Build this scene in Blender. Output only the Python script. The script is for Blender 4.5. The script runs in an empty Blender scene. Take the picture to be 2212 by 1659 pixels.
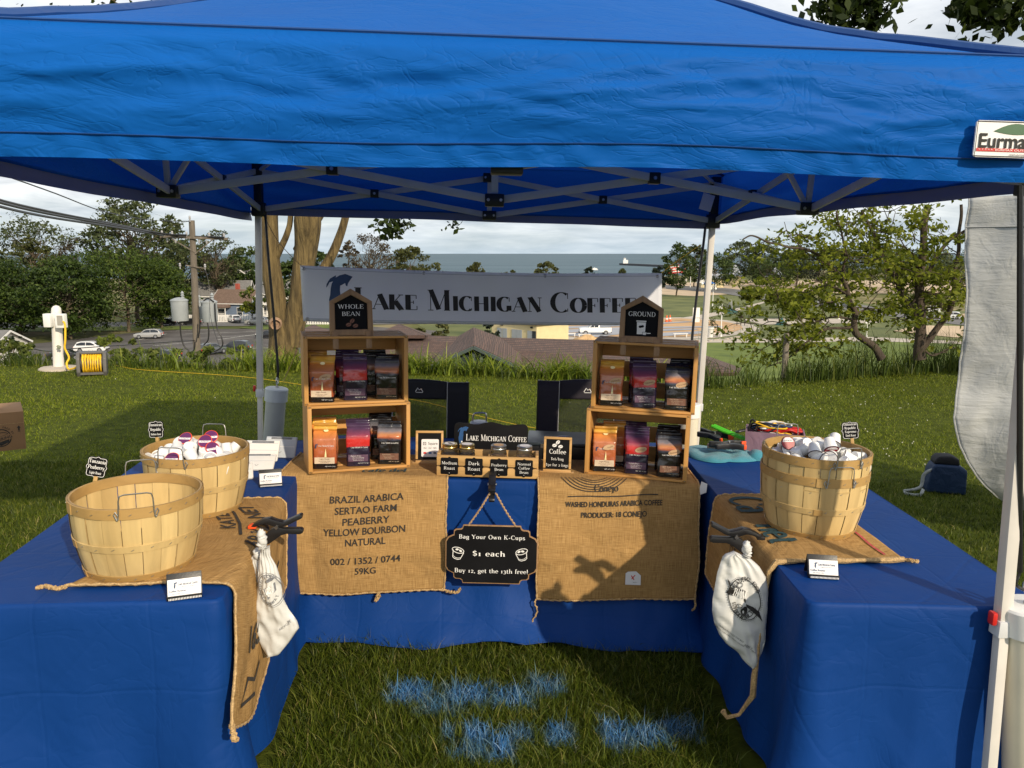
import bpy, bmesh, math, random
import numpy as np
from math import sin, cos, pi, radians, atan2, sqrt
from mathutils import Vector, Matrix, noise
C = bpy.context.scene.collection
SC = bpy.context.scene
V = Vector
random.seed(7)
RNG = np.random.default_rng(11)
# ------------------------------------------------------------------ camera
CAM_H = 1.74
PITCH = radians(9.63)
cam_d = bpy.data.cameras.new('camera')
cam_d.sensor_width = 36.0
cam_d.lens = 36.0 * 1923.0 / 2560.0
cam_d.clip_start = 0.05
cam_d.clip_end = 90000.0
cam = bpy.data.objects.new('camera', cam_d)
cam.location = (0, 0, CAM_H)
cam.rotation_euler = (radians(90) - PITCH, 0, 0)
C.objects.link(cam)
SC.camera = cam
# ------------------------------------------------------------------ sun, sky, exposure
SUN_DIR = V((0.68, -1.0, 0.615)).normalized()        # towards the sun
SUN_EL = math.asin(SUN_DIR.z)
SUN_AZ = atan2(SUN_DIR.x, SUN_DIR.y)
sun_d = bpy.data.lights.new('sun', 'SUN')
sun_d.energy = 3.9
sun_d.angle = radians(1.0)
sun_d.color = (1.0, 0.86, 0.66)
sun = bpy.data.objects.new('sun', sun_d)
sun.location = SUN_DIR * 60
sun.rotation_euler = SUN_DIR.to_track_quat('Z', 'Y').to_euler()
C.objects.link(sun)
world = bpy.data.worlds.new("World")
SC.world = world
world.use_nodes = True
wn, wl = world.node_tree.nodes, world.node_tree.links
wn.clear()
w_out = wn.new('ShaderNodeOutputWorld')
w_bg = wn.new('ShaderNodeBackground')
w_bg.inputs['Strength'].default_value = 0.125
w_sky = wn.new('ShaderNodeTexSky')
w_sky.sky_type = 'NISHITA'
w_sky.sun_disc = False
w_sky.sun_elevation = SUN_EL
w_sky.sun_rotation = SUN_AZ
w_tc = wn.new('ShaderNodeTexCoord')
w_sep = wn.new('ShaderNodeSeparateXYZ')
wl.new(w_tc.outputs['Generated'], w_sep.inputs[0])
w_zc = wn.new('ShaderNodeMath'); w_zc.operation = 'MAXIMUM'; w_zc.inputs[1].default_value = 0.0
wl.new(w_sep.outputs['Z'], w_zc.inputs[0])
w_za = wn.new('ShaderNodeMath'); w_za.operation = 'ADD'; w_za.inputs[1].default_value = 0.13
wl.new(w_zc.outputs[0], w_za.inputs[0])
w_dx = wn.new('ShaderNodeMath'); w_dx.operation = 'DIVIDE'
w_dy = wn.new('ShaderNodeMath'); w_dy.operation = 'DIVIDE'
wl.new(w_sep.outputs['X'], w_dx.inputs[0]); wl.new(w_za.outputs[0], w_dx.inputs[1])
wl.new(w_sep.outputs['Y'], w_dy.inputs[0]); wl.new(w_za.outputs[0], w_dy.inputs[1])
w_cmb = wn.new('ShaderNodeCombineXYZ')
wl.new(w_dx.outputs[0], w_cmb.inputs[0]); wl.new(w_dy.outputs[0], w_cmb.inputs[1])
w_n1 = wn.new('ShaderNodeTexNoise'); w_n1.inputs['Scale'].default_value = 1.5
w_n1.inputs['Detail'].default_value = 7.0; w_n1.inputs['Roughness'].default_value = 0.58
w_n1.inputs['Distortion'].default_value = 0.35
wl.new(w_cmb.outputs[0], w_n1.inputs['Vector'])
w_r1 = wn.new('ShaderNodeValToRGB')                     # cloud brightness
w_r1.color_ramp.elements[0].position = 0.34; w_r1.color_ramp.elements[0].color = (4.3, 4.7, 5.1, 1)
w_r1.color_ramp.elements[1].position = 0.64; w_r1.color_ramp.elements[1].color = (8.8, 8.85, 8.8, 1)
e = w_r1.color_ramp.elements.new(0.5); e.color = (6.6, 6.8, 7.0, 1)
wl.new(w_n1.outputs['Fac'], w_r1.inputs[0])
w_n2 = wn.new('ShaderNodeTexNoise'); w_n2.inputs['Scale'].default_value = 0.8
w_n2.inputs['Detail'].default_value = 4.0
wl.new(w_cmb.outputs[0], w_n2.inputs['Vector'])
w_r2 = wn.new('ShaderNodeValToRGB')                     # cloud cover
w_r2.color_ramp.elements[0].position = 0.36; w_r2.color_ramp.elements[0].color = (0.68,) * 3 + (1,)
w_r2.color_ramp.elements[1].position = 0.56; w_r2.color_ramp.elements[1].color = (0.98,) * 3 + (1,)
wl.new(w_n2.outputs['Fac'], w_r2.inputs[0])
w_mix = wn.new('ShaderNodeMix'); w_mix.data_type = 'RGBA'
wl.new(w_r2.outputs[0], w_mix.inputs[0])
wl.new(w_sky.outputs[0], w_mix.inputs[6]); wl.new(w_r1.outputs[0], w_mix.inputs[7])
w_hr = wn.new('ShaderNodeMapRange'); w_hr.inputs[1].default_value = 0.0; w_hr.inputs[2].default_value = 0.075
w_hr.inputs[3].default_value = 0.7; w_hr.inputs[4].default_value = 0.0
wl.new(w_zc.outputs[0], w_hr.inputs[0])
w_m2 = wn.new('ShaderNodeMix'); w_m2.data_type = 'RGBA'
w_m2.inputs[7].default_value = (3.7, 4.75, 5.5, 1)
wl.new(w_hr.outputs[0], w_m2.inputs[0]); wl.new(w_mix.outputs[2], w_m2.inputs[6])
wl.new(w_m2.outputs[2], w_bg.inputs['Color'])
wl.new(w_bg.outputs[0], w_out.inputs[0])
SC.view_settings.view_transform = 'Standard'
SC.view_settings.look = 'None'
SC.view_settings.exposure = 0.12
SC.view_settings.gamma = 1.0
SC.render.engine = 'CYCLES'
SC.cycles.use_denoising = True
SC.cycles.max_bounces = 6
SC.cycles.diffuse_bounces = 3
SC.cycles.glossy_bounces = 3
SC.cycles.transmission_bounces = 5
SC.cycles.transparent_max_bounces = 8
SC.cycles.sample_clamp_indirect = 4.0
# ------------------------------------------------------------------ measuring helpers (sight line of the photo -> place in the world)
F = 1661.6
CP, SP = cos(PITCH), sin(PITCH)
CAM = V((0, 0, CAM_H))
TILT = 0.0235                                            # the lawn falls gently to the right
def ray(u, v):
 dx = (u - 1106) / F; dy = (829.5 - v) / F
 return V((dx, CP + dy * SP, -SP + dy * CP))
def P(u, v, Y):
 d = ray(u, v); return CAM + d * (Y / d.y)
def PZ(u, v, z):
 d = ray(u, v); return CAM + d * ((z - CAM_H) / d.z)
def T(u, v, h=0.74):                                     # point on a level h above the tilted lawn
 d = ray(u, v); return CAM + d * ((h - CAM_H) / (d.z + TILT * d.x))
def gz(x):
 return -TILT * max(-14.0, min(14.0, x))
def lerp(a, b, t): return a + (b - a) * t
def interp(x, xs, ys): return float(np.interp(x, xs, ys))
def sm(t): t = max(0.0, min(1.0, t)); return t * t * (3 - 2 * t)
# ------------------------------------------------------------------ objects
def tag(o, label=None, cat=None, group=None, kind=None):
 if label: o['label'] = label
 if cat: o['category'] = cat
 if group: o['group'] = group
 if kind: o['kind'] = kind
 return o
def thing(name, label, cat, loc=(0, 0, 0), rz=0.0, group=None, tilt=True, rx=0.0, ry=0.0):
 o = bpy.data.objects.new(name, None)
 o.empty_display_size = 0.1
 m = Matrix.Translation(V(loc))
 if tilt: m = m @ Matrix.Rotation(TILT, 4, 'Y')
 m = m @ Matrix.Rotation(rz, 4, 'Z') @ Matrix.Rotation(rx, 4, 'X') @ Matrix.Rotation(ry, 4, 'Y')
 o.matrix_world = m
 C.objects.link(o)
 return tag(o, label, cat, group)
def copy_tree(o, parent=None):
 c = o.copy(); C.objects.link(c)
 if parent is not None: c.parent = parent
 for ch in list(o.children): copy_tree(ch, c)
 return c
def finish(me, smooth=True, angle=35):
 if smooth:
  me.polygons.foreach_set('use_smooth', np.ones(len(me.polygons), dtype=bool))
  me.set_sharp_from_angle(angle=radians(angle))
 me.update()
def np_mesh(name, verts, faces):
 verts = np.asarray(verts, dtype=np.float32); faces = np.asarray(faces, dtype=np.int32)
 me = bpy.data.meshes.new(name)
 n, k = faces.shape
 me.vertices.add(len(verts)); me.vertices.foreach_set('co', verts.ravel())
 me.loops.add(n * k); me.loops.foreach_set('vertex_index', faces.ravel())
 me.polygons.add(n)
 me.polygons.foreach_set('loop_start', np.arange(0, n * k, k, dtype=np.int32))
 me.polygons.foreach_set('loop_total', np.full(n, k, dtype=np.int32))
 me.update(calc_edges=True); me.validate()
 return me
def link_mesh(name, me, mats, parent=None, loc=None):
 o = bpy.data.objects.new(name, me)
 for m in (mats if isinstance(mats, (list, tuple)) else [mats]): me.materials.append(m)
 C.objects.link(o)
 if parent is not None: o.parent = parent
 if loc is not None: o.location = loc
 return o
class MB:
 """collects primitives into one mesh"""
 def __init__(s): s.v = []; s.f = []; s.m = []; s.mi = 0; s.uv = None
 def add(s, vs, fs, mi=None):
  b = len(s.v); s.v += [V(p) for p in vs]
  for f in fs: s.f.append([b + i for i in f]); s.m.append(s.mi if mi is None else mi)
 def box(s, c, d, rot=None, mi=None, taper=1.0):
  x, y, z = d[0] / 2, d[1] / 2, d[2] / 2
  vs = [V((sx * x * (taper if sz > 0 else 1), sy * y * (taper if sz > 0 else 1), sz * z)) for sz in (-1, 1) for sx, sy in ((-1, -1), (1, -1), (1, 1), (-1, 1))]
  if rot is not None: vs = [rot @ p for p in vs]
  s.add([p + V(c) for p in vs], [(3, 2, 1, 0), (4, 5, 6, 7), (0, 1, 5, 4), (1, 2, 6, 5), (2, 3, 7, 6), (3, 0, 4, 7)], mi)
 def bar(s, a, b, w, h, up=(0, 0, 1), mi=None):
  a, b = V(a), V(b); d = (b - a); L = d.length; d.normalize()
  u = V(up); x = d.cross(u)
  if x.length < 1e-4: x = d.cross(V((0, 1, 0)))
  x.normalize(); z = x.cross(d)
  M3 = Matrix((x, d, z)).transposed()
  s.box((a + b) / 2, (w, L, h), M3, mi)
 def tube(s, pts, r, seg=8, mi=None, cap=True, closed=False):
  pts = [V(p) for p in pts]; n = len(pts)
  rs = r if isinstance(r, (list, tuple)) else [r] * n
  vs = []; fs = []; prev = None
  for i, p in enumerate(pts):
   if closed: t = pts[(i + 1) % n] - pts[i - 1]
   else: t = pts[min(i + 1, n - 1)] - pts[max(i - 1, 0)]
   if t.length < 1e-9: t = V((0, 0, 1))
   t.normalize()
   if prev is None:
    a = V((0, 0, 1)) if abs(t.z) < 0.9 else V((1, 0, 0))
    x = t.cross(a).normalized()
   else:
    x = prev - t * prev.dot(t)
    if x.length < 1e-6: x = t.cross(V((0, 1, 0)))
    x.normalize()
   prev = x; y = t.cross(x)
   for k in range(seg):
    a = 2 * pi * k / seg
    vs.append(p + (x * cos(a) + y * sin(a)) * rs[i])
  rr = n if closed else n - 1
  for i in range(rr):
   j = (i + 1) % n
   for k in range(seg):
    k2 = (k + 1) % seg
    fs.append((i * seg + k, i * seg + k2, j * seg + k2, j * seg + k))
  if cap and not closed:
   fs.append(tuple(range(seg - 1, -1, -1))); fs.append(tuple((n - 1) * seg + k for k in range(seg)))
  s.add(vs, fs, mi)
 def lathe(s, prof, seg=24, c=(0, 0, 0), mi=None, cap0=True, cap1=True, rot=None, sx=1.0):
  vs = []; fs = []; n = len(prof); c = V(c)
  for r, z in prof:
   for k in range(seg):
    a = 2 * pi * k / seg; p = V((r * cos(a) * sx, r * sin(a), z))
    if rot is not None: p = rot @ p
    vs.append(p + c)
  for i in range(n - 1):
   for k in range(seg):
    k2 = (k + 1) % seg
    fs.append((i * seg + k, i * seg + k2, (i + 1) * seg + k2, (i + 1) * seg + k))
  if cap0: fs.append(tuple(range(seg - 1, -1, -1)))
  if cap1: fs.append(tuple((n - 1) * seg + k for k in range(seg)))
  s.add(vs, fs, mi)
 def prism(s, poly, y0, y1, fn=None, mi=None):
  """poly in x,z extruded along y"""
  n = len(poly)
  vs = [V((x, y0, z)) for x, z in poly] + [V((x, y1, z)) for x, z in poly]
  if fn: vs = [fn(p) for p in vs]
  fs = [tuple(range(n)), tuple(range(2 * n - 1, n - 1, -1))] + [(i, n + i, n + (i + 1) % n, (i + 1) % n) for i in range(n)]
  s.add(vs, fs, mi)
 def grid(s, fn, nu, nv, mi=None, wrap=False):
  b = len(s.v); vs = [fn(i / nu, j / nv) for j in range(nv + 1) for i in range(nu + 1)]
  fs = [(j * (nu + 1) + i, j * (nu + 1) + i + 1, (j + 1) * (nu + 1) + i + 1, (j + 1) * (nu + 1) + i) for j in range(nv) for i in range(nu)]
  s.add(vs, fs, mi)
 def blob(s, c, r, seg=12, rings=8, mi=None, jit=0.0, fr=3.0):
  c = V(c); r = V(r) if not isinstance(r, (int, float)) else V((r, r, r)); vs = []; fs = []
  for j in range(rings + 1):
   th = pi * j / rings
   for k in range(seg):
    a = 2 * pi * k / seg; d = V((sin(th) * cos(a), sin(th) * sin(a), cos(th)))
    q = 1 + jit * noise.noise((d + c) * fr)
    vs.append(c + V((d.x * r.x, d.y * r.y, d.z * r.z)) * q)
  for j in range(rings):
   for k in range(seg):
    k2 = (k + 1) % seg
    fs.append((j * seg + k, (j + 1) * seg + k, (j + 1) * seg + k2, j * seg + k2))
  s.add(vs, fs, mi)
 def build(s, name, mats, parent=None, origin=None, smooth=True, angle=35, bevel=0.0, weld=False, loc=None):
  o3 = V(origin) if origin is not None else V((0, 0, 0))
  me = bpy.data.meshes.new(name)
  me.from_pydata([tuple(p - o3) for p in s.v], [], s.f)
  me.polygons.foreach_set('material_index', s.m)
  if bevel > 0 or weld:
   bm = bmesh.new(); bm.from_mesh(me)
   if weld: bmesh.ops.remove_doubles(bm, verts=bm.verts, dist=1e-5)
   if bevel > 0:
    ed = [e_ for e_ in bm.edges if len(e_.link_faces) == 2 and e_.calc_face_angle(0) > 0.5]
    bmesh.ops.bevel(bm, geom=ed, offset=bevel, segments=2, affect='EDGES', profile=0.6, clamp_overlap=True)
   bm.to_mesh(me); bm.free()
  finish(me, smooth, angle)
  o = link_mesh(name, me, mats, parent)
  if origin is not None: o.location = o3
  if loc is not None: o.location = loc
  return o
def bez(pts, n=24):
 """smooth curve (Catmull-Rom) through points"""
 pts = [V(p) for p in pts]; q = [pts[0] * 2 - pts[1]] + pts + [pts[-1] * 2 - pts[-2]]
 out = []; segs = len(pts) - 1; per = max(1, n // segs)
 for i in range(segs):
  a, b, c, d = q[i], q[i + 1], q[i + 2], q[i + 3]
  for k in range(per):
   t = k / per
   out.append(0.5 * ((2 * b) + (c - a) * t + (2 * a - 5 * b + 4 * c - d) * t * t + (3 * b - a - 3 * c + d) * t ** 3))
 out.append(pts[-1]); return out
# ------------------------------------------------------------------ materials
def new_mat(name):
 m = bpy.data.materials.new(name); m.use_nodes = True
 nt = m.node_tree; nt.nodes.clear()
 out = nt.nodes.new('ShaderNodeOutputMaterial')
 b = nt.nodes.new('ShaderNodeBsdfPrincipled')
 nt.links.new(b.outputs[0], out.inputs[0])
 return m, nt, b, out
def n_coord(nt, stretch=(1, 1, 1), kind='Object'):
 tc = nt.nodes.new('ShaderNodeTexCoord'); mp = nt.nodes.new('ShaderNodeMapping')
 mp.inputs['Scale'].default_value = stretch
 nt.links.new(tc.outputs[kind], mp.inputs['Vector']); return mp.outputs[0]
def n_noise(nt, vec, scale, detail=4, rough=0.55, dist=0.0):
 n = nt.nodes.new('ShaderNodeTexNoise'); n.inputs['Scale'].default_value = scale
 n.inputs['Detail'].default_value = detail; n.inputs['Roughness'].default_value = rough; n.inputs['Distortion'].default_value = dist
 nt.links.new(vec, n.inputs['Vector']); return n.outputs['Fac']
def n_ramp(nt, fac, stops, interp_='LINEAR'):
 r = nt.nodes.new('ShaderNodeValToRGB'); cr = r.color_ramp; cr.interpolation = interp_
 while len(cr.elements) < len(stops): cr.elements.new(0.5)
 for e_, (p_, c_) in zip(cr.elements, stops): e_.position = p_; e_.color = tuple(c_) + ((1,) if len(c_) == 3 else ())
 nt.links.new(fac, r.inputs[0]); return r.outputs[0]
def n_mix(nt, fac, a, b, mode='MIX'):
 m = nt.nodes.new('ShaderNodeMix'); m.data_type = 'RGBA'; m.blend_type = mode
 for sock, val in ((0, fac), (6, a), (7, b)):
  if isinstance(val, (int, float)): m.inputs[sock].default_value = val
  elif isinstance(val, (tuple, list)): m.inputs[sock].default_value = tuple(val) + ((1,) if len(val) == 3 else ())
  else: nt.links.new(val, m.inputs[sock])
 return m.outputs[2]
def n_math(nt, op, a, b=0.0, c=None):
 m = nt.nodes.new('ShaderNodeMath'); m.operation = op
 for i, val in enumerate((a, b) if c is None else (a, b, c)):
  if isinstance(val, (int, float)): m.inputs[i].default_value = val
  else: nt.links.new(val, m.inputs[i])
 return m.outputs[0]
def n_bump(nt, b, h, strength, dist=0.01):
 bp = nt.nodes.new('ShaderNodeBump'); bp.inputs['Strength'].default_value = strength; bp.inputs['Distance'].default_value = dist
 nt.links.new(h, bp.inputs['Height'])
 if b.inputs['Normal'].is_linked:
  old = b.inputs['Normal'].links[0].from_socket; nt.links.new(old, bp.inputs['Normal'])
 nt.links.new(bp.outputs[0], b.inputs['Normal']); return bp
def mul(c, k): return tuple(min(1.0, x * k) for x in c[:3])
def mat(name, col, rough=0.6, var=0.12, vs=6.0, stretch=(1, 1, 1), col2=None, bump=0.0, bs=60.0, metal=0.0, spec=0.5, coat=0.0, detail=4, alpha=1.0, bdist=0.004, sheen=0.0):
 m, nt, b, out = new_mat(name)
 vec = n_coord(nt, stretch)
 f = n_noise(nt, vec, vs, detail)
 c1 = n_ramp(nt, f, [(0.3, mul(col, 1 - var)), (0.7, col2 if col2 else mul(col, 1 + var))])
 nt.links.new(c1, b.inputs['Base Color'])
 b.inputs['Roughness'].default_value = rough; b.inputs['Metallic'].default_value = metal
 b.inputs['Specular IOR Level'].default_value = spec; b.inputs['Coat Weight'].default_value = coat
 b.inputs['Sheen Weight'].default_value = sheen
 if alpha < 1: b.inputs['Alpha'].default_value = alpha
 if bump > 0: n_bump(nt, b, n_noise(nt, vec, bs, 5), bump, bdist)
 return m
def wood(name, col, dark=0.62, axis=0, rough=0.55, grain=26.0):
 m, nt, b, out = new_mat(name)
 st = [grain, grain, grain]; st[axis] = 1.6
 vec = n_coord(nt, tuple(st))
 oi = nt.nodes.new('ShaderNodeNewGeometry')
 f = n_noise(nt, vec, 1.0, 5, 0.6, 0.9)
 f2 = n_noise(nt, vec, 0.33, 2, 0.5, 2.0)
 c1 = n_ramp(nt, f, [(0.25, mul(col, dark)), (0.55, col), (0.8, mul(col, 1.12))])
 c2 = n_ramp(nt, f2, [(0.3, (0.72, 0.68, 0.62)), (0.62, (1, 1, 1))])
 c3 = n_mix(nt, 0.75, c1, c2, 'MULTIPLY')
 rnd = n_ramp(nt, oi.outputs['Random Per Island'], [(0, (0.76, 0.73, 0.69)), (1, (1.0, 1.0, 1.0))])
 c4 = n_mix(nt, 1.0, c3, rnd, 'MULTIPLY')
 nt.links.new(c4, b.inputs['Base Color'])
 b.inputs['Roughness'].default_value = rough
 n_bump(nt, b, f, 0.25, 0.001)
 return m
def leaf_mat(name, c_dark, c_mid, c_light, transl=0.35, rough=0.55):
 m, nt, b, out = new_mat(name)
 g = nt.nodes.new('ShaderNodeNewGeometry')
 col = n_ramp(nt, g.outputs['Random Per Island'], [(0.0, c_dark), (0.5, c_mid), (1.0, c_light)])
 vec = n_coord(nt); big = n_noise(nt, vec, 0.5, 3)
 tint = n_ramp(nt, big, [(0.35, (0.72, 0.75, 0.7)), (0.65, (1.0, 1.0, 1.0))])
 col = n_mix(nt, 1.0, col, tint, 'MULTIPLY')
 nt.links.new(col, b.inputs['Base Color']); b.inputs['Roughness'].default_value = rough
 b.inputs['Specular IOR Level'].default_value = 0.25
 tr = nt.nodes.new('ShaderNodeBsdfTranslucent'); nt.links.new(col, tr.inputs['Color'])
 mx = nt.nodes.new('ShaderNodeMixShader'); mx.inputs[0].default_value = transl
 nt.links.new(b.outputs[0], mx.inputs[1]); nt.links.new(tr.outputs[0], mx.inputs[2]); nt.links.new(mx.outputs[0], out.inputs[0])
 return m
def glass_mat(name, col=(0.9, 0.95, 0.95), rough=0.02):
 m, nt, b, out = new_mat(name)
 b.inputs['Base Color'].default_value = col + (1,); b.inputs['Transmission Weight'].default_value = 1.0
 b.inputs['Roughness'].default_value = rough; b.inputs['IOR'].default_value = 1.35
 n_bump(nt, b, n_noise(nt, n_coord(nt), 30, 2), 0.05, 0.001)
 return m
def fabric(name, col, rough=0.55, sheen=0.0, crease=0.35, cs=2.2, weave=0.1, transl=0.0, stretch=(1, 1, 1), spec=0.35, folds=0.0):
 """woven polyester: soft folds, sharp creases and a faint weave"""
 m, nt, b, out = new_mat(name)
 vec = n_coord(nt, stretch)
 f = n_noise(nt, vec, 1.3, 3)
 c1 = n_ramp(nt, f, [(0.3, mul(col, 0.9)), (0.7, mul(col, 1.08))])
 nt.links.new(c1, b.inputs['Base Color'])
 b.inputs['Roughness'].default_value = rough; b.inputs['Sheen Weight'].default_value = sheen
 b.inputs['Specular IOR Level'].default_value = spec
 soft = n_noise(nt, vec, cs, 3, 0.5, 1.2)
 n_bump(nt, b, soft, crease, 0.06)
 rid = n_noise(nt, vec, cs * 1.6, 2, 0.5, 2.5)
 rid = n_math(nt, 'ABSOLUTE', n_math(nt, 'SUBTRACT', rid, 0.5))
 rid = n_math(nt, 'MINIMUM', n_math(nt, 'MULTIPLY', rid, 22.0), 1.0)
 n_bump(nt, b, rid, crease * 0.55, 0.004)
 fine = n_noise(nt, vec, 260, 2)
 n_bump(nt, b, fine, weave, 0.0012)
 if folds:                                            # creases left from the packet
  sp = nt.nodes.new('ShaderNodeSeparateXYZ'); wv = nt.nodes.new('ShaderNodeVectorMath'); wv.operation = 'ADD'
  nz = nt.nodes.new('ShaderNodeTexNoise'); nz.inputs['Scale'].default_value = 2.5; nt.links.new(vec, nz.inputs['Vector'])
  sc = nt.nodes.new('ShaderNodeVectorMath'); sc.operation = 'SCALE'; sc.inputs['Scale'].default_value = 0.05; nt.links.new(nz.outputs['Color'], sc.inputs[0])
  nt.links.new(vec, wv.inputs[0]); nt.links.new(sc.outputs[0], wv.inputs[1]); nt.links.new(wv.outputs[0], sp.inputs[0])
  dg = n_math(nt, 'ADD', n_math(nt, 'MULTIPLY', sp.outputs['X'], .8), n_math(nt, 'ADD', n_math(nt, 'MULTIPLY', sp.outputs['Z'], .75), n_math(nt, 'MULTIPLY', sp.outputs['Y'], .8)))
  for src, per in ((sp.outputs['X'], 0.37), (sp.outputs['Z'], 0.33), (sp.outputs['Y'], 0.31), (dg, 0.53)):
   fr = n_math(nt, 'ABSOLUTE', n_math(nt, 'SUBTRACT', n_math(nt, 'FRACT', n_math(nt, 'DIVIDE', src, per)), 0.5))
   n_bump(nt, b, n_math(nt, 'MINIMUM', n_math(nt, 'MULTIPLY', fr, 40.0), 1.0), folds, 0.004)
 if transl > 0:
  tr = nt.nodes.new('ShaderNodeBsdfTranslucent'); nt.links.new(c1, tr.inputs['Color'])
  mx = nt.nodes.new('ShaderNodeMixShader'); mx.inputs[0].default_value = transl
  nt.links.new(b.outputs[0], mx.inputs[1]); nt.links.new(tr.outputs[0], mx.inputs[2]); nt.links.new(mx.outputs[0], out.inputs[0])
 return m
M = {}
M['black'] = mat('black_plastic', (0.012, 0.012, 0.013), 0.4, 0.2, 20, bump=0.1, bs=200)
M['board'] = mat('black_board', (0.007, 0.007, 0.008), 0.65, 0.3, 8, spec=0.12)
M['white_ink'] = mat('white_ink', (0.82, 0.81, 0.78), 0.6, 0.04, 30)
M['black_ink'] = mat('black_ink', (0.02, 0.018, 0.016), 0.75, 0.3, 60)
M['navy_ink'] = mat('navy_ink', (0.012, 0.045, 0.12), 0.55, 0.12, 20)
M['sack_ink'] = mat('sack_ink', (0.035, 0.03, 0.026), 0.9, 0.55, 90, detail=6)
M['teal_ink'] = mat('teal_ink', (0.02, 0.06, 0.07), 0.9, 0.4, 90)
M['grey_ink'] = mat('grey_ink', (0.17, 0.175, 0.19), 0.7, 0.2, 60)
M['blue_ink'] = mat('blue_ink', (0.02, 0.13, 0.42), 0.5, 0.1, 20)
M['brown_ink'] = mat('brown_ink', (0.16, 0.06, 0.035), 0.6, 0.2, 60)
M['red'] = mat('red_plastic', (0.55, 0.02, 0.015), 0.4, 0.12, 20)
M['orange'] = mat('orange_rubber', (0.85, 0.09, 0.015), 0.5, 0.1, 20)
M['yellow'] = mat('yellow_cord', (0.82, 0.5, 0.02), 0.5, 0.15, 30)
M['white_plastic'] = mat('white_plastic', (0.8, 0.79, 0.76), 0.45, 0.05, 10, bump=0.05, bs=80)
M['white_paint'] = mat('white_paint', (0.78, 0.76, 0.72), 0.5, 0.06, 12, bump=0.1, bs=30)
M['cream'] = mat('cream_pipe', (0.74, 0.68, 0.54), 0.4, 0.07, 5, bump=0.04, bs=30)
M['grey_pipe'] = mat('grey_pipe', (0.42, 0.44, 0.42), 0.45, 0.08, 5)
M['steel'] = mat('steel', (0.55, 0.55, 0.54), 0.3, 0.15, 30, metal=1.0)
M['wire'] = mat('galvanised_wire', (0.42, 0.41, 0.38), 0.38, 0.2, 60, metal=0.9)
M['gold'] = mat('gold_lid', (0.75, 0.55, 0.22), 0.25, 0.1, 40, metal=1.0)
M['leg_paint'] = mat('frame_paint', (0.62, 0.59, 0.55), 0.45, 0.06, 9, bump=0.03, bs=90)
M['frame_grey'] = mat('frame_grey', (0.60, 0.61, 0.63), 0.5, 0.08, 9)
M['card'] = mat('white_card', (0.8, 0.78, 0.78), 0.6, 0.03, 10)
M['rope'] = mat('jute_rope', (0.42, 0.27, 0.14), 0.9, 0.35, 120, bump=0.6, bs=400)
M['tree_bark'] = mat('tree_bark', (0.09, 0.07, 0.045), 0.95, 0.4, 4, (1, 1, 0.25), bump=0.8, bs=14, bdist=0.05)
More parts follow.
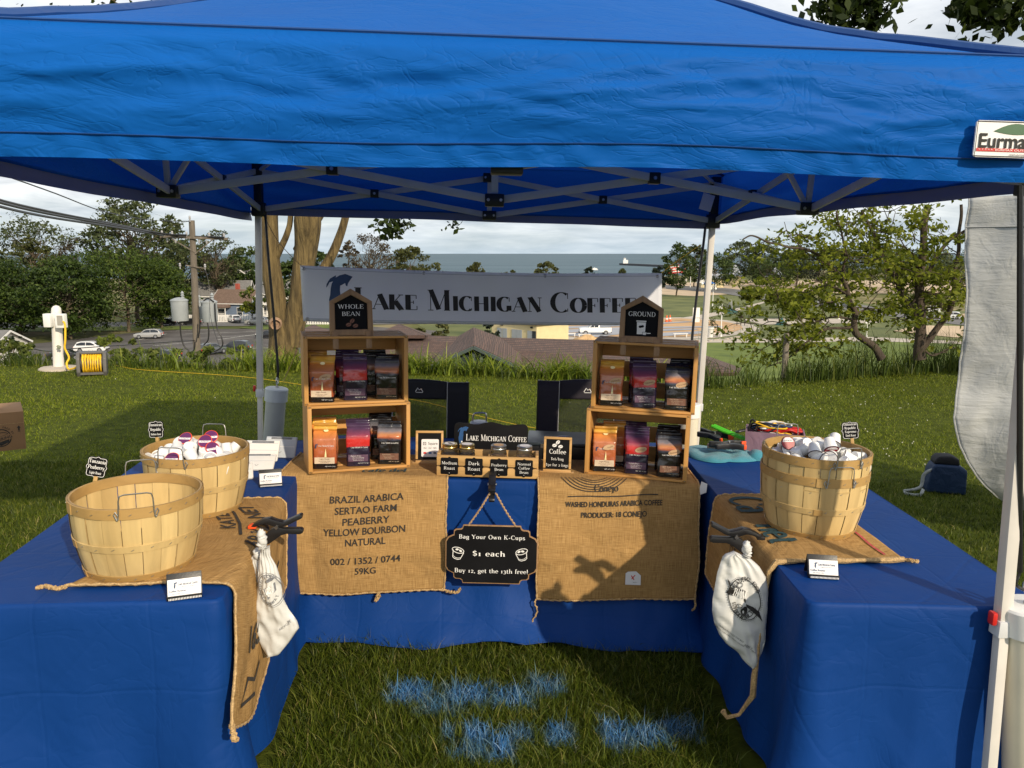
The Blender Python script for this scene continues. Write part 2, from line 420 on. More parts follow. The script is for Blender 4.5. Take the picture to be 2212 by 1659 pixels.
# ------------------------------------------------------------------ lettering
_sans = {}
def sans_mesh(s, bold=0.0):
 key = (s, bold)
 if key in _sans: return _sans[key]
 cu = bpy.data.curves.new('t', 'FONT'); cu.body = s; cu.size = 1.0; cu.align_x = 'CENTER'
 cu.resolution_u = 3; cu.offset = bold
 o = bpy.data.objects.new('t', cu)
 me = o.to_mesh()
 vs = [(p.co.x, p.co.y) for p in me.vertices]; fs = [tuple(p.vertices) for p in me.polygons]
 o.to_mesh_clear(); bpy.data.objects.remove(o); bpy.data.curves.remove(cu)
 _sans[key] = (vs, fs); return vs, fs
def _G(adv, *st): return (adv, st)
SER = {
'A': _G(.80, ('L',.05,0,.39,1,'n'), ('L',.39,1,.73,0,'k'), ('L',.17,.33,.62,.33,'n'), ('S',.05,0,.11), ('S',.73,0,.13)),
'B': _G(.70, ('L',.17,0,.17,1,'k'), ('L',.12,.98,.36,.98,'n'), ('A',.36,.745,.2,.235,-90,90), ('L',.17,.51,.38,.51,'n'), ('A',.38,.265,.24,.245,-90,90), ('L',.12,.02,.38,.02,'n'), ('S',.13,0,.09), ('S',.13,1,.09)),
'C': _G(.76, ('A',.42,.5,.34,.49,52,308), ('L',.67,.68,.67,.96,'n'), ('L',.67,.05,.67,.2,'n')),
'D': _G(.80, ('L',.17,0,.17,1,'k'), ('L',.12,.98,.36,.98,'n'), ('A',.36,.5,.35,.48,-90,90), ('L',.12,.02,.36,.02,'n'), ('S',.13,0,.09), ('S',.13,1,.09)),
'E': _G(.68, ('L',.17,0,.17,1,'k'), ('L',.12,.98,.6,.98,'n'), ('L',.6,.98,.6,.74,'n'), ('L',.17,.51,.45,.51,'n'), ('L',.45,.4,.45,.62,'n'), ('L',.12,.02,.63,.02,'n'), ('L',.63,.02,.63,.27,'n'), ('S',.13,0,.09), ('S',.13,1,.09)),
'F': _G(.64, ('L',.17,0,.17,1,'k'), ('L',.12,.98,.6,.98,'n'), ('L',.6,.98,.6,.72,'n'), ('L',.17,.49,.44,.49,'n'), ('L',.44,.38,.44,.6,'n'), ('S',.17,0,.14), ('S',.13,1,.09)),
'G': _G(.82, ('A',.42,.5,.34,.49,55,300), ('L',.68,.68,.68,.96,'n'), ('L',.66,.06,.66,.4,'k'), ('S',.66,.4,.13)),
'H': _G(.88, ('L',.17,0,.17,1,'k'), ('L',.71,0,.71,1,'k'), ('L',.17,.51,.71,.51,'n'), ('S',.17,0,.13), ('S',.17,1,.13), ('S',.71,0,.13), ('S',.71,1,.13)),
'I': _G(.40, ('L',.2,0,.2,1,'k'), ('S',.2,0,.14), ('S',.2,1,.14)),
'K': _G(.80, ('L',.17,0,.17,1,'k'), ('L',.2,.38,.62,.98,'n'), ('L',.34,.56,.66,0,'k'), ('S',.17,0,.13), ('S',.17,1,.13), ('S',.64,1,.12), ('S',.68,0,.12)),
'L': _G(.66, ('L',.17,0,.17,1,'k'), ('L',.12,.02,.6,.02,'n'), ('L',.6,.02,.6,.3,'n'), ('S',.13,0,.09), ('S',.17,1,.14)),
'M': _G(1.0, ('L',.15,0,.15,1,'n'), ('L',.17,1,.48,.05,'k'), ('L',.48,.05,.8,1,'n'), ('L',.82,0,.82,1,'k'), ('S',.15,0,.11), ('S',.14,1,.1), ('S',.82,0,.13), ('S',.84,1,.1)),
'N': _G(.86, ('L',.15,0,.15,1,'n'), ('L',.17,1,.7,.02,'k'), ('L',.72,0,.72,1,'n'), ('S',.15,0,.11), ('S',.13,1,.1), ('S',.72,1,.11)),
'O': _G(.84, ('A',.42,.5,.34,.49,0,360)),
'P': _G(.68, ('L',.17,0,.17,1,'k'), ('L',.12,.98,.36,.98,'n'), ('A',.36,.72,.24,.26,-90,90), ('L',.17,.46,.36,.46,'n'), ('S',.17,0,.13), ('S',.13,1,.09)),
'R': _G(.78, ('L',.17,0,.17,1,'k'), ('L',.12,.98,.36,.98,'n'), ('A',.36,.74,.23,.24,-90,90), ('L',.17,.5,.36,.5,'n'), ('L',.4,.5,.66,.02,'k'), ('S',.17,0,.13), ('S',.13,1,.09), ('S',.7,0,.09)),
'S': _G(.60, ('A',.3,.74,.2,.24,30,270), ('A',.3,.26,.22,.25,90,-150), ('L',.5,.74,.5,.96,'n'), ('L',.09,.04,.09,.26,'n')),
'T': _G(.74, ('L',.37,0,.37,1,'k'), ('L',.06,.98,.68,.98,'n'), ('L',.06,.98,.06,.74,'n'), ('L',.68,.98,.68,.74,'n'), ('S',.37,0,.14)),
'U': _G(.84, ('L',.17,.3,.17,1,'k'), ('A',.42,.3,.25,.29,180,360), ('L',.67,.3,.67,1,'n'), ('S',.17,1,.13), ('S',.67,1,.11)),
'W': _G(1.1, ('L',.08,1,.32,0,'k'), ('L',.32,0,.53,.98,'n'), ('L',.53,.98,.76,0,'k'), ('L',.76,0,1.0,1,'n'), ('S',.09,1,.12), ('S',1.0,1,.1)),
'Y': _G(.76, ('L',.08,1,.38,.47,'k'), ('L',.38,.47,.66,1,'n'), ('L',.38,0,.38,.47,'k'), ('S',.08,1,.12), ('S',.66,1,.1), ('S',.38,0,.13)),
'a': _G(.55, ('A',.25,.47,.16,.16,150,0), ('L',.41,.5,.41,.1,'k'), ('A',.25,.19,.17,.18,0,360), ('L',.41,.05,.5,.02,'n')),
'b': _G(.60, ('L',.13,0,.13,1,'k'), ('A',.33,.31,.2,.31,0,360), ('S',.09,1,.07)),
'c': _G(.50, ('A',.28,.31,.2,.31,50,310), ('L',.42,.45,.42,.57,'n')),
'd': _G(.62, ('L',.46,0,.46,1,'k'), ('A',.28,.31,.2,.31,0,360), ('S',.42,1,.07), ('S',.5,0,.06)),
'e': _G(.53, ('A',.28,.31,.21,.31,0,310), ('L',.08,.34,.48,.34,'n')),
'f': _G(.36, ('L',.16,0,.16,.82,'k'), ('A',.28,.82,.12,.17,180,40), ('L',.04,.6,.32,.6,'n'), ('S',.16,0,.1)),
'g': _G(.55, ('A',.26,.37,.18,.24,0,360), ('L',.4,.52,.52,.6,'n'), ('A',.27,-.13,.22,.16,0,360), ('L',.14,.18,.2,.03,'n')),
'h': _G(.64, ('L',.13,0,.13,1,'k'), ('A',.32,.42,.18,.19,180,0), ('L',.5,.42,.5,0,'k'), ('S',.09,1,.07), ('S',.13,0,.1), ('S',.5,0,.1)),
'i': _G(.31, ('L',.15,0,.15,.62,'k'), ('S',.11,.62,.07), ('S',.15,0,.11), ('A',.15,.83,.035,.035,0,360)),
'j': _G(.31, ('L',.15,-.1,.15,.62,'k'), ('A',.05,-.1,.1,.14,0,-120), ('S',.11,.62,.07), ('A',.15,.83,.035,.035,0,360)),
'k': _G(.60, ('L',.13,0,.13,1,'k'), ('L',.15,.24,.45,.6,'n'), ('L',.25,.37,.5,0,'k'), ('S',.09,1,.07), ('S',.13,0,.1), ('S',.45,.62,.09), ('S',.52,0,.08)),
'l': _G(.31, ('L',.15,0,.15,1,'k'), ('S',.11,1,.07), ('S',.15,0,.11)),
'm': _G(.94, ('L',.13,0,.13,.62,'k'), ('A',.3,.42,.17,.19,180,0), ('L',.47,.42,.47,0,'k'), ('A',.64,.42,.17,.19,180,0), ('L',.81,.42,.81,0,'k'), ('S',.09,.62,.07), ('S',.13,0,.1), ('S',.47,0,.1), ('S',.81,0,.1)),
'n': _G(.64, ('L',.13,0,.13,.62,'k'), ('A',.32,.42,.18,.19,180,0), ('L',.5,.42,.5,0,'k'), ('S',.09,.62,.07), ('S',.13,0,.1), ('S',.5,0,.1)),
'o': _G(.58, ('A',.29,.31,.22,.31,0,360)),
'p': _G(.60, ('L',.13,-.27,.13,.62,'k'), ('A',.33,.31,.2,.31,0,360), ('S',.09,.62,.07), ('S',.13,-.27,.1)),
'r': _G(.47, ('L',.13,0,.13,.62,'k'), ('A',.32,.4,.17,.2,170,70), ('L',.4,.48,.4,.6,'k'), ('S',.09,.62,.07), ('S',.13,0,.11)),
's': _G(.46, ('A',.23,.46,.14,.15,30,270), ('A',.23,.16,.16,.16,90,-150), ('L',.38,.46,.38,.6,'n'), ('L',.07,.02,.07,.16,'n')),
't': _G(.38, ('L',.15,.12,.15,.8,'k'), ('A',.26,.12,.11,.12,180,320), ('L',.03,.6,.32,.6,'n')),
'u': _G(.64, ('L',.13,.2,.13,.62,'k'), ('A',.3,.2,.17,.19,180,360), ('L',.48,.62,.48,0,'k'), ('S',.09,.62,.07), ('S',.44,.62,.07), ('S',.53,0,.06)),
'v': _G(.56, ('L',.06,.62,.28,0,'k'), ('L',.28,0,.48,.62,'n'), ('S',.07,.62,.09), ('S',.48,.62,.08)),
'w': _G(.82, ('L',.06,.62,.24,0,'k'), ('L',.24,0,.4,.6,'n'), ('L',.4,.6,.58,0,'k'), ('L',.58,0,.74,.62,'n'), ('S',.07,.62,.09), ('S',.74,.62,.08)),
'x': _G(.56, ('L',.07,.62,.48,0,'k'), ('L',.07,0,.48,.62,'n')),
'y': _G(.58, ('L',.06,.62,.29,0,'k'), ('L',.5,.62,.24,-.18,'n'), ('A',.15,-.18,.09,.1,0,-120), ('S',.07,.62,.09), ('S',.5,.62,.08)),
'z': _G(.5, ('L',.06,.6,.44,.6,'n'), ('L',.42,.6,.08,.02,'k'), ('L',.06,.02,.46,.02,'n')),
'0': _G(.56, ('A',.28,.31,.21,.31,0,360)),
'1': _G(.44, ('L',.22,0,.22,.62,'k'), ('L',.1,.52,.22,.62,'n'), ('S',.22,0,.13)),
'2': _G(.52, ('A',.24,.44,.17,.18,160,-30), ('L',.4,.36,.08,.03,'n'), ('L',.06,.04,.46,.04,'k')),
'3': _G(.50, ('A',.22,.46,.16,.16,150,-80), ('A',.2,.07,.2,.23,85,-140)),
'6': _G(.56, ('A',.28,.28,.2,.28,0,360), ('A',.42,.34,.34,.6,180,110)),
'$': _G(.58, ('A',.28,.7,.18,.2,20,270), ('A',.28,.29,.2,.21,90,-160), ('L',.28,-.1,.28,1.05,'n')),
'!': _G(.3, ('L',.15,.28,.15,1,'k'), ('A',.15,.05,.04,.04,0,360)),
',': _G(.26, ('L',.14,.06,.08,-.14,'k')), '.': _G(.26, ('A',.12,.05,.04,.04,0,360)), '-': _G(.4, ('L',.06,.32,.34,.32,'k')),
'/': _G(.42, ('L',.04,-.1,.38,1.0,'n')), ' ': _G(.34,),
}
def serif_mesh(s, thick=.15, thin=.04, gap=.03, small=0.0):
 """small > 0: lower case typed as reduced capitals"""
 vs = []; fs = []; x0 = 0.0; k_ = 0
 def strip(pts, ws):
  nonlocal k_
  b = len(vs); z = (k_ % 7) * 1.0; k_ += 1
  n = len(pts)
  for i, p in enumerate(pts):
   a = pts[max(i - 1, 0)]; c = pts[min(i + 1, n - 1)]
   d = V((c[0] - a[0], c[1] - a[1]));
   if d.length < 1e-9: d = V((1, 0))
   d.normalize(); nx, ny = -d.y, d.x; w = ws[i] / 2
   vs.append((p[0] + nx * w, p[1] + ny * w, z)); vs.append((p[0] - nx * w, p[1] - ny * w, z))
  for i in range(n - 1): fs.append((b + 2 * i + 1, b + 2 * i + 3, b + 2 * i + 2, b + 2 * i))
 for ch in s:
  sc = 1.0; key = ch
  if small and ch.islower(): key = ch.upper(); sc = small
  adv, st = SER.get(key, SER[' '])
  th = thick * (1.0 if sc == 1 else 1.0); tn = thin
  for q in st:
   if q[0] == 'L':
    _, ax, ay, bx, by, w = q
    w_ = th if w == 'k' else tn
    strip([(x0 + ax * sc, ay * sc), (x0 + bx * sc, by * sc)], [w_, w_])
   elif q[0] == 'A':
    _, cx, cy, rx, ry, a0, a1 = q; n = max(6, int(abs(a1 - a0) / 15))
    pts = []; ws = []
    for i in range(n + 1):
     a = radians(a0 + (a1 - a0) * i / n)
     pts.append((x0 + (cx + rx * cos(a)) * sc, (cy + ry * sin(a)) * sc))
     ws.append(tn + (th - tn) * min(1.0, abs(cos(a)) ** 1.2) if rx > .06 else th * .55)
    strip(pts, ws)
   else:
    _, cx, cy, hw = q; hgt = max(tn, .035); y_ = cy * sc + (hgt / 2 if cy < .05 and cy > -.05 else -hgt / 2)
    strip([(x0 + (cx - hw) * sc, y_), (x0 + (cx + hw) * sc, y_)], [hgt, hgt])
  x0 += adv * sc + gap
 w = x0 - gap
 return [(x - w / 2, y, z) for x, y, z in vs], fs, w
def letters(name, parent, mat_, lines, fn, off=0.001, joined=None):
 """lines: (text, x, y, height, font, dict); fn(x, y, z) places the flat lettering on its surface"""
 for (s, x, y, h, font, kw) in lines:
  mb = MB(); rot = kw.get('rot', 0.0); wmax = kw.get('w'); cr, sr = cos(rot), sin(rot)
  if font == 'sans':
   vs, fs = sans_mesh(s, kw.get('bold', 0.0)); k = h / 0.73
   if not vs: continue
   W = max(p[0] for p in vs) - min(p[0] for p in vs)
   kx = (wmax / W) if wmax else k
   pts = [(p[0] * kx, p[1] * k, 0.0) for p in vs]
  else:
   vs, fs, W = serif_mesh(s, kw.get('thick', .15), kw.get('thin', .045), kw.get('gap', .03), kw.get('small', 0.0))
   kx = (wmax / W) if wmax else h
   pts = [(p[0] * kx, p[1] * h, p[2] * 0.00012) for p in vs]
  mb.add([fn(x + px * cr - py * sr, y + px * sr + py * cr, off + pz) for px, py, pz in pts], fs)
  if joined is None: mb.build(name, mat_, parent, smooth=False)
  else: joined.add(mb.v, mb.f)
LAKE = [(770,610),(832,632),(805,668),(790,692),(782,720),(770,712),(765,690),(742,705),(722,715),(718,760),(722,800),(716,840),(712,900),(705,960),(680,992),(640,970),(622,900),(620,840),(632,800),(640,740),(650,700),(662,680),(632,690),(615,720),(600,738),(607,705),(622,680),(640,655),(690,625),(688,645),(720,625)]
def tri_fill(pts):
 """triangulate a simple polygon by ear clipping"""
 idx = list(range(len(pts))); out = []
 area = sum(pts[i][0] * pts[(i + 1) % len(pts)][1] - pts[(i + 1) % len(pts)][0] * pts[i][1] for i in range(len(pts)))
 if area < 0: idx.reverse()
 def cr(a, b, c): return (b[0] - a[0]) * (c[1] - a[1]) - (b[1] - a[1]) * (c[0] - a[0])
 guard = 0
 while len(idx) > 3 and guard < 5000:
  guard += 1; n = len(idx); done = False
  for i in range(n):
   a, b, c = idx[i - 1], idx[i], idx[(i + 1) % n]
   if cr(pts[a], pts[b], pts[c]) <= 1e-12: continue
   if any(cr(pts[a], pts[b], pts[p]) >= 0 and cr(pts[b], pts[c], pts[p]) >= 0 and cr(pts[c], pts[a], pts[p]) >= 0 for p in idx if p not in (a, b, c)): continue
   out.append((a, b, c)); idx.pop(i); done = True; break
  if not done: break
 if len(idx) == 3: out.append(tuple(idx))
 return out
def flat_poly(mb, pts, fn, off=0.001, mi=None, sub=0.0):
 tr = tri_fill(pts)
 if sub:
  T_ = [tuple(pts[i] for i in t) for t in tr]; out = []
  while T_:
   t = T_.pop()
   if max((V(t[i]) - V(t[i - 1])).length for i in range(3)) < sub: out.append(t); continue
   a, b, c = t; m = lambda p, q: ((p[0] + q[0]) / 2, (p[1] + q[1]) / 2); ab, bc, ca = m(a, b), m(b, c), m(c, a)
   T_ += [(a, ab, ca), (ab, b, bc), (ca, bc, c), (ab, bc, ca)]
  for t in out: mb.add([fn(x, y, off) for x, y in t], [(0, 1, 2)], mi)
  return
 mb.add([fn(x, y, off) for x, y in pts], tr, mi)
def lake_emblem(name, parent, mat_, x, y, h, fn, off=0.001):
 pts = [(x + (px - 700) / 382 * h, y - (py - 992) / 382 * h) for px, py in LAKE]
 mb = MB(); flat_poly(mb, pts, fn, off, sub=.03 if h > .2 else 0.0); return mb.build(name, mat_, parent, smooth=False)
def ellipse(cx, cy, rx, ry, rot=0.0, n=20):
 return [(cx + rx * cos(a) * cos(rot) - ry * sin(a) * sin(rot), cy + rx * cos(a) * sin(rot) + ry * sin(a) * cos(rot)) for a in [2 * pi * i / n for i in range(n)]]
def stroke(mb, pts, w, fn, off=0.001, closed=False, mi=None):
 n = len(pts); vs = []
 for i in range(n):
  a = pts[i - 1] if (closed or i > 0) else pts[i]; c = pts[(i + 1) % n] if (closed or i < n - 1) else pts[i]
  d = V((c[0] - a[0], c[1] - a[1])); d = d.normalized() if d.length > 1e-9 else V((1, 0))
  for s_ in (1, -1): vs.append(fn(pts[i][0] - d.y * w / 2 * s_, pts[i][1] + d.x * w / 2 * s_, off))
 fs = []
 for i in range(n if closed else n - 1):
  j = (i + 1) % n; fs.append((2 * i + 1, 2 * j + 1, 2 * j, 2 * i))
 mb.add(vs, fs, mi)
# ------------------------------------------------------------------ canopy tent
def canopy_mat():
 m, nt, b, out = new_mat('canopy_polyester')
 vec = n_coord(nt)
 f = n_noise(nt, vec, 1.1, 3)
 col = n_ramp(nt, f, [(0.3, (0.005, 0.115, 0.47)), (0.7, (0.006, 0.135, 0.53))])
 nt.links.new(col, b.inputs['Base Color'])
 b.inputs['Roughness'].default_value = 0.55; b.inputs['Specular IOR Level'].default_value = 0.09
 st = n_coord(nt, (1.0, 1.0, 2.6))
 soft = n_noise(nt, st, 3.2, 3, 0.5, 1.4); n_bump(nt, b, soft, 0.22, 0.05)
 r = n_noise(nt, st, 3.8, 2, 0.5, 3.0)
 r = n_math(nt, 'MINIMUM', n_math(nt, 'MULTIPLY', n_math(nt, 'ABSOLUTE', n_math(nt, 'SUBTRACT', r, 0.5)), 20.0), 1.0)
 n_bump(nt, b, r, 0.22, 0.005)
 st2 = n_coord(nt, (0.5, 6.0, 6.0))
 n_bump(nt, b, n_noise(nt, n_coord(nt, (1.2, 3.0, 3.0)), 2.4, 3, 0.5, 1.2), 0.16, 0.02)
 n_bump(nt, b, n_noise(nt, vec, 300, 2), 0.12, 0.001)
 tr = nt.nodes.new('ShaderNodeBsdfTranslucent'); tr.inputs['Color'].default_value = (0.006, 0.06, 0.42, 1)
 mx = nt.nodes.new('ShaderNodeMixShader'); mx.inputs[0].default_value = 0.27
 nt.links.new(b.outputs[0], mx.inputs[1]); nt.links.new(tr.outputs[0], mx.inputs[2]); nt.links.new(mx.outputs[0], out.inputs[0])
 return m
M['canopy'] = canopy_mat()
M['canopy_inner'] = fabric('canopy_hem', (0.23, 0.25, 0.40), 0.6, crease=0.2)
M['canopy_edge'] = fabric('canopy_edge_binding', (0.008, 0.05, 0.19), 0.5, crease=0.2)
TC = V((-0.125, 3.53, 0.0)); TH = radians(2.6); HF = 1.43; HR = 1.50
tent = thing('canopy_tent', 'blue pop-up canopy tent with grey folding frame over the coffee stall', 'canopy tent', TC, TH)
TM = Matrix.Translation(TC) @ Matrix.Rotation(TILT, 4, 'Y') @ Matrix.Rotation(TH, 4, 'Z')
TI = TM.inverted()
Z_SEAM, Z_PEAK = 2.27, 3.22
def wr(p, s, a): return noise.noise(V(p) * s) * a
def roof_fn(side):
 ca, sa = cos(side * pi / 2), sin(side * pi / 2)
 def fn(u, v):
  s = v; x = (u * 2 - 1) * HR * (1 - s); y = -HR * (1 - s)
  hip = abs(u * 2 - 1)
  z = Z_SEAM + (Z_PEAK - Z_SEAM) * s - 0.60 * s * (1 - s) * (0.42 + 0.58 * hip ** 3)
  z += sm(s * 9) * wr((x * 0.5, s * 1.2, side * 3.7), 4.0, 0.012) + sm(s * 9) * noise.noise(V((x * 0.6, s * 26, side))) * 0.004 * (1 - s) * hip
  return V((x * ca - y * sa, x * sa + y * ca, z))
 return fn
def valance_fn(side):
 ca, sa = cos(side * pi / 2), sin(side * pi / 2)
 def fn(u, v):                                      # v 0 top, 1 bottom
  x = (u * 2 - 1) * HR
  hgt = (0.270, 0.265, 0.292, 0.305)[side]; z = Z_SEAM - hgt * v; en = sm((1 - abs(2 * u - 1)) * 9)
  a = sin(pi * min(1.0, v * 1.0)) * 0.9 + 0.25 * v
  q = wr((x * 0.55 + side * 11, v * 1.15, 1.3), 2.2, 0.017) + wr((x * 1.3 + v * 1.0, v * 1.9, side + 5.5), 2.3, 0.009)
  q += 0.007 * (1 - abs(noise.noise(V((x * 1.0 + v * 0.5, v * 2.0 + x * 0.5, side * 2.0)) * 1.9)) * 3.2) + 0.004 * (1 - abs(noise.noise(V((x * 2.2 - v * 1.4, v * 2.6 - x * 1.1, side * 3.0)) * 2.1)) * 3.2)
  y = -HR - (0.018 * sm(v * 7) + q * a + 0.02 * sin(pi * v)) * en
  z += 0.010 * sin(x * 1.1 + 0.6) * v + wr((x, 0, side), 1.3, 0.012) * v
  return V((x * ca - y * sa, x * sa + y * ca, z))
 return fn
def hem_fn(side):
 vf = valance_fn(side); ca, sa = cos(side * pi / 2), sin(side * pi / 2)
 def fn(u, v):
  p = vf(u, 1.0); x = (u * 2 - 1) * HR
  loc = V((p.x * ca + p.y * sa, -p.x * sa + p.y * ca, p.z))
  loc.z -= 0.047 * v - 0.010 * (1 - v)
  loc.y += -0.006 + 0.012 * v + 0.004 * sin(x * 46 + 3 * sin(x * 7)) * sin(pi * v) + noise.noise(V((x * 9, v * 2, side))) * 0.006 * v
  return V((loc.x * ca - loc.y * sa, loc.x * sa + loc.y * ca, loc.z))
 return fn
r_ = MB()
for sd in range(4): r_.grid(roof_fn(sd), 60, 40)
r_.build('roof', M['canopy'], tent, weld=True, angle=60)
for sd in range(4):
 v_ = MB(); v_.grid(valance_fn(sd), 150 if sd == 0 else 50, 30 if sd == 0 else 12)
 vo = v_.build('valance', M['canopy'], tent, angle=70)
 h_ = MB(); h_.grid(hem_fn(sd), 220 if sd == 0 else 60, 5)
 h_.build('hem', M['canopy'] if sd == 0 else M['canopy_inner'], vo, angle=70)
 s_ = MB(); s_.tube([valance_fn(sd)(u_, 0.0) + V((0, 0, 0.004)) for u_ in np.linspace(0, 1, 40)], 0.0035, 5)
 s_.tube([hem_fn(sd)(u_, 0.02) + V((0, -0.003 if sd == 0 else 0, 0)) for u_ in np.linspace(0, 1, 60)], 0.002, 4)
 s_.build('seam', M['canopy_edge'], vo)
for sd in range(4):                                     # webbing sewn over the four hips
 e_ = MB(); f0 = roof_fn(sd)
 e_.tube([f0(1.0, s_) + V((0, 0, 0.008)) for s_ in np.linspace(0.0, 0.98, 40)], [0.020] * 40, 8)
 e_.build('hip_binding', M['canopy_edge'], tent)
ZU, ZL = 2.205, 1.975
def tube_bar(mb, a, b, w=0.014, h=0.034, up=(0, 0, 1)): mb.bar(a, b, w, h, up)
def joint(mb, p, d=(0.075, 0.04, 0.05)): mb.box(p, d)
corner = [(-HF, -HF), (HF, -HF), (HF, HF), (-HF, HF)]
def truss(a, b, off):
 """two scissor pairs between a and b, meeting in the middle"""
 a, b = V(a), V(b); mid = (a + b) / 2; n = V((-(b - a).y, (b - a).x, 0)).normalized() * 0.012
 for p, q in ((a, mid), (mid, b)):
  c = (p + q) / 2
  for k, (z0, z1) in enumerate(((ZU, ZL), (ZL, ZU))):
   bar = MB(); tube_bar(bar, p + V((0, 0, z0)) + n * (1 if k else -1), q + V((0, 0, z1)) + n * (1 if k else -1))
   bar.build('truss_bar', M['frame_grey'], tent, bevel=0.002)
  jb = MB(); jb.box(c + V((0, 0, (ZU + ZL) / 2)), (0.05, 0.05, 0.05), Matrix.Rotation(atan2(n.y, n.x), 3, 'Z'))
  jo = jb.build('joint', M['black'], tent, bevel=0.004)
  bl = MB(); bl.lathe([(0.0, -0.03), (0.008, -0.03), (0.008, 0.03), (0.0, 0.03)], 10, c + V((0, 0, (ZU + ZL) / 2)), rot=Matrix.Rotation(atan2(n.y, n.x), 3, 'Z') @ Matrix.Rotation(pi / 2, 3, 'Y'))
  bl.build('bolt', M['steel'], jo)
for i in range(4):
 a, b = corner[i], corner[(i + 1) % 4]
 truss((a[0], a[1], 0), (b[0], b[1], 0), 0)
truss((-HF, 0, 0), (HF, 0, 0), 0)
truss((0, -HF, 0), (0, HF, 0), 0) if False else None
for (x, y) in ((-HF, 0), (HF, 0), (0, HF), (0, -HF), (0, 0)):
 for z in (ZU, ZL):
  jb = MB(); jb.box((x, y, z), (0.085, 0.06, 0.055)); jo = jb.build('joint', M['black'], tent, bevel=0.005)
  for dx in (-0.028, 0.028): bl = MB(); bl.lathe([(0, 0), (0.007, 0), (0.007, 0.006), (0, 0.006)], 8, (x + dx, y - 0.03, z), rot=Matrix.Rotation(pi / 2, 3, 'X')); bl.build('bolt', M['steel'], jo)
up_ = MB()
up_.box((0, 0, (ZU + ZL) / 2 + 0.01), (0.03, 0.03, ZU - ZL - 0.01)); up_.box((0, 0, (ZU + Z_PEAK) / 2), (0.034, 0.034, Z_PEAK - ZU - 0.1))
u2 = MB(); u2.box((0, HF, (ZU + ZL) / 2 + 0.01), (0.03, 0.03, ZU - ZL - 0.01)); u2.build('truss_upright', M['frame_grey'], tent, bevel=0.002)
up_.build('centre_pole', M['frame_grey'], tent, bevel=0.002)
for sx in (-1, 1):
 rb = MB(); rb.bar((sx * HF, 0, ZL), (sx * HF * 0.82, 0.0, 2.37), 0.02, 0.02); rb.bar((sx * HF, -0.0, ZL + 0.02), (sx * HF, -0.02, ZU), 0.022, 0.022)
 rb.build('strut', M['leg_paint'], tent, bevel=0.002)
for (x, y) in corner:                                   # roof ribs along the hips, under the cloth
 rb = MB(); pr = [V((x, y, ZU)) * (1 - t) + V((0, 0, Z_PEAK - 0.12)) * t for t in (0, 0.33, 0.66, 1)]
 for k, t in enumerate((0, .33, .66, 1)): pr[k].z -= 0.42 * t * (1 - t)
 rb.tube(pr, 0.012, 6); rb.build('roof_rib', M['frame_grey'], tent)
LEG = {'rl': (TM @ V((-HF, HF, ZU + 0.03)), P(563, 955, 4.93)), 'rr': (TM @ V((HF, HF, ZU + 0.03)), P(1506, 930, 5.05)),
  'fr': (TM @ V((HF + 0.02, -HF, ZU + 0.03)), P(2166, 1330, 2.10)), 'fl': (TM @ V((-HF, -HF, ZU + 0.03)), TM @ V((-HF - 0.16, -HF - .02, 0.9)))}
LEGPT = {}
for kk, (a, b) in LEG.items():
 d = (b - a); t_end = (gz(a.x) - 0.005 - a.z) / d.z; foot = a + d * t_end; LEGPT[kk] = (a, foot)
 la, lf = TI @ a, TI @ foot
 zs = {'fr': 0.70, 'rl': 0.81, 'rr': 0.76, 'fl': 0.7}[kk]
 kmid = (zs - la.z) / (lf.z - la.z); mid = la + (lf - la) * kmid
 lg = MB(); lg.bar(la, mid, 0.036, 0.036, (0, 1, 0)); lo = lg.build('leg', M['leg_paint'], tent, bevel=0.004)
 l2 = MB(); l2.bar(mid, lf, 0.030, 0.030, (0, 1, 0)); l2.build('lower_leg', M['leg_paint'], lo, bevel=0.003)
 cl = MB(); cl.box(mid, (0.046, 0.046, 0.05)); cl.build('collar', M['frame_grey'], lo, bevel=0.004)
 rc = MB(); rc.box(mid + V((-0.034, -0.004, 0.03)), (0.016, 0.026, 0.04)); rc.build('snap_button', M['red'], lo, bevel=0.007)
 ft = MB(); ft.box(lf + V((0, 0, 0.006)), (0.08, 0.08, 0.008)); ft.build('foot', M['steel'], lo)
 br = MB(); br.box(la + V((0, 0, -0.02)), (0.06, 0.06, 0.07)); br.box(V((la.x, la.y, ZL)), (0.075, 0.075, 0.085)); br.box(V((la.x, la.y, (ZL + ZU) / 2)), (0.05, 0.05, 0.18))
 br.build('bracket', M['black'], lo, bevel=0.006)
pf = valance_fn(0)
def patch_fn(x, y, z):                                  # x right from the patch's left edge, y up from its lower edge
 q = pf((1.075 + x + HR) / (2 * HR), 0.3); return V((1.183 + x * .64, -HR - 0.052 - z, Z_SEAM - 0.257 + y * .64))
pm = MB(); pm.prism([(0.008, 0), (0.262, 0), (0.27, 0.008), (0.27, 0.132), (0.262, 0.14), (0.008, 0.14), (0, 0.132), (0, 0.008)], -0.005, 0.0, fn=lambda p: patch_fn(p.x, p.z, -p.y))
po = pm.build('patch', M['card'], tent)
pb = MB(); stroke(pb, [(0.004, 0.004), (0.266, 0.004), (0.266, 0.136), (0.004, 0.136)], 0.004, patch_fn, 0.006, True); pb.build('patch_border', M['black_ink'], po, smooth=False)
letters('patch_lettering', po, M['black_ink'], [('Eurmax', 0.128, 0.037, 0.056, 'sans', dict(w=0.235, bold=0.02)), ('www.eurmax.com', 0.19, 0.008, 0.009, 'sans', {})], patch_fn, 0.0075)
pr_ = MB(); flat_poly(pr_, [(0.008, 0.022), (0.262, 0.022), (0.262, 0.034), (0.008, 0.034)], patch_fn, 0.0065); pr_.build('patch_stripe', M['red'], po, smooth=False)
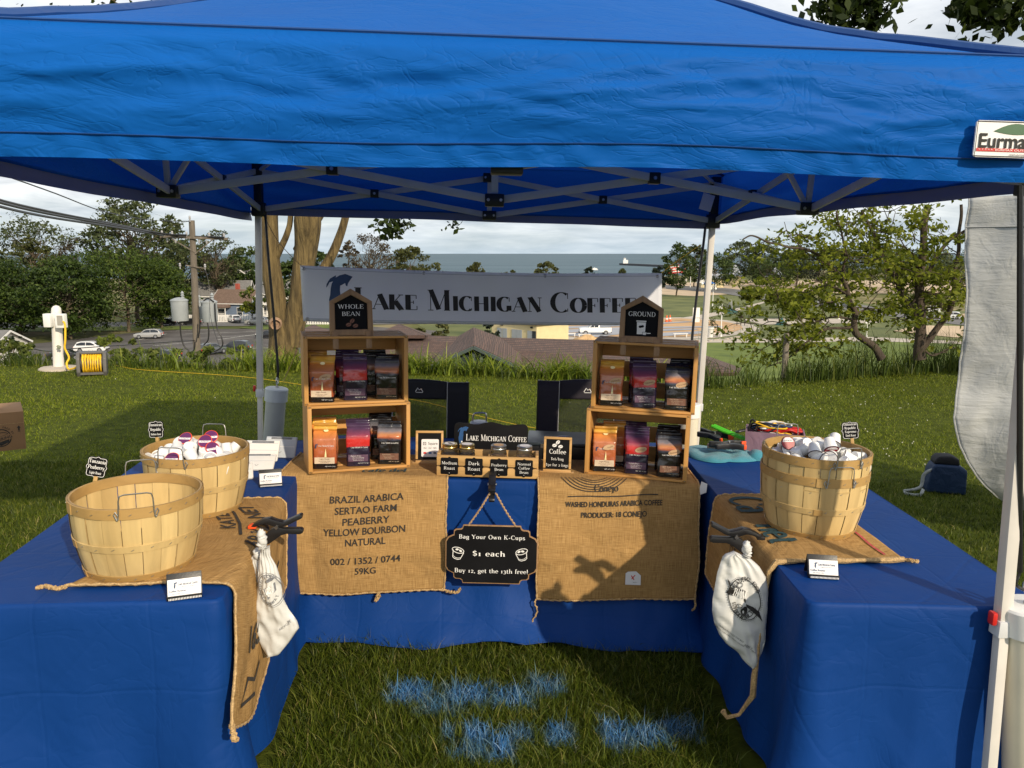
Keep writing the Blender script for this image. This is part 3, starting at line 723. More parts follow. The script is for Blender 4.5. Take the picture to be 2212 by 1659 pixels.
letters('patch_stripe_lettering', po, M['white_ink'], [('* * * * *  EURMAX OUTDOOR', 0.135, 0.0245, 0.0075, 'sans', dict(w=0.24))], patch_fn, 0.008)
lf_ = MB(); flat_poly(lf_, [(0.07 + 0.19 * t, 0.100 + 0.030 * sin(pi * t)) for t in np.linspace(0, 1, 12)] + [(0.07 + 0.19 * t, 0.100 - 0.012 * sin(pi * t)) for t in np.linspace(0.95, 0.05, 10)], patch_fn, 0.0065)
M['patch_green'] = mat('patch_green', (0.05, 0.12, 0.06), 0.6)
lf_.build('patch_leaf', M['patch_green'], po, smooth=False)
tg = MB(); q = TI @ P(1527, 437, 4.9)
tg.box(q, (0.075, 0.003, 0.10), Matrix.Rotation(radians(14), 3, 'Y')); tg.build('paper_tag', M['card'], tent)
def weight_tube(label, base, top, rad, mt, capmat, hook=True, group='tent ballast tubes'):
 base, top = V(base), V(top); ax = (top - base); L = ax.length; ax.normalize()
 t = thing('ballast_tube', label, 'tent weight', base, 0, group, tilt=False)
 R3 = ax.to_track_quat('Z', 'Y').to_matrix()
 a = MB(); a.lathe([(rad * .98, 0), (rad, 0.004), (rad, L - 0.07)], 40, rot=R3, cap1=False); a.build('pipe', mt, t)
 c = MB(); c.lathe([(rad + 0.001, L - 0.085), (rad + 0.009, L - 0.083), (rad + 0.009, L - 0.006), (rad + 0.003, L), (0.001, L + 0.004)], 40, rot=R3, cap0=False); c.build('cap', capmat, t, angle=25)
 h = MB(); h.lathe([(0.013, L + 0.003), (0.013, L + 0.012), (0.005, L + 0.013), (0.005, L + 0.03)], 6, rot=R3)
 ring = [V((0.020 * cos(x), 0, L + 0.048 + 0.022 * sin(x))) for x in np.linspace(-1.4, 4.4, 22)]
 h.tube([R3 @ p for p in ring], 0.0048, 7); h.build('eye_bolt', M['steel'], t)
 return t, R3 @ V((0, 0, L + 0.066)) + base
def cord(name, label, pts, r, mt, cat='cord', group=None, n=24, hook=False):
 pts = bez(pts, n); o = V(pts[0]); mb = MB(); mb.tube([p - o for p in pts], r, 7)
 ob = mb.build(name, mt, None); ob.location = o; return tag(ob, label, cat, group)
b0 = P(588, 968, 4.80); b0.z = 0.53
wt1, hk1 = weight_tube('grey ballast tube hanging on the left rear leg of the tent', P(588, 975, 4.80), P(598, 838, 4.80), 0.062, M['grey_pipe'], mat('grey_cap', (0.5, 0.54, 0.56), 0.4, 0.05))
cord('bungee_cord', 'thin black bungee cord from the left rear tent corner down to the grey ballast tube', [P(573, 463, 4.85), P(580, 560, 4.83), P(592, 690, 4.82), P(600, 790, 4.8), hk1], 0.0085, M['black'], 'cord')
wt2, hk2 = weight_tube('cream ballast tube behind the right coffee crates, on the right rear leg', P(1482, 1010, 4.75), P(1489, 872, 4.75), 0.062, M['cream'], M['white_plastic'])
cord('bungee_cord', 'thin black bungee cord slanting down from the right rear tent corner behind the crates', [P(1524, 490, 4.9), P(1518, 540, 4.88), P(1505, 640, 4.85), P(1495, 735, 4.8), P(1490, 840, 4.75), hk2], 0.0085, M['black'], 'cord')
fx = LEGPT['fr'][1]
wt3, hk3 = weight_tube('cream ballast tube beside the nearest tent leg, cut by the photo edge', P(2216, 1800, 2.10), P(2222, 1306, 2.10), 0.066, M['cream'], M['white_plastic'])
letters('pipe_lettering', wt3, M['black_ink'], [('WATER PRESSURE', 0.0, 0.30, 0.009, 'sans', dict(rot=-pi / 2)), ('4 PVC 1120', 0.014, 0.16, 0.009, 'sans', dict(rot=-pi / 2))],
  lambda x, y, z: V((0.0665 * sin(x / 0.066 - 0.62) , -0.0675 * cos(x / 0.066 - 0.62), y + 0.2)), 0.0)
cord('ratchet_strap', 'black strap dropping from the canopy to the nearest ballast tube', [P(2204, 400, 2.10), P(2203, 700, 2.10), P(2203, 1100, 2.10), P(2203, 1235, 2.10)], 0.008, M['black'], 'strap', n=12)
cord('bungee_cord', 'short black hook cord tied into the eye of the nearest ballast tube', [P(2203, 1236, 2.10), P(2195, 1262, 2.10), hk3 - V((0.014, 0, 0.02))], 0.0045, M['black'], 'cord')
# ------------------------------------------------------------------ tables and cloths
M['cloth'] = fabric('table_cloth', (0.003, 0.040, 0.195), 0.6, sheen=0.0, crease=0.22, cs=2.3, weave=0.18, folds=0.22, spec=0.16)
def burlap_mat():
 m, nt, b, out = new_mat('burlap')
 uv = nt.nodes.new('ShaderNodeTexCoord').outputs['UV']
 def mp(s):
  q = nt.nodes.new('ShaderNodeMapping'); q.inputs['Scale'].default_value = s; nt.links.new(uv, q.inputs[0]); return q.outputs[0]
 a = n_noise(nt, mp((430, 16, 1)), 1.0, 2); c = n_noise(nt, mp((16, 430, 1)), 1.0, 2)
 w = n_math(nt, 'ADD', n_math(nt, 'MULTIPLY', a, 0.5), n_math(nt, 'MULTIPLY', c, 0.5))
 col = n_ramp(nt, w, [(0.33, (0.255, 0.148, 0.055)), (0.5, (0.42, 0.255, 0.10)), (0.67, (0.56, 0.36, 0.155))])
 big = n_noise(nt, mp((3, 3, 1)), 1.0, 4)
 col = n_mix(nt, 1.0, col, n_ramp(nt, big, [(0.3, (0.84, 0.82, 0.78)), (0.7, (1, 0.98, 0.94))]), 'MULTIPLY')
 nt.links.new(col, b.inputs['Base Color']); b.inputs['Roughness'].default_value = 0.95; b.inputs['Specular IOR Level'].default_value = 0.1
 n_bump(nt, b, w, 0.9, 0.003); n_bump(nt, b, n_noise(nt, mp((4, 6, 1)), 1.0, 3, 0.5, 1.2), 0.8, 0.022)
 return m
M['burlap'] = burlap_mat()
M['twine'] = mat('hem_twine', (0.47, 0.31, 0.14), 0.95, 0.4, 160, bump=0.9, bs=320)
def tablecloth(label, loc, rz, L, W, H, seed, r1=0.12, flare=0.05, lift=None, fold=0.05, corner=1.0):
 ob_root = thing('tablecloth', label, 'tablecloth', loc, rz)
 mb = MB(); NP = 360; R0 = 0.022; ROW = 30
 def perim(r, ex):
  pts = []; a, b = L / 2 + ex, W / 2 + ex
  cs = [(a - r, -b + r, -pi / 2), (a - r, b - r, 0), (-a + r, b - r, pi / 2), (-a + r, -b + r, pi)]
  raw = []
  for (cx, cy, a0) in cs:
   for k in range(9):
    an = a0 + k / 8 * pi / 2; raw.append(V((cx + r * cos(an), cy + r * sin(an), 0)))
  raw.append(raw[0]); d = [0.0]
  for i in range(1, len(raw)): d.append(d[-1] + (raw[i] - raw[i - 1]).length)
  xs = [p.x for p in raw]; ys = [p.y for p in raw]
  t = np.linspace(0, d[-1], NP + 1)[:-1]
  return list(zip(np.interp(t, d, xs), np.interp(t, d, ys)))
 base = perim(R0 + 0.01, 0)
 rings = []
 for q in (0.0, 0.3, 0.6, 0.85, 0.96, 0.99):
  rings.append([V((x * q, y * q if q < .9 else y * q, H + noise.noise(V((x * q * 2.2, y * q * 2.2, seed))) * 0.004)) for x, y in base])
 for th in np.linspace(0.15, pi / 2, 5):
  pp = perim(R0 + 0.01, 0); rings.append([V((x * (1 - 0.012 * (1 - sin(th))), y * (1 - 0.02 * (1 - sin(th))), H - 0.014 * (1 - cos(th)))) for x, y in pp])
 for k in range(1, ROW + 1):
  f = k / ROW; pp = perim(R0 + 0.01 + r1 * f, 0.004 + flare * f ** 4); ring = []
  for i, (x, y) in enumerate(pp):
   nx, ny = pp[(i + 1) % NP][1] - pp[i - 1][1], -(pp[(i + 1) % NP][0] - pp[i - 1][0]); l = sqrt(nx * nx + ny * ny) or 1
   q = noise.noise(V((x * 2.1, y * 2.1, seed + f * 0.5))) * 1.0 + 0.6 * noise.noise(V((x * 5.2 + f * 0.7, y * 5.2, seed + 4 - f)))
   q += 0.35 * (0.5 - abs(noise.noise(V((x * 3.4 + f * 1.2, y * 3.4 - f * 0.9, seed + 9)))) * 2.2)
   q *= fold * (f ** 1.4) * (0.3 + 0.7 * f)
   dc = sqrt((L / 2 - abs(x)) ** 2 + (W / 2 - abs(y)) ** 2); q += f ** 1.3 * (.06 * math.exp(-(dc / .11) ** 2) - .035 * math.exp(-((dc - .26) / .09) ** 2)) * (corner if abs(x) > L / 2 - .5 else 0)
   z = H - 0.014 - (H - 0.014 - 0.022) * f
   lf = lift(x, y) if lift else 0.0
   z += lf * f + 0.012 * f * noise.noise(V((x * 3, y * 3, seed + 2)))
   ring.append(V((x + nx / l * q, y + ny / l * q, z)))
  rings.append(ring)
 vs = [p for r in rings for p in r]; fs = []
 for j in range(len(rings) - 1):
  for i in range(NP):
   i2 = (i + 1) % NP; fs.append((j * NP + i, (j + 1) * NP + i, (j + 1) * NP + i2, j * NP + i2))
 mb.add(vs, fs)
 c = mb.build('cloth', M['cloth'], ob_root, weld=True, angle=60)
 hm = MB(); hm.tube([p + V((0, 0, 0.002)) for p in rings[-1]], 0.003, 5, closed=True); hm.build('hem', M['cloth'], ob_root)
 return ob_root
def site(x, y, h=0.0): return V((x, y, gz(x) + h))
CT = (V((-0.108, 3.70, gz(-0.108))), radians(-0.3), 1.82, 0.78)
A_L = radians(5.8)
LT = (V((-1.325, 2.985, gz(-1.325))), radians(90 + 5.8), 1.92, 0.76)
RT = (V((1.222, 3.06, gz(1.222))), radians(-90), 1.85, 0.725)
tablecloth('blue cloth over the middle table, under the coffee crates and jars', CT[0], CT[1], CT[2], CT[3], 0.74, 3.1, 0.20, 0.16,
   lift=lambda x, y: (0.03 * math.exp(-((x - 0.12) / 0.3) ** 2) - 0.0) if y < -0.2 else 0.0, fold=0.062, corner=0.0)
tablecloth('blue cloth over the left table that carries the empty basket', LT[0], LT[1], LT[2], LT[3], 0.74, 17.4, 0.10, 0.03, fold=0.05)
tablecloth('blue cloth over the right table that carries the nested baskets', RT[0], RT[1], RT[2], RT[3], 0.74, 29.7, 0.10, 0.02, fold=0.06)
M['table_plastic'] = mat('table_plastic', (0.5, 0.5, 0.48), 0.6)
for lab, (c_, rz_, L_, W_) in (('middle', CT), ('left', LT), ('right', RT)):
 pass
class Sack:
 """a burlap bag laid over a table edge; xm along the edge, sm from the inner end over the edge and down"""
 def __init__(s, tb, x0, x1, top, hang, seed, skew=0.0, shear=0.0, lip=0.018, lean=0.02, slant=0.0):
  s.c, s.rz, s.L, s.W = tb; s.x0, s.x1, s.top, s.hang, s.seed, s.skew, s.shear, s.lip, s.lean, s.slant = x0, x1, top, hang, seed, skew, shear, lip, lean, slant
  s.wid = x1 - x0; s.len = top + hang
 def raw(s, xm, sm):
  t = xm / s.wid
  x = s.x0 + xm + s.shear * (sm / s.len)
  yE = -s.W / 2 - s.lip; zE = 0.74 + 0.010
  if callable(s.skew): e = s.skew(t)
  else: e = s.skew * t
  d = sm - s.top + e; r = 0.035
  wob = noise.noise(V((xm * 2.6, sm * 2.2, s.seed))) * 0.026 + noise.noise(V((xm * 6.3, sm * 5.2, s.seed + 3))) * 0.008
  ew = noise.noise(V((0.0, sm * 5.0, s.seed + (7 if t < .5 else 8)))) * 0.014 * abs(2 * t - 1) ** 3
  if d < -r * 0.785:
   y = yE + r - (d + r * 0.785); z = zE + max(0.0, noise.noise(V((xm * 5, sm * 5, s.seed))) * 0.008)
  elif d < r * 0.785:
   a = (d + r * 0.785) / (r * 1.57) * pi / 2; y = yE + r - r * sin(a); z = zE - r + r * cos(a)
  else:
   h = d - r * 0.785; x += s.slant * h; y = yE - s.lean * min(1, h / 0.3) - abs(wob) * min(1.0, h / 0.1); z = zE - r - h
  return V((x + ew, y, z))
 def pt(s, xm, sm, off=0.0):
  p = s.raw(xm, sm)
  if off:
   a = s.raw(xm + 0.02, sm) - s.raw(xm - 0.02, sm); b = s.raw(xm, sm + 0.02) - s.raw(xm, sm - 0.02)
   n = b.cross(a); n.normalize()
   if n.y > 0.5 or n.z < -0.5: n.negate()
   p = p + n * off
  return p
 def fn(s, xo, so):                                   # letters placed at x right, y up
  return lambda x, y, z: s.pt(xo + x, so - y, z + 0.0055)
 def build(s, label, nu=70, nv=80, tassels=True):
  root = thing('burlap_sack', label, 'burlap sack', s.c, s.rz, 'printed coffee sacks laid over the tables')
  vs = [s.pt(i / nu * s.wid, j / nv * s.len) for j in range(nv + 1) for i in range(nu + 1)]
  fs = [(j * (nu + 1) + i, (j + 1) * (nu + 1) + i, (j + 1) * (nu + 1) + i + 1, j * (nu + 1) + i + 1) for j in range(nv) for i in range(nu)]
  me = bpy.data.meshes.new('cloth'); me.from_pydata([tuple(p) for p in vs], [], fs)
  uvl = me.uv_layers.new(name='UVMap')
  for p in me.polygons:
   for li, vi in zip(p.loop_indices, p.vertices):
    uvl.data[li].uv = ((vi % (nu + 1)) / nu * s.wid, (vi // (nu + 1)) / nv * s.len)
  finish(me, True, 60); o = link_mesh('cloth', me, M['burlap'], root)
  so = o.modifiers.new('thickness', 'SOLIDIFY'); so.thickness = 0.004; so.offset = 0.0
  hm = MB()
  for seq in ([s.pt(0, sm, .003) for sm in np.linspace(0, s.len, 60)], [s.pt(xm, s.len, .003) for xm in np.linspace(0, s.wid, 60)], [s.pt(s.wid, sm, .003) for sm in np.linspace(0, s.len, 60)]):
   hm.tube([p + V((0, 0, 0.0015 * sin(i * 2.1))) for i, p in enumerate(seq)], [0.0042 + 0.0016 * sin(i * 2.3) for i in range(len(seq))], 6)
  hm.build('hem', M['twine'], root)
  s.root = root
  return root
 def tassel(s, pts, r=0.006):
  mb = MB(); pts = bez(pts, 30); mb.tube([p + V((0.002 * sin(i * 1.9), 0, 0.002 * cos(i * 1.7))) for i, p in enumerate(pts)], [r * (1 + .25 * sin(i * 1.3)) for i in range(len(pts))], 6)
  mb.build('tassel', M['twine'], s.root)
S1 = Sack(CT, -0.945, -0.195, 0.36, 0.515, 2.0, lean=.055, skew=lambda t: -0.012 * t + 0.012 * sin(t * 5), shear=0.0)
S1.build('burlap sack printed BRAZIL ARABICA hanging from the middle table under the whole bean crates')
b_ = dict(bold=0.012)
letters('printed_text', S1.root, M['sack_ink'], [('BRAZIL ARABICA', .395, 0, .031, 'sans', dict(w=.325, **b_)), ('SERTAO FARM', .395, -.048, .031, 'sans', dict(w=.272, **b_)),
 ('PEABERRY', .395, -.096, .031, 'sans', dict(w=.207, **b_)), ('YELLOW BOURBON', .392, -.140, .031, 'sans', dict(w=.36, **b_)), ('NATURAL', .395, -.186, .031, 'sans', dict(w=.178, **b_)),
 ('002 / 1352 / 0744', .397, -.268, .031, 'sans', dict(w=.308, **b_)), ('59KG', .397, -.316, .031, 'sans', dict(w=.092, **b_))], S1.fn(0, 0.36 + 0.105))
letters('printed_script', S1.root, M['teal_ink'], [('cafe del', .46, 0.0, .05, 'serif', dict(thick=.2, thin=.09))], S1.fn(0, 0.36 - 0.045))
S1.tassel([S1.pt(.74, .872), S1.pt(.76, .868) + V((0.02, -.01, -.012)), S1.pt(.75, .87) + V((0.06, -.02, -.005)), S1.pt(.75, .87) + V((0.075, -.02, .01))])
S1.tassel([S1.pt(.455, .875), S1.pt(.45, .875) + V((-.005, -.01, -.025)), S1.pt(.455, .875) + V((-.012, -.012, -.035)), S1.pt(.45, .875) + V((.012, -.012, -.012))])
S2 = Sack(CT, 0.212, 0.925, 0.36, 0.515, 6.0, lean=.055, skew=lambda t: 0.01 * sin(t * 4 + 1))
S2.build('burlap sack printed WASHED HONDURAS ARABICA COFFEE under the ground coffee crates')
letters('printed_text', S2.root, M['sack_ink'], [('WASHED HONDURAS ARABICA COFFEE', .335, 0, .024, 'sans', dict(w=.43, bold=.02)), ('PRODUCER: 18 CONEJO', .335, -.047, .024, 'sans', dict(w=.29, bold=.02))], S2.fn(0, 0.36 + 0.095))
lr = MB(); stroke(lr, [(.13 + .4 * t, .002 * sin(t * 9)) for t in np.linspace(0, 1, 24)], .0045, S2.fn(0, .36 + .05)); lr.build('printed_line', M['sack_ink'], S2.root, smooth=False)
em = MB()
for k, rr in enumerate((.05, .066, .082, .098, .113, .128)):
 stroke(em, [(.25 + rr * 1.15 * cos(a), rr * .62 * sin(a)) for a in np.linspace(pi * 1.02, pi * 1.98, 26)], .0035, S2.fn(0, .36 - .05))
em.build('printed_emblem', M['sack_ink'], S2.root, smooth=False)
letters('printed_script', S2.root, M['sack_ink'], [('Conejo', .30, 0.0, .03, 'serif', dict(thick=.16, thin=.07))], S2.fn(0, 0.36 + 0.03))
st = MB(); flat_poly(st, [(.395, -.335), (.395, -.28), (.405, -.272), (.44, -.27), (.462, -.29), (.464, -.337)], S2.fn(0, .36 + .11), .002); so_ = st.build('paper_sticker', M['card'], S2.root, smooth=False)
sx = MB(); stroke(sx, [(.417, -.315), (.437, -.288)], .004, S2.fn(0, .36 + .11), .003); stroke(sx, [(.420, -.29), (.434, -.311)], .004, S2.fn(0, .36 + .11), .0034); sx.build('sticker_mark', M['red'], so_, smooth=False)
letters('sticker_text', so_, M['black_ink'], [('COFFEE GRADE 1', .428, -.325, .004, 'sans', {})], S2.fn(0, .36 + .11), 0.003)
S2.tassel([S2.pt(.0, .872), S2.pt(-.01, .88) + V((0, -.01, -.01)), S2.pt(.0, .90) + V((.002, -.015, -.03)), S2.pt(-.02, .93) + V((0, -.015, -.05)), S2.pt(-.02, .95) + V((.004, -.015, -.06))], .0035)
S2.tassel([S2.pt(.71, .872), S2.pt(.715, .885) + V((0, -.01, -.02)), S2.pt(.70, .89) + V((0, -.012, -.035))], .0045)
tgm = MB(); tgm.prism([(0, 0), (.026, .01), (.028, .05), (.002, .06), (-.004, .03)], -.001, .001, fn=lambda p: p + S2.pt(.715, .395) + V((0, -.012, -.01))); tgm.build('tag', M['card'], S2.root)
S3 = Sack(LT, -0.862, -0.06, 0.53, 0.285, 12.0, skew=lambda t: 0.06 + 0.10 * sin(pi * min(1, t * 1.1)) - 0.14 * max(0.0, t - .62), shear=0.0, lip=0.014, slant=-0.60)
S3.build('burlap sack under the empty basket, draped over the inner side of the left table')
letters('printed_text', S3.root, M['sack_ink'], [('69 KG. NET', .50, 0, .06, 'sans', dict(w=.40, bold=.02)), ('KATENDE', .60, .115, .055, 'sans', dict(w=.3, bold=.02)), ('165', .25, -.255, .07, 'sans', dict(w=.17, bold=.025))], S3.fn(0, .39))
for pl_ in ([(.38, .085), (.50, .10), (.62, .09), (.74, .10)], [(.36, -.19), (.46, -.195), (.6, -.19)], [(.33, -.31), (.25, -.335), (.17, -.32), (.10, -.38), (.27, -.375)]): ml = MB(); stroke(ml, pl_, .011, S3.fn(0, .39)); ml.build('printed_line', M['sack_ink'], S3.root, smooth=False)
S3.tassel([S3.pt(0, .0), S3.pt(0, 0) + V((-.02, .02, .002)), S3.pt(0, 0) + V((-.01, .05, .006)), S3.pt(0, 0) + V((-.02, .07, .004))])
S3.tassel([S3.pt(.01, .806), S3.pt(.0, .815) + V((-.005, -.01, -.015)), S3.pt(0, .806) + V((-.02, -.012, -.03)), S3.pt(0, .815) + V((0, -.014, -.035))], .008)
S4 = Sack(RT, -0.115, 0.60, 0.47, 0.30, 21.0, skew=lambda t: 0.03 - 0.02 * t, shear=0.07)
S4.build('burlap sack under the nested baskets, draped over the inner side of the right table')
letters('printed_script', S4.root, M['teal_ink'], [('Ca', .14, .01, .15, 'serif', dict(thick=.2, thin=.09)), ('net', .47, .015, .12, 'serif', dict(thick=.22, thin=.10))], S4.fn(0, .42))
letters('printed_text', S4.root, M['sack_ink'], [('DE', .33, -.155, .04, 'sans', {})], S4.fn(0, .42))
sp = MB(); stroke(sp, [(.02 + t * .66, -.0 + .003 * sin(t * 20)) for t in np.linspace(0, 1, 20)], .009, S4.fn(0, .055)); sp.build('woven_stripe', mat('stripe_red', (.45, .06, .07), .9, .3, 120), S4.root, smooth=False)
rp = [S4.pt(.715, sm) + V((.004, -.006, .004)) for sm in np.linspace(.0, .77, 20)]
S4.tassel(rp + [rp[-1] + V((.0, -.005, -.08)), rp[-1] + V((-.002, -.004, -.15)), rp[-1] + V((-.03, -.01, -.20)), rp[-1] + V((-.045, -.03, -.25)), rp[-1] + V((-.05, -.07, -.26)), rp[-1] + V((-.05, -.085, -.24))], .0085)
S4.tassel([S4.pt(.71, .0), S4.pt(.71, .0) + V((.015, .015, .004)), S4.pt(.71, .0) + V((.02, .035, .002))])
# ------------------------------------------------------------------ wooden crates
M['pine'] = wood('crate_pine', (0.66, 0.345, 0.10), 0.66, 0, 0.5)
M['pine_v'] = wood('crate_pine_upright', (0.66, 0.345, 0.10), 0.66, 2, 0.5)
M['oak'] = wood('sign_oak', (0.36, 0.21, 0.10), 0.7, 2, 0.5)
CW, CD, CH = 0.457, 0.245, 0.305
def crate(label, loc, rz):
 t = thing('wooden_crate', label, 'crate', loc, rz, 'wooden crates stacked as shelves on the middle table')
 for sx in (-1, 1):
  sb = MB()
  sb.box((sx * (CW / 2 - .009), CD / 2, CH / 2), (.018, CD, CH)); sb.build('side_panel', M['pine_v'], t, bevel=.0015)
 for z in (.0055, CH - .0055):
  for k in range(3):
   q = MB(); q.box((0, .034 + k * .0855, z), (CW - .001, .068, .0105)); q.build('slat', M['pine'], t, bevel=.0012)
 for k in range(3):
  q = MB(); q.box((0, CD - .006, .058 + k * .096 ), (CW - .037, .0095, .074)); q.build('slat', M['pine'], t, bevel=.0012)
 nl = MB()
 for sx in (-1, 1):
  for z in (.0055, CH - .0055):
   for x_ in (.004,): nl.lathe([(0, 0), (.002, 0), (.002, .0008), (0, .0008)], 6, (sx * (CW / 2 - .009), -.0004, z), rot=Matrix.Rotation(pi / 2, 3, 'X'))
 nl.build('nail', M['steel'], t)
 return t
def mid(p, q): return (V(p) + V(q)) / 2
la, lb = T(671, 1027), T(888, 1011)
lc = mid(la, lb) - V((0, .03, 0)); lrz = atan2((lb - la).y, (lb - la).x)
ra, rb = T(1261, 1025), T(1478, 1045)
rc = mid(ra, rb) - V((0, .035, 0)); rrz = atan2((rb - ra).y, (rb - ra).x)
LIFT = V((0, 0, 0.014))
cr1 = crate('lower wooden crate of the left stack, on the Brazil sack', lc + LIFT, lrz)
up1 = V((-0.012, 0.004, 0)); cr2 = crate('upper wooden crate of the left stack, below the whole bean sign', lc + LIFT + V((TILT * CH, 0, CH + .001)) + up1, lrz + radians(-2.0))
cr3 = crate('lower wooden crate of the right stack, on the Honduras sack', rc + LIFT, rrz)
up2 = V((0.018, 0.004, 0)); cr4 = crate('upper wooden crate of the right stack, below the ground coffee sign', rc + LIFT + V((TILT * CH, 0, CH + .001)) + up2, rrz + radians(1.0))
# ------------------------------------------------------------------ coffee bags
def bag_mat(name, stops, rough=0.2):
 m, nt, b, out = new_mat(name)
 vec = n_coord(nt); sep = nt.nodes.new('ShaderNodeSeparateXYZ'); nt.links.new(vec, sep.inputs[0])
 nz = n_noise(nt, n_coord(nt, (14, 14, 22)), 1.0, 5, 0.65, 0.6)
 h = n_math(nt, 'ADD', n_math(nt, 'MULTIPLY', sep.outputs['Z'], 1 / 0.215), n_math(nt, 'MULTIPLY', n_math(nt, 'SUBTRACT', nz, 0.5), 0.12))
 col = n_ramp(nt, h, stops)
 nt.links.new(col, b.inputs['Base Color']); b.inputs['Roughness'].default_value = rough; b.inputs['Coat Weight'].default_value = 0.4; b.inputs['Coat Roughness'].default_value = 0.12
 n_bump(nt, b, n_noise(nt, vec, 38, 3, 0.5, 1.5), 0.35, 0.006);
 return m
BAG = {
 'orange': bag_mat('bag_sunrise', [(0.0, (.012, .008, .008)), (0.115, (.012, .008, .008)), (0.125, (.33, .08, .03)), (0.4, (.46, .13, .05)), (0.6, (.55, .2, .1)), (0.76, (.66, .25, .06)), (0.85, (.72, .42, .06)), (0.92, (.6, .3, .05)), (1.0, (.3, .14, .06))]),
 'purple': bag_mat('bag_dusk', [(0.0, (.018, .012, .03)), (0.42, (.02, .014, .035)), (0.43, (.50, .02, .02)), (0.56, (.60, .035, .03)), (0.60, (.52, .08, .09)), (0.68, (.24, .06, .11)), (0.78, (.10, .05, .11)), (0.9, (.05, .03, .07)), (1.0, (.035, .022, .05))]),
 'black': bag_mat('bag_night', [(0.0, (.010, .009, .009)), (0.5, (.012, .010, .011)), (0.53, (.04, .05, .08)), (0.58, (.50, .14, .05)), (0.64, (.58, .26, .12)), (0.70, (.24, .22, .25)), (0.8, (.06, .065, .08)), (0.86, (.014, .014, .016)), (1.0, (.008, .008, .009))]),
}
M['kraft'] = mat('sticker_kraft', (.55, .36, .2), .7, .08, 40)
M['beige_label'] = mat('label_beige', (.62, .5, .36), .6, .08, 40)
M['plum_label'] = mat('label_plum', (.10, .05, .09), .5, .15, 50)
M['brown_label'] = mat('label_brown', (.17, .08, .05), .5, .15, 50)
M['sun_glow'] = mat('printed_sun', (.95, .80, .42), .3, .12, 60)
def bag_section(z, seed, w, d, H):
 f = z / H
 if f < .66: sx, sy = 1.0 - .02 * sin(f * 6), 1.0 - .12 * abs(f / .66 - .5)
 else:
  g = (f - .66) / .34; sx = 1.0 - .03 * g; sy = max(.05, 1.0 - 1.02 * min(1.0, g / .45) ** .9)
 return sx * w / 2, sy * d / 2
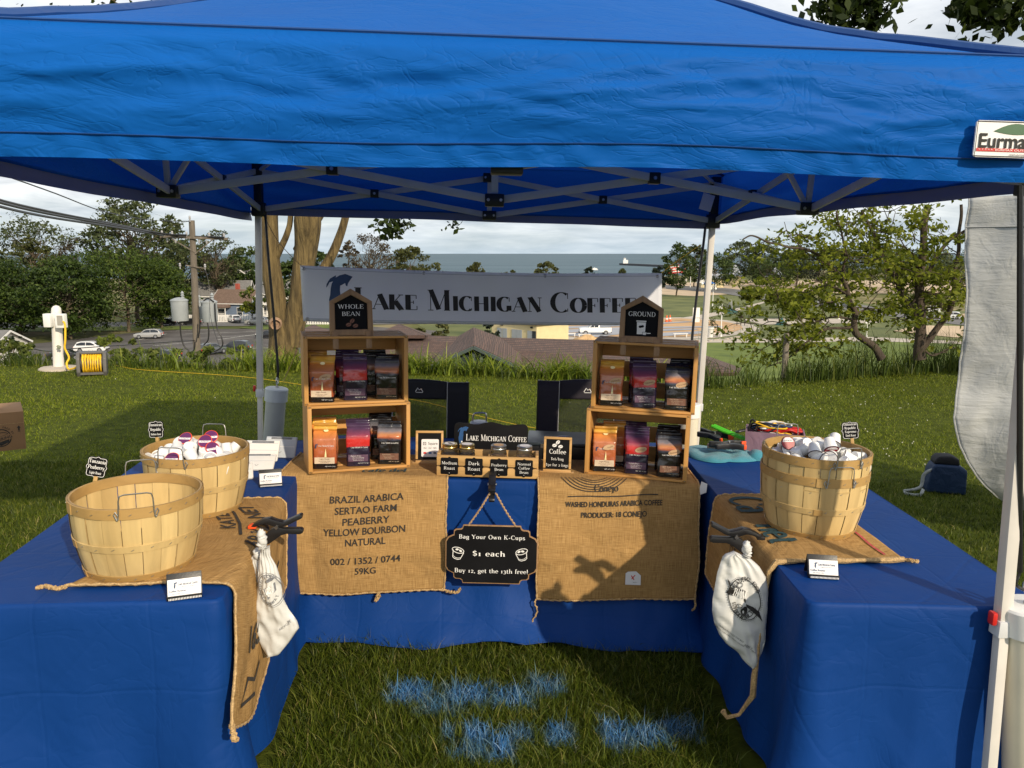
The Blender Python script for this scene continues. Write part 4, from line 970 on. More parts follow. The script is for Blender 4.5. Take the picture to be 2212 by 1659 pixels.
def coffee_bag(kind, label, crate_c, crate_rz, x, y, rz, seed, sticker=None, H=0.25, lean=0.0, group='coffee bags standing in the crates'):
 H *= .81; kz = .8
 R_ = Matrix.Rotation(crate_rz, 3, 'Z'); p = crate_c + Matrix.Rotation(TILT, 3, 'Y') @ (R_ @ V((x, y, 0.0118)))
 t = thing('coffee_bag', label, 'coffee bag', p, crate_rz + rz, group, rx=lean)
 w, d = 0.108, 0.072; NS, NR = 44, 46; mb = MB(); vs = []; fs = []
 def sec(a, z):
  f = z / H; hx, hy = bag_section(z, seed, w, d, H); n = 7.0
  ca, sa = cos(a), sin(a); r = (abs(ca) ** n + abs(sa) ** n) ** (-1 / n)
  px, py = hx * ca * r, hy * sa * r
  k = noise.noise(V((px * 24, py * 24 + seed * 3, z * 17))) * .0055 + noise.noise(V((px * 55, py * 55, z * 50 + seed))) * .0022
  if abs(ca) > .8: px *= 1 - .10 * sin(min(1.0, f / .7) * pi) * (1 - abs(py / max(hy, 1e-4)))      # side gusset
  env = min(1.0, f * 8); px += k * env * .8; py += k * env
  if f > .78: py += .014 * ((f - .78) / .22) ** 1.5 * (1 if seed % 2 else -.6) + .004 * sin((f - .78) * 60); px += .004 * sin(seed * 2.1) * (f - .78) * 4
  return V((px, py + .0, z))
 for j in range(NR + 1):
  z = H * j / NR
  for i in range(NS): vs.append(sec(2 * pi * i / NS, z))
 for j in range(NR):
  for i in range(NS): fs.append((j * NS + i, j * NS + (i + 1) % NS, (j + 1) * NS + (i + 1) % NS, (j + 1) * NS + i))
 fs.append(tuple(range(NS - 1, -1, -1))); fs.append(tuple(NR * NS + i for i in range(NS)))
 mb.add(vs, fs); mb.build('pouch', BAG[kind], t, angle=60)
 def front(x_, z_, o):
  z_ *= kz; hx, hy = bag_section(z_, seed, w, d, H)
  k = noise.noise(V((x_ * 24, -hy * 24 + seed * 3, z_ * 17))) * .0055 + noise.noise(V((x_ * 55, -hy * 55, z_ * 50 + seed))) * .0022
  return V((x_, -hy - abs(k) - .0012 - o, z_))
 ff = lambda x_, y_, z: front(x_, y_, z)
 def panel(nm, mt, x0, x1, z0, z1, o=.0006):
  q = MB(); q.grid(lambda u, v: front(lerp(x0, x1, u), lerp(z0, z1, v), o), 10, 8); return q.build(nm, mt, t, angle=60)
 if kind == 'orange':
  panel('label_panel', M['beige_label'], -.044, .044, .03, .066)
  letters('label_text', t, M['brown_ink'], [('Light Roast', 0, .054, .007, 'sans', {}), ('smooth bright sweet', 0, .043, .0045, 'sans', {}), ('notes of citrus', 0, .036, .0045, 'sans', {})], ff, .0018)
  q = MB(); flat_poly(q, ellipse(.004, .212, .011, .008), ff, .0004); q.build('printed_sun', M['sun_glow'], t, smooth=False)
  q = MB(); flat_poly(q, [(.0, .068), (.009, .068), (.007, .1), (.005, .118), (.003, .1)], ff, .0006); q.build('printed_reflection', M['sun_glow'], t, smooth=False)
  letters('brand_text', t, M['white_ink'], [('Lake Michigan Coffee', 0.008, .128, .0075, 'serif', dict(small=.8, w=.07))], ff, .0012)
  lake_emblem('lake_emblem', t, M['navy_ink'], -.036, .118, .024, ff, .0012)
  letters('weight_text', t, M['white_ink'], [('NET WT 12 OZ', .025, .012, .005, 'sans', {})], ff, .0014)
 elif kind == 'purple':
  panel('label_panel', M['plum_label'], -.044, .044, .028, .068)
  letters('label_text', t, M['white_ink'], [('Medium Roast', -.01, .058, .006, 'sans', {}), ('single origin whole beans', 0, .05, .004, 'sans', {}), ('balanced with notes of', 0, .042, .004, 'sans', {}), ('chocolate and cherry', 0, .034, .004, 'sans', {}), ('NET WT 12 OZ', .022, .016, .005, 'sans', {})], ff, .0018)
  letters('brand_text', t, M['white_ink'], [('Lake Michigan Coffee', 0.006, .106, .008, 'serif', dict(small=.8, w=.076))], ff, .0012)
 else:
  panel('label_panel', M['brown_label'], -.042, .044, .026, .064)
  letters('label_text', t, M['beige_label'], [('Dark Roast', -.012, .055, .006, 'sans', {}), ('bold smoky full bodied', 0, .046, .004, 'sans', {}), ('notes of cocoa', -.006, .038, .004, 'sans', {}), ('and toasted nut', -.004, .030, .004, 'sans', {}), ('NET WT 12 OZ', .022, .014, .005, 'sans', {})], ff, .0018)
  letters('brand_text', t, M['white_ink'], [('Lake Michigan Coffee', 0.004, .121, .008, 'serif', dict(small=.8, w=.078))], ff, .0012)
 if sticker:
  q = MB(); flat_poly(q, ellipse(.018, .142, .027, .015, .35), ff, .002); so = q.build('sticker', M['kraft'], t, smooth=False)
  letters('sticker_text', so, M['brown_ink'], [(sticker, .018, .1385, .0085, 'sans', dict(rot=.35))], ff, .003)
 return t
shelf = {'lu': (cr2, 'upper left crate', 'whole bean'), 'll': (cr1, 'lower left crate', 'whole bean'), 'ru': (cr4, 'upper right crate', 'ground'), 'rl': (cr3, 'lower right crate', 'ground')}
names = {'orange': 'orange sunrise coffee bag', 'purple': 'purple and red coffee bag', 'black': 'black coffee bag with orange sunset'}
sd = 1
for key, (cr, nm, _) in shelf.items():
 cc = cr.location.copy(); crz = lrz if key[0] == 'l' else rrz
 spots = [('orange', -.148, .055), ('purple', .0, .06), ('black', .145, .058)]
 for kind, x, y in spots:
  if key == 'lu' and kind == 'orange': y = .045
  coffee_bag(kind, names[kind] + ' in front on the ' + nm, cc, crz, x, y, radians({'lu': -12, 'll': -14, 'ru': 7, 'rl': 9}[key] + (sd * 37 % 11) - 5), sd, 'Ground' if key[0] == 'r' else ('Bean' if key == 'lu' and kind == 'orange' else None), H=.245 + .008 * (sd % 3), lean=radians(-3 if key != 'lu' else -1)); sd += 1
for key, kind, x, y, txt in (('lu', 'purple', -.022, .165, 'behind the front purple bag on the upper left crate'), ('lu', 'black', .11, .165, 'behind the front black bag on the upper left crate'), ('lu', 'orange', -.165, .16, 'behind the front orange bag on the upper left crate'),
        ('ll', 'orange', -.14, .165, 'behind the front orange bag on the lower left crate'), ('ll', 'black', .125, .165, 'behind the front black bag on the lower left crate'),
        ('ru', 'purple', -.025, .165, 'behind the front purple bag on the upper right crate'), ('ru', 'black', .155, .165, 'behind the front black bag on the upper right crate'), ('rl', 'orange', -.115, .165, 'behind the front orange bag on the lower right crate'), ('rl', 'purple', -.02, .165, 'behind the front purple bag on the lower right crate'), ('rl', 'black', .13, .165, 'behind the front black bag on the lower right crate')):
 cr, nm, _ = shelf[key]; cc = cr.location.copy(); crz = lrz if key[0] == 'l' else rrz
 coffee_bag(kind, names[kind] + ' ' + txt, cc, crz, x, y, radians(-8 if key[0] == 'l' else 6), sd, None, H=.262); sd += 1
# ------------------------------------------------------------------ house shaped signs on the crates
def house_sign(label, crate_obj, crz, x, lines, icon):
 R_ = Matrix.Rotation(TILT, 3, 'Y') @ Matrix.Rotation(crz, 3, 'Z')
 p = crate_obj.location + R_ @ V((x, .028, CH + .001))
 t = thing('house_sign', label, 'sign', p, crz + radians(2), 'house shaped chalkboard signs', rx=radians(-6))
 W, H, ap = .192, .150, .205; fw = .020
 outer = [(-W / 2, 0), (W / 2, 0), (W / 2 - .003, H), (0, ap), (-W / 2 + .003, H)]
 inner = [(-W / 2 + fw + .004, fw + .006), (W / 2 - fw - .004, fw + .006), (W / 2 - fw - .004, H - .010), (0, ap - fw * 1.35), (-W / 2 + fw + .004, H - .010)]
 names_ = ['frame_rail', 'frame_stile', 'roof_rail', 'roof_rail', 'frame_stile']
 for i in range(5):
  j = (i + 1) % 5; q = MB(); q.prism([outer[i], outer[j], inner[j], inner[i]], -.009, .007); q.build(names_[i], M['oak'] , t, bevel=.0015)
 bd = MB(); bd.prism(inner, -.001, .005); bo = bd.build('board', M['board'], t)
 for sx in (-1, 1):
  lg = MB(); lg.box((sx * .073, -.0135, -.021), (.025, .006, .078), Matrix.Rotation(radians(-4), 3, 'X')); lg.build('foot', M['oak'], t, bevel=.001)
 fn = lambda x_, y_, z: V((x_, -.001 - z, y_))
 letters('board_text', bo, M['white_ink'], lines, fn, .0008)
 icon(bo, fn)
 return t
def beans_icon(mt, cx, cy, k):
 def f(par, fn):
  q = MB(); l = MB()
  for (dx, dy, r) in ((0, .009, .8), (-.013, -.004, .2), (.011, -.008, .25)):
   flat_poly(q, ellipse(cx + dx * k, cy + dy * k, .0095 * k, .0065 * k, r), fn, .0008)
   stroke(l, [(cx + dx * k + t * .009 * k * cos(r) - .0015 * k * sin(t * 3) * sin(r), cy + dy * k + t * .009 * k * sin(r) + .0015 * k * sin(t * 3) * cos(r)) for t in np.linspace(-.95, .95, 9)], .0014 * k, fn, .0014)
  q.build('bean_icon', mt, par, smooth=False); l.build('bean_line', M['board'], par, smooth=False)
 return f
M['bean_brown'] = mat('bean_brown', (.20, .075, .045), .5, .2, 90)
house_sign('house shaped sign reading WHOLE BEAN on the left crates', cr2, lrz, -.018, [('WHOLE', 0, .118, .018, 'serif', dict(w=.112, thick=.13, thin=.05)), ('BEAN', 0, .086, .018, 'serif', dict(w=.082, thick=.13, thin=.05))], beans_icon(M['bean_brown'], .004, .052, 1.25))
def can_icon(par, fn):
 q = MB(); flat_poly(q, [(-.018, .035), (.017, .035), (.019, .088), (-.02, .088)], fn, .0008); flat_poly(q, [(-.023, .09), (.021, .09), (.021, .095), (-.023, .095)], fn, .0008)
 flat_poly(q, [(.008, .032), (.022, .032), (.024, .044), (.006, .044)], fn, .002); flat_poly(q, [(.024, .038), (.042, .039), (.042, .042), (.024, .042)], fn, .0022)
 q.build('can_icon', M['white_ink'], par, smooth=False)
 w = MB(); stroke(w, [(.008, .032), (.022, .032), (.024, .045), (.006, .045)], .002, fn, .0026, True)
 flat_poly(w, ellipse(-.004, .068, .0075, .0055), fn, .0016); flat_poly(w, ellipse(.005, .070, .0065, .0055), fn, .0019); w.build('can_line', M['board'], par, smooth=False)
house_sign('house shaped sign reading GROUND on the right crates', cr4, rrz, -.024, [('GROUND', 0, .114, .020, 'serif', dict(w=.118, thick=.13, thin=.05))], can_icon)
# ------------------------------------------------------------------ banner between the rear legs
def ban(u, v): return P(u, v, 4.98)
BL, BR = [P(650, 573, 4.86), P(655, 693, 4.86)], [P(1429, 591, 5.0), P(1431, 690, 5.0)]
bl0 = P(648, 573, 4.87); bl1 = P(655, 694, 4.87); br0 = P(1430, 590, 5.0); br1 = P(1429, 702, 5.0)
def ban_fn(x, y, z=0.0):
 """x 0..1 along, y 0..1 up"""
 a = bl1.lerp(bl0, y); b = br1.lerp(br0, y); p = a.lerp(b, x)
 sag = -0.03 * sin(pi * x) * (0.35 + .3 * y); n = 0.02 * sin(x * 9 + y * 1.3) + .012 * noise.noise(V((x * 7, y * 2, 2)))
 d = (b - a).normalized(); nrm = V((d.y, -d.x, 0))
 return p + V((0, 0, sag)) + nrm * (n * (1 if 0 < x < 1 else 0) + z)
M['banner'] = fabric('banner_vinyl', (0.78, 0.79, 0.83), 0.38, crease=0.12, cs=1.2, weave=0.05, transl=0.3)
bo_ = ban_fn(.5, 0)
ban_t = thing('banner', 'white vinyl banner reading Lake Michigan Coffee tied across the back of the tent', 'banner', (bl1 + br1) / 2, 0, tilt=False)
o0 = ban_t.location.copy()
bn = MB(); bn.grid(lambda u, v: ban_fn(u, v) - o0, 90, 14); bso = bn.build('sheet', M['banner'], ban_t, angle=70)
sd_ = bso.modifiers.new('t', 'SOLIDIFY'); sd_.thickness = 0.0012
BWm = (br0 - bl0).length; BHm = (bl0 - bl1).length
bf = lambda x, y, z: ban_fn(x / BWm, y / BHm, z + .0014) - o0
hm = MB()
for yy in (.055, .945): stroke(hm, [(x * BWm, yy * BHm) for x in np.linspace(.01, .99, 60)], .004, bf, .0004)
hm.build('hem_line', mat('banner_hem', (.42, .44, .5), .5), ban_t, smooth=False)
letters('banner_text', ban_t, M['black_ink'], [('Lake', .229 * BWm, .262 * BHm, .136, 'serif', dict(small=.72, w=.40, thick=.20, thin=.03)),
  ('Michigan', .501 * BWm, .258 * BHm, .136, 'serif', dict(small=.72, w=.735, thick=.20, thin=.03)), ('Coffee', .806 * BWm, .250 * BHm, .136, 'serif', dict(small=.72, w=.556, thick=.20, thin=.03))], bf, .001)
lake_emblem('lake_emblem', ban_t, M['navy_ink'], .100 * BWm, .10 * BHm, .275, bf, .001)
gm = MB()
for (x, y) in ((.012, .945), (.012, .05), (.988, .94), (.335, .95), (.67, .95), (.988, .05)):
 c = bf(x * BWm, y * BHm, .002); gm.tube([c + V((.008 * cos(a), 0, .008 * sin(a))) for a in np.linspace(0, 2 * pi, 13)[:-1]], .0035, 6, closed=True)
gm.build('grommet', M['steel'], ban_t)
def bp(x, y): return ban_fn(x, y)
cord('cord', 'thin cord tying the upper left banner eyelet to the left rear tent leg', [bp(.012, .945), P(600, 520, 4.84), LEGPT['rl'][0] * .9 + LEGPT['rl'][1] * .1], 0.0022, M['rope'])
cord('cord', 'thin cord tying the lower left banner eyelet down to the grey ballast tube', [bp(.012, .05), P(640, 760, 4.84), P(612, 825, 4.82)], 0.0022, M['rope'])
cord('cord', 'thin yellow cord from the upper right banner eyelet up to the right rear tent leg', [bp(.988, .94), P(1465, 562, 5.02), P(1515, 528, 5.04)], 0.0022, M['yellow'])
# ------------------------------------------------------------------ things on the middle table
def on(u, v, rz=0.0, h=0.74): return T(u, v, h)
flatfn = lambda x, y, z: V((x, -z, y))
M['box_pine'] = wood('caddy_pine', (0.66, 0.40, 0.15), 0.62, 0, 0.5)
ja, jb_ = T(945, 1028), T(1161, 1035); jc = mid(ja, jb_) - V((0, .025, 0)); jrz = atan2((jb_ - ja).y, (jb_ - ja).x)
cad = thing('jar_caddy', 'long pine caddy holding four jars of coffee beans on the middle table', 'wooden caddy', jc + V((0, 0, .008)), jrz)
JL, JD = .455, .115
for z0, z1 in ((.0, .044), (.05, .096)):
 q = MB(); q.box((0, .0055, (z0 + z1) / 2), (JL, .011, z1 - z0)); q.build('front_board', M['box_pine'], cad, bevel=.0015)
q = MB(); q.box((0, JD - .0055, .05), (JL, .011, .10)); q.build('back_board', M['box_pine'], cad, bevel=.0015)
for sx in (-1, 1):
 q = MB(); q.box((sx * (JL / 2 - .007), JD / 2, .052), (.0135, JD - .023, .104)); q.build('end_board', M['box_pine'], cad, bevel=.0015)
q = MB(); q.box((0, JD / 2, .006), (JL - .03, JD - .024, .01)); q.build('bottom_board', M['box_pine'], cad)
q = MB(); q.box((0.005, JD / 2, .05), (.008, JD - .024, .085)); q.build('divider', M['box_pine'], cad)
def scallop(w, h, r=.006):
 pts = []
 def arc(cx, cy, rr, a0, a1, n=5):
  for i in range(n): a = radians(a0 + (a1 - a0) * i / (n - 1)); pts.append((cx + rr * cos(a), cy + rr * sin(a)))
 W, H = w / 2, h / 2
 arc(-W + r, -H + r, r, 180, 270); pts.extend([(-.007, -H), (-.003, -H - .004), (.003, -H - .004), (.007, -H)]); arc(W - r, -H + r, r, 270, 360)
 pts.extend([(W, -.007), (W + .004, -.003), (W + .004, .003), (W, .007)]); arc(W - r, H - r, r, 0, 90)
 pts.extend([(.007, H), (.003, H + .004), (-.003, H + .004), (-.007, H)]); arc(-W + r, H - r, r, 90, 180)
 pts.extend([(-W, .007), (-W - .004, .003), (-W - .004, -.003), (-W, -.007)])
 return pts
sb = dict(thick=.115, thin=.05, gap=.06)
for x, ls in ((-.170, [('Medium', 0, .008, .014, 'serif', dict(w=.069, **sb)), ('Roast', 0, -.016, .014, 'serif', dict(w=.050, **sb))]),
    (-.060, [('Dark', 0, .008, .016, 'serif', dict(w=.051, **sb)), ('Roast', 0, -.017, .015, 'serif', dict(w=.056, **sb))]),
    (.052, [('Peaberry', 0, .006, .012, 'serif', dict(w=.070, **sb)), ('Bean', 0, -.014, .012, 'serif', dict(w=.040, **sb))]),
    (.164, [('Normal', 0, .014, .012, 'serif', dict(w=.060, **sb)), ('Coffee', 0, -.005, .012, 'serif', dict(w=.050, **sb)), ('Bean', 0, -.024, .012, 'serif', dict(w=.040, **sb))])):
 q = MB(); q.prism([(x + a, .048 + b) for a, b in scallop(.078, .076)], -.003, -.0005); lb_ = q.build('name_plate', M['board'], cad, bevel=.0005)
 letters('plate_text', lb_, M['white_ink'], [(l[0], x + l[1], .048 + l[2]) + l[3:] for l in ls], flatfn, .0042)
 q = MB(); flat_poly(q, ellipse(x, .0165, .0014, .0014, 0, 8), flatfn, .0035); q.build('pin', M['white_ink'], lb_, smooth=False)
M['jar_glass'] = glass_mat('jar_glass')
M['beans'] = mat('coffee_beans', (.05, .022, .012), .45, .5, 90, bump=1.0, bs=110, bdist=.01)
M['beans_pale'] = mat('pale_coffee_beans', (.30, .17, .085), .5, .4, 90, bump=1.0, bs=110, bdist=.01)
for i, (x, lid, bn_, lab) in enumerate(((-.176, 'gold', 'beans', 'dark'), (-.098, 'gold', 'beans', 'dark'), (.046, 'steel', 'beans_pale', 'pale'), (.164, 'steel', 'beans_pale', 'pale'))):
 lbl = ['jar with gold lid printed with a bean in the left end of the caddy', 'jar with plain gold lid, second from the left in the caddy', 'jar with silver lid above the Peaberry Bean plate', 'jar with silver lid above the Normal Coffee Bean plate'][i]
 R_ = Matrix.Rotation(TILT, 3, 'Y') @ Matrix.Rotation(jrz, 3, 'Z')
 t = thing('bean_jar', lbl, 'jar', cad.location + R_ @ V((x, .058, .0115)), jrz, 'jars in the pine caddy')
 q = MB(); q.lathe([(.001, .002), (.034, .0), (.0375, .006), (.0375, .085), (.036, .095), (.0315, .102), (.0315, .118)], 32, cap0=False, cap1=False); q.build('glass', M['jar_glass'], t)
 q = MB(); q.lathe([(.001, .004), (.033, .004), (.0345, .01), (.0345, .07), (.03, .076), (.001, .079)], 24, cap0=False, cap1=False); q.build('beans', M[bn_], t)
 q = MB(); q.lathe([(.0345, .106), (.0352, .108), (.0352, .112), (.0343, .114), (.0352, .116), (.0352, .123), (.033, .126), (.030, .1255), (.001, .1255)], 36, cap0=False, cap1=False); lo = q.build('lid', M[lid], t)
 q = MB(); flat_poly(q, ellipse(0, 0, .024, .024, 0, 24), lambda a, b, z: V((a, b, .1262 + z)), 0); q.build('lid_sticker', M['card'] if i != 2 else M['kraft'], lo, smooth=False)
 if i == 0:
  q = MB(); flat_poly(q, ellipse(-.003, .003, .009, .006, .5), lambda a, b, z: V((a, b, .1272 + z)), 0); flat_poly(q, ellipse(.007, -.006, .009, .006, .2), lambda a, b, z: V((a, b, .1276 + z)), 0); q.build('lid_print', M['black_ink'], lo, smooth=False)
M['lake_blue'] = mat('lake_blue', (.012, .075, .22), .6)
nb = thing('name_board', 'black scalloped board reading Lake Michigan Coffee behind the jars', 'sign', V((-.105, 3.60, gz(-.1) + .742)), radians(-2), rx=radians(-7))
W_ = .178
pts = [(-W_, 0), (W_, 0), (W_, .135)] + [(W_ - .024 * t ** 2, .165 + .025 * sin(t * pi / 2)) for t in np.linspace(0, 1, 8)] + [(.115, .188), (.085, .183), (.06, .184), (.03, .192), (0, .197), (-.03, .192), (-.06, .184), (-.085, .183), (-.115, .188)] + [(-W_ + .024 * t ** 2, .165 + .025 * sin(t * pi / 2)) for t in np.linspace(1, 0, 8)] + [(-W_, .135)]
q = MB(); q.prism(pts, -.004, .004); nbo = q.build('board', M['board'], nb, bevel=.001)
ff_ = lambda x, y, z: V((x, -.004 - z, y))
letters('board_text', nbo, M['white_ink'], [('Lake Michigan Coffee', .026, .105, .030, 'serif', dict(small=.76, w=.293, thick=.13, thin=.05))], ff_, .0012)
lake_emblem('lake_emblem', nbo, M['lake_blue'], -.138, .086, .086, ff_, .0012)
q = MB(); flat_poly(q, ellipse(-.140, .098, .004, .004, 0, 10), ff_, .0018); q.build('emblem_dot', M['white_ink'], nbo, smooth=False)
q = MB(); q.box((0, .035, .004), (.12, .07, .008)); q.build('foot', M['board'], nb)
def framed_card(name, label, loc, rz, w, h, lean):
 t = thing(name, label, 'sign', loc, rz, 'framed table signs', rx=lean)
 fw = .0105
 for a, b in (((0, 0, h - fw / 2), (w, .012, fw)), ((0, 0, .012), (w, .012, fw)), ((-w / 2 + fw / 2, 0, (h + .012) / 2), (fw, .0118, h - fw - .024)), ((w / 2 - fw / 2, 0, (h + .012) / 2), (fw, .0118, h - fw - .024))):
  q = MB(); q.box(a, b); q.build('frame_rail' if b[0] > .05 else 'frame_stile', M['box_pine'], t, bevel=.001)
 q = MB(); q.box((0, .006, .003), (w + .03, .042, .011)); q.build('base', M['box_pine'], t, bevel=.0015)
 q = MB(); q.box((0, .001, (h + .012) / 2), (w - 2 * fw + .002, .004, h - fw - .02)); b_ = q.build('board', M['board'], t)
 return t, b_
fc, fb = framed_card('payment_sign', 'wooden framed card payment sign beside the left crates', T(927, 1006) + V((0, .01, .006)), radians(4), .130, .158, radians(-8))
f1 = lambda x, y, z: V((x, -.001 - z, y))
q = MB(); q.prism([(-.038 + a, .034 + b) for a, b in ((.004, 0), (.078, 0), (.082, .004), (.082, .080), (.078, .084), (.004, .084), (0, .080), (0, .004))], -.0022, -.0012); cd_ = q.build('card', M['card'], fc)
letters('card_text', cd_, M['black_ink'], [('Square', .016, .092, .0135, 'sans', dict(w=.044))], f1, .0022)
q = MB(); stroke(q, [(-.029, .091), (-.017, .091), (-.017, .103), (-.029, .103)], .003, f1, .0022, True); flat_poly(q, [(-.0245, .0955), (-.0215, .0955), (-.0215, .0985), (-.0245, .0985)], f1, .0022)
for k in range(3): stroke(q, [(-.029 + k * .023, .073), (-.013 + k * .023, .073), (-.013 + k * .023, .080), (-.029 + k * .023, .080)], .0007, f1, .0022, True)
letters('card_icons_text', cd_, M['black_ink'], [('Pay', -.021, .0745, .004, 'sans', {}), ('Pay', .002, .0745, .004, 'sans', {}), ('VISA', .025, .0745, .004, 'sans', {})], f1, .0024)
q.build('card_icon', M['black_ink'], cd_, smooth=False)
for x, mt in ((-.021, 'red'), (.003, 'blue_ink'), (.026, 'grey_ink')):
 q = MB(); flat_poly(q, [(x - .007, .048), (x + .007, .048), (x + .007, .057), (x - .007, .057)], f1, .0022); q.build('card_icon', M[mt], cd_, smooth=False)
pc, pb_ = framed_card('price_sign', 'wooden framed price sign reading Coffee $16/bag between the jars and the right crates', T(1203, 1026) + V((0, .01, .006)), radians(-6), .128, .168, radians(-6))
letters('board_text', pb_, M['white_ink'], [('Coffee', 0, .090, .021, 'serif', dict(w=.077, thick=.14, thin=.06, gap=.06)), ('$16/bag', 0, .060, .013, 'serif', dict(w=.058, thick=.11, thin=.05, gap=.07)), ('$30 for 2 bags', 0, .032, .013, 'serif', dict(w=.104, thick=.11, thin=.05, gap=.07))], f1, .0012)
beans_icon(M['white_ink'], 0, .133, 1.15)(pb_, f1)
cs = thing('document_case', 'black hard case with chrome handle behind the price sign', 'case', V((.26, 3.80, gz(.26) + .742)), radians(-3))
q = MB(); q.box((0, 0, .034), (.36, .26, .068)); q.build('case_body', M['black'], cs, bevel=.008)
q = MB(); q.box((0, 0, .078), (.364, .264, .016)); lid_ = q.build('case_lid', mat('case_lid', (.03, .04, .05), .35, .1, 9), cs, bevel=.006)
q = MB(); q.tube(bez([(-.03, -.07, .087), (-.03, -.07, .105), (.03, -.07, .105), (.03, -.07, .087)], 18), .003, 6); q.build('handle', M['steel'], lid_)
q = MB(); q.box((-.10, -.134, .07), (.03, .006, .02)); q.build('latch', M['steel'], cs)
cn = thing('canister', 'grey lidded canister with a wire bail handle behind the name board', 'canister', V((-.175, 3.93, gz(-.18) + .742)), 0)
q = MB(); q.lathe([(.044, 0), (.046, .004), (.046, .105)], 28); q.build('body', M['grey_pipe'], cn)
q = MB(); q.lathe([(.048, .105), (.048, .122), (.04, .130), (.001, .132)], 28, cap1=False); q.build('lid', mat('canister_lid', (.46, .49, .52), .35), cn)
q = MB(); q.tube(bez([(-.033, 0, .126), (-.033, 0, .150), (-.024, 0, .170), (0, .004, .174), (.026, .002, .174), (.036, 0, .166), (.037, 0, .126)], 30), .0045, 8); q.build('handle', M['steel'], cn)
hs = thing('hanging_sign', 'black shaped sign reading Bag Your Own K-Cups hanging from the middle table', 'sign', P(1062, 1198, 3.195), radians(-.5), rx=radians(-1))
def plaque(w, h, ins=0.0):
 W, H = w / 2 - ins, h / 2 - ins; pts = []
 def arc(cx, cy, r, a0, a1, n=6):
  for i in range(n): a = radians(a0 + (a1 - a0) * i / (n - 1)); pts.append((cx + r * cos(a), cy + r * sin(a)))
 q = [(W * .62, H), (W * .64, H * .90), (W * .68, H * .86), (W * .78, H * .85), (W * .82, H * .80), (W * .825, H * .66), (W * .86, H * .64), (W * .95, H * .57), (W, H * .44)]
 pts = q + [(x, -y) for x, y in reversed(q)] + [(-x, -y) for x, y in q] + [(-x, y) for x, y in reversed(q)]
 return pts
q = MB(); q.prism(plaque(.405, .268), -.001, .006); q.build('border', M['oak'], hs, bevel=.001)
q = MB(); q.prism(plaque(.405, .268, .0055), -.0035, -.001); hb = q.build('board', M['board'], hs)
f2 = lambda x, y, z: V((x, -.0035 - z, y))
letters('board_text', hb, M['white_ink'], [('Bag Your Own K-Cups', 0, .072, .0185, 'serif', dict(w=.288, thick=.15, thin=.06, gap=.1)), ('$1 each', -.012, -.006, .024, 'serif', dict(w=.142, thick=.17, thin=.06, gap=.1)), ('Buy 12, get the 13th free!', 0, -.083, .0195, 'serif', dict(w=.323, thick=.15, thin=.06, gap=.08))], f2, .0012)
for sx in (-1, 1):
 q = MB(); cx, cy, r = sx * .139 - .008, .006, sx * .28
 def rot(p): return (cx + p[0] * cos(r) - p[1] * sin(r), cy + p[0] * sin(r) + p[1] * cos(r))
 stroke(q, ellipse(cx, cy + .012, .026, .0125, r, 24), .003, f2, .0012, True)
 stroke(q, [rot(p) for p in ((-.024, .008), (-.017, -.024), (-.008, -.029), (.008, -.029), (.017, -.024), (.024, .008))], .003, f2, .0015)
 stroke(q, [rot(p) for p in ((-.016, -.018), (-.006, -.023), (.006, -.023), (.016, -.018))], .002, f2, .0018)
 flat_poly(q, ellipse(*rot((-.008, .014)), .0075, .0045, r + .3), f2, .0012); flat_poly(q, ellipse(*rot((.008, .012)), .0075, .0045, r - .4), f2, .0012)
 q.build('cup_icon', M['white_ink'], hb, smooth=False)
q = MB(); top = V((0, -.008, .282))
for sx in (-1, 1):
 pts = [V((sx * .105, 0, .128)), V((sx * .055, -.004, .205)), top + V((sx * .012, 0, 0))]
 pts = bez(pts, 40); q.tube([p + V((.0012 * sin(i * 1.7), 0, .0012 * cos(i * 1.7))) for i, p in enumerate(pts)], [.0042 * (1 + .2 * sin(i * 1.7)) for i in range(len(pts))], 6)
q.build('hanging_rope', M['rope'], hs)
def spring_clamp(label, loc, rz, rx=0.0, tips='orange', ry=0.0):
 """jaws towards -x, handles towards +x"""
 t = thing('spring_clamp', label, 'clamp', loc, rz, 'black spring clamps', rx=rx, ry=ry)
 up = [(-.085, .004), (-.07, .016), (-.04, .030), (-.015, .034), (.005, .026), (.03, .020), (.06, .034), (.088, .048), (.096, .046), (.095, .034), (.07, .022), (.045, .008), (.02, .002), (-.005, .004), (-.03, .014), (-.05, .010), (-.07, .002)]
 dn = [(-.045, -.055), (-.035, -.030), (-.015, -.008), (.01, .002), (.03, -.004), (.09, -.004), (.098, -.010), (.096, -.022), (.085, -.026), (.04, -.024), (.02, -.030), (.0, -.045), (-.02, -.06), (-.036, -.066)]
 q = MB(); q.prism(up, -.016, .016); q.build('upper_jaw', M['black'], t, bevel=.004)
 q = MB(); q.prism(dn, -.013, .013); q.build('lower_jaw', M['black'], t, bevel=.004)
 q = MB(); q.prism([(-.094, -.005), (-.094, .006), (-.082, .010), (-.066, .006), (-.066, -.005)], -.014, .014); q.build('jaw_pad', M[tips], t, bevel=.003)
 q = MB(); q.prism([(-.050, -.068), (-.052, -.054), (-.042, -.050), (-.034, -.062)], -.012, .012); q.build('jaw_pad', M[tips], t, bevel=.003)
 q = MB(); q.lathe([(0, -.02), (.006, -.02), (.006, .02), (0, .02)], 12, (.006, 0, .002), rot=Matrix.Rotation(pi / 2, 3, 'X')); q.build('pivot', M['steel'], t)
 return t
spring_clamp('black spring clamp gripping the middle table edge and holding the hanging sign rope', P(1063, 1056, 3.235) + V((0, .03, .014)), radians(-90), ry=radians(24), tips='black')
spring_clamp('black spring clamp with orange jaw pad on the left table above the white bags', T(584, 1150) + V((.02, .0, .022)), radians(4), ry=radians(0))
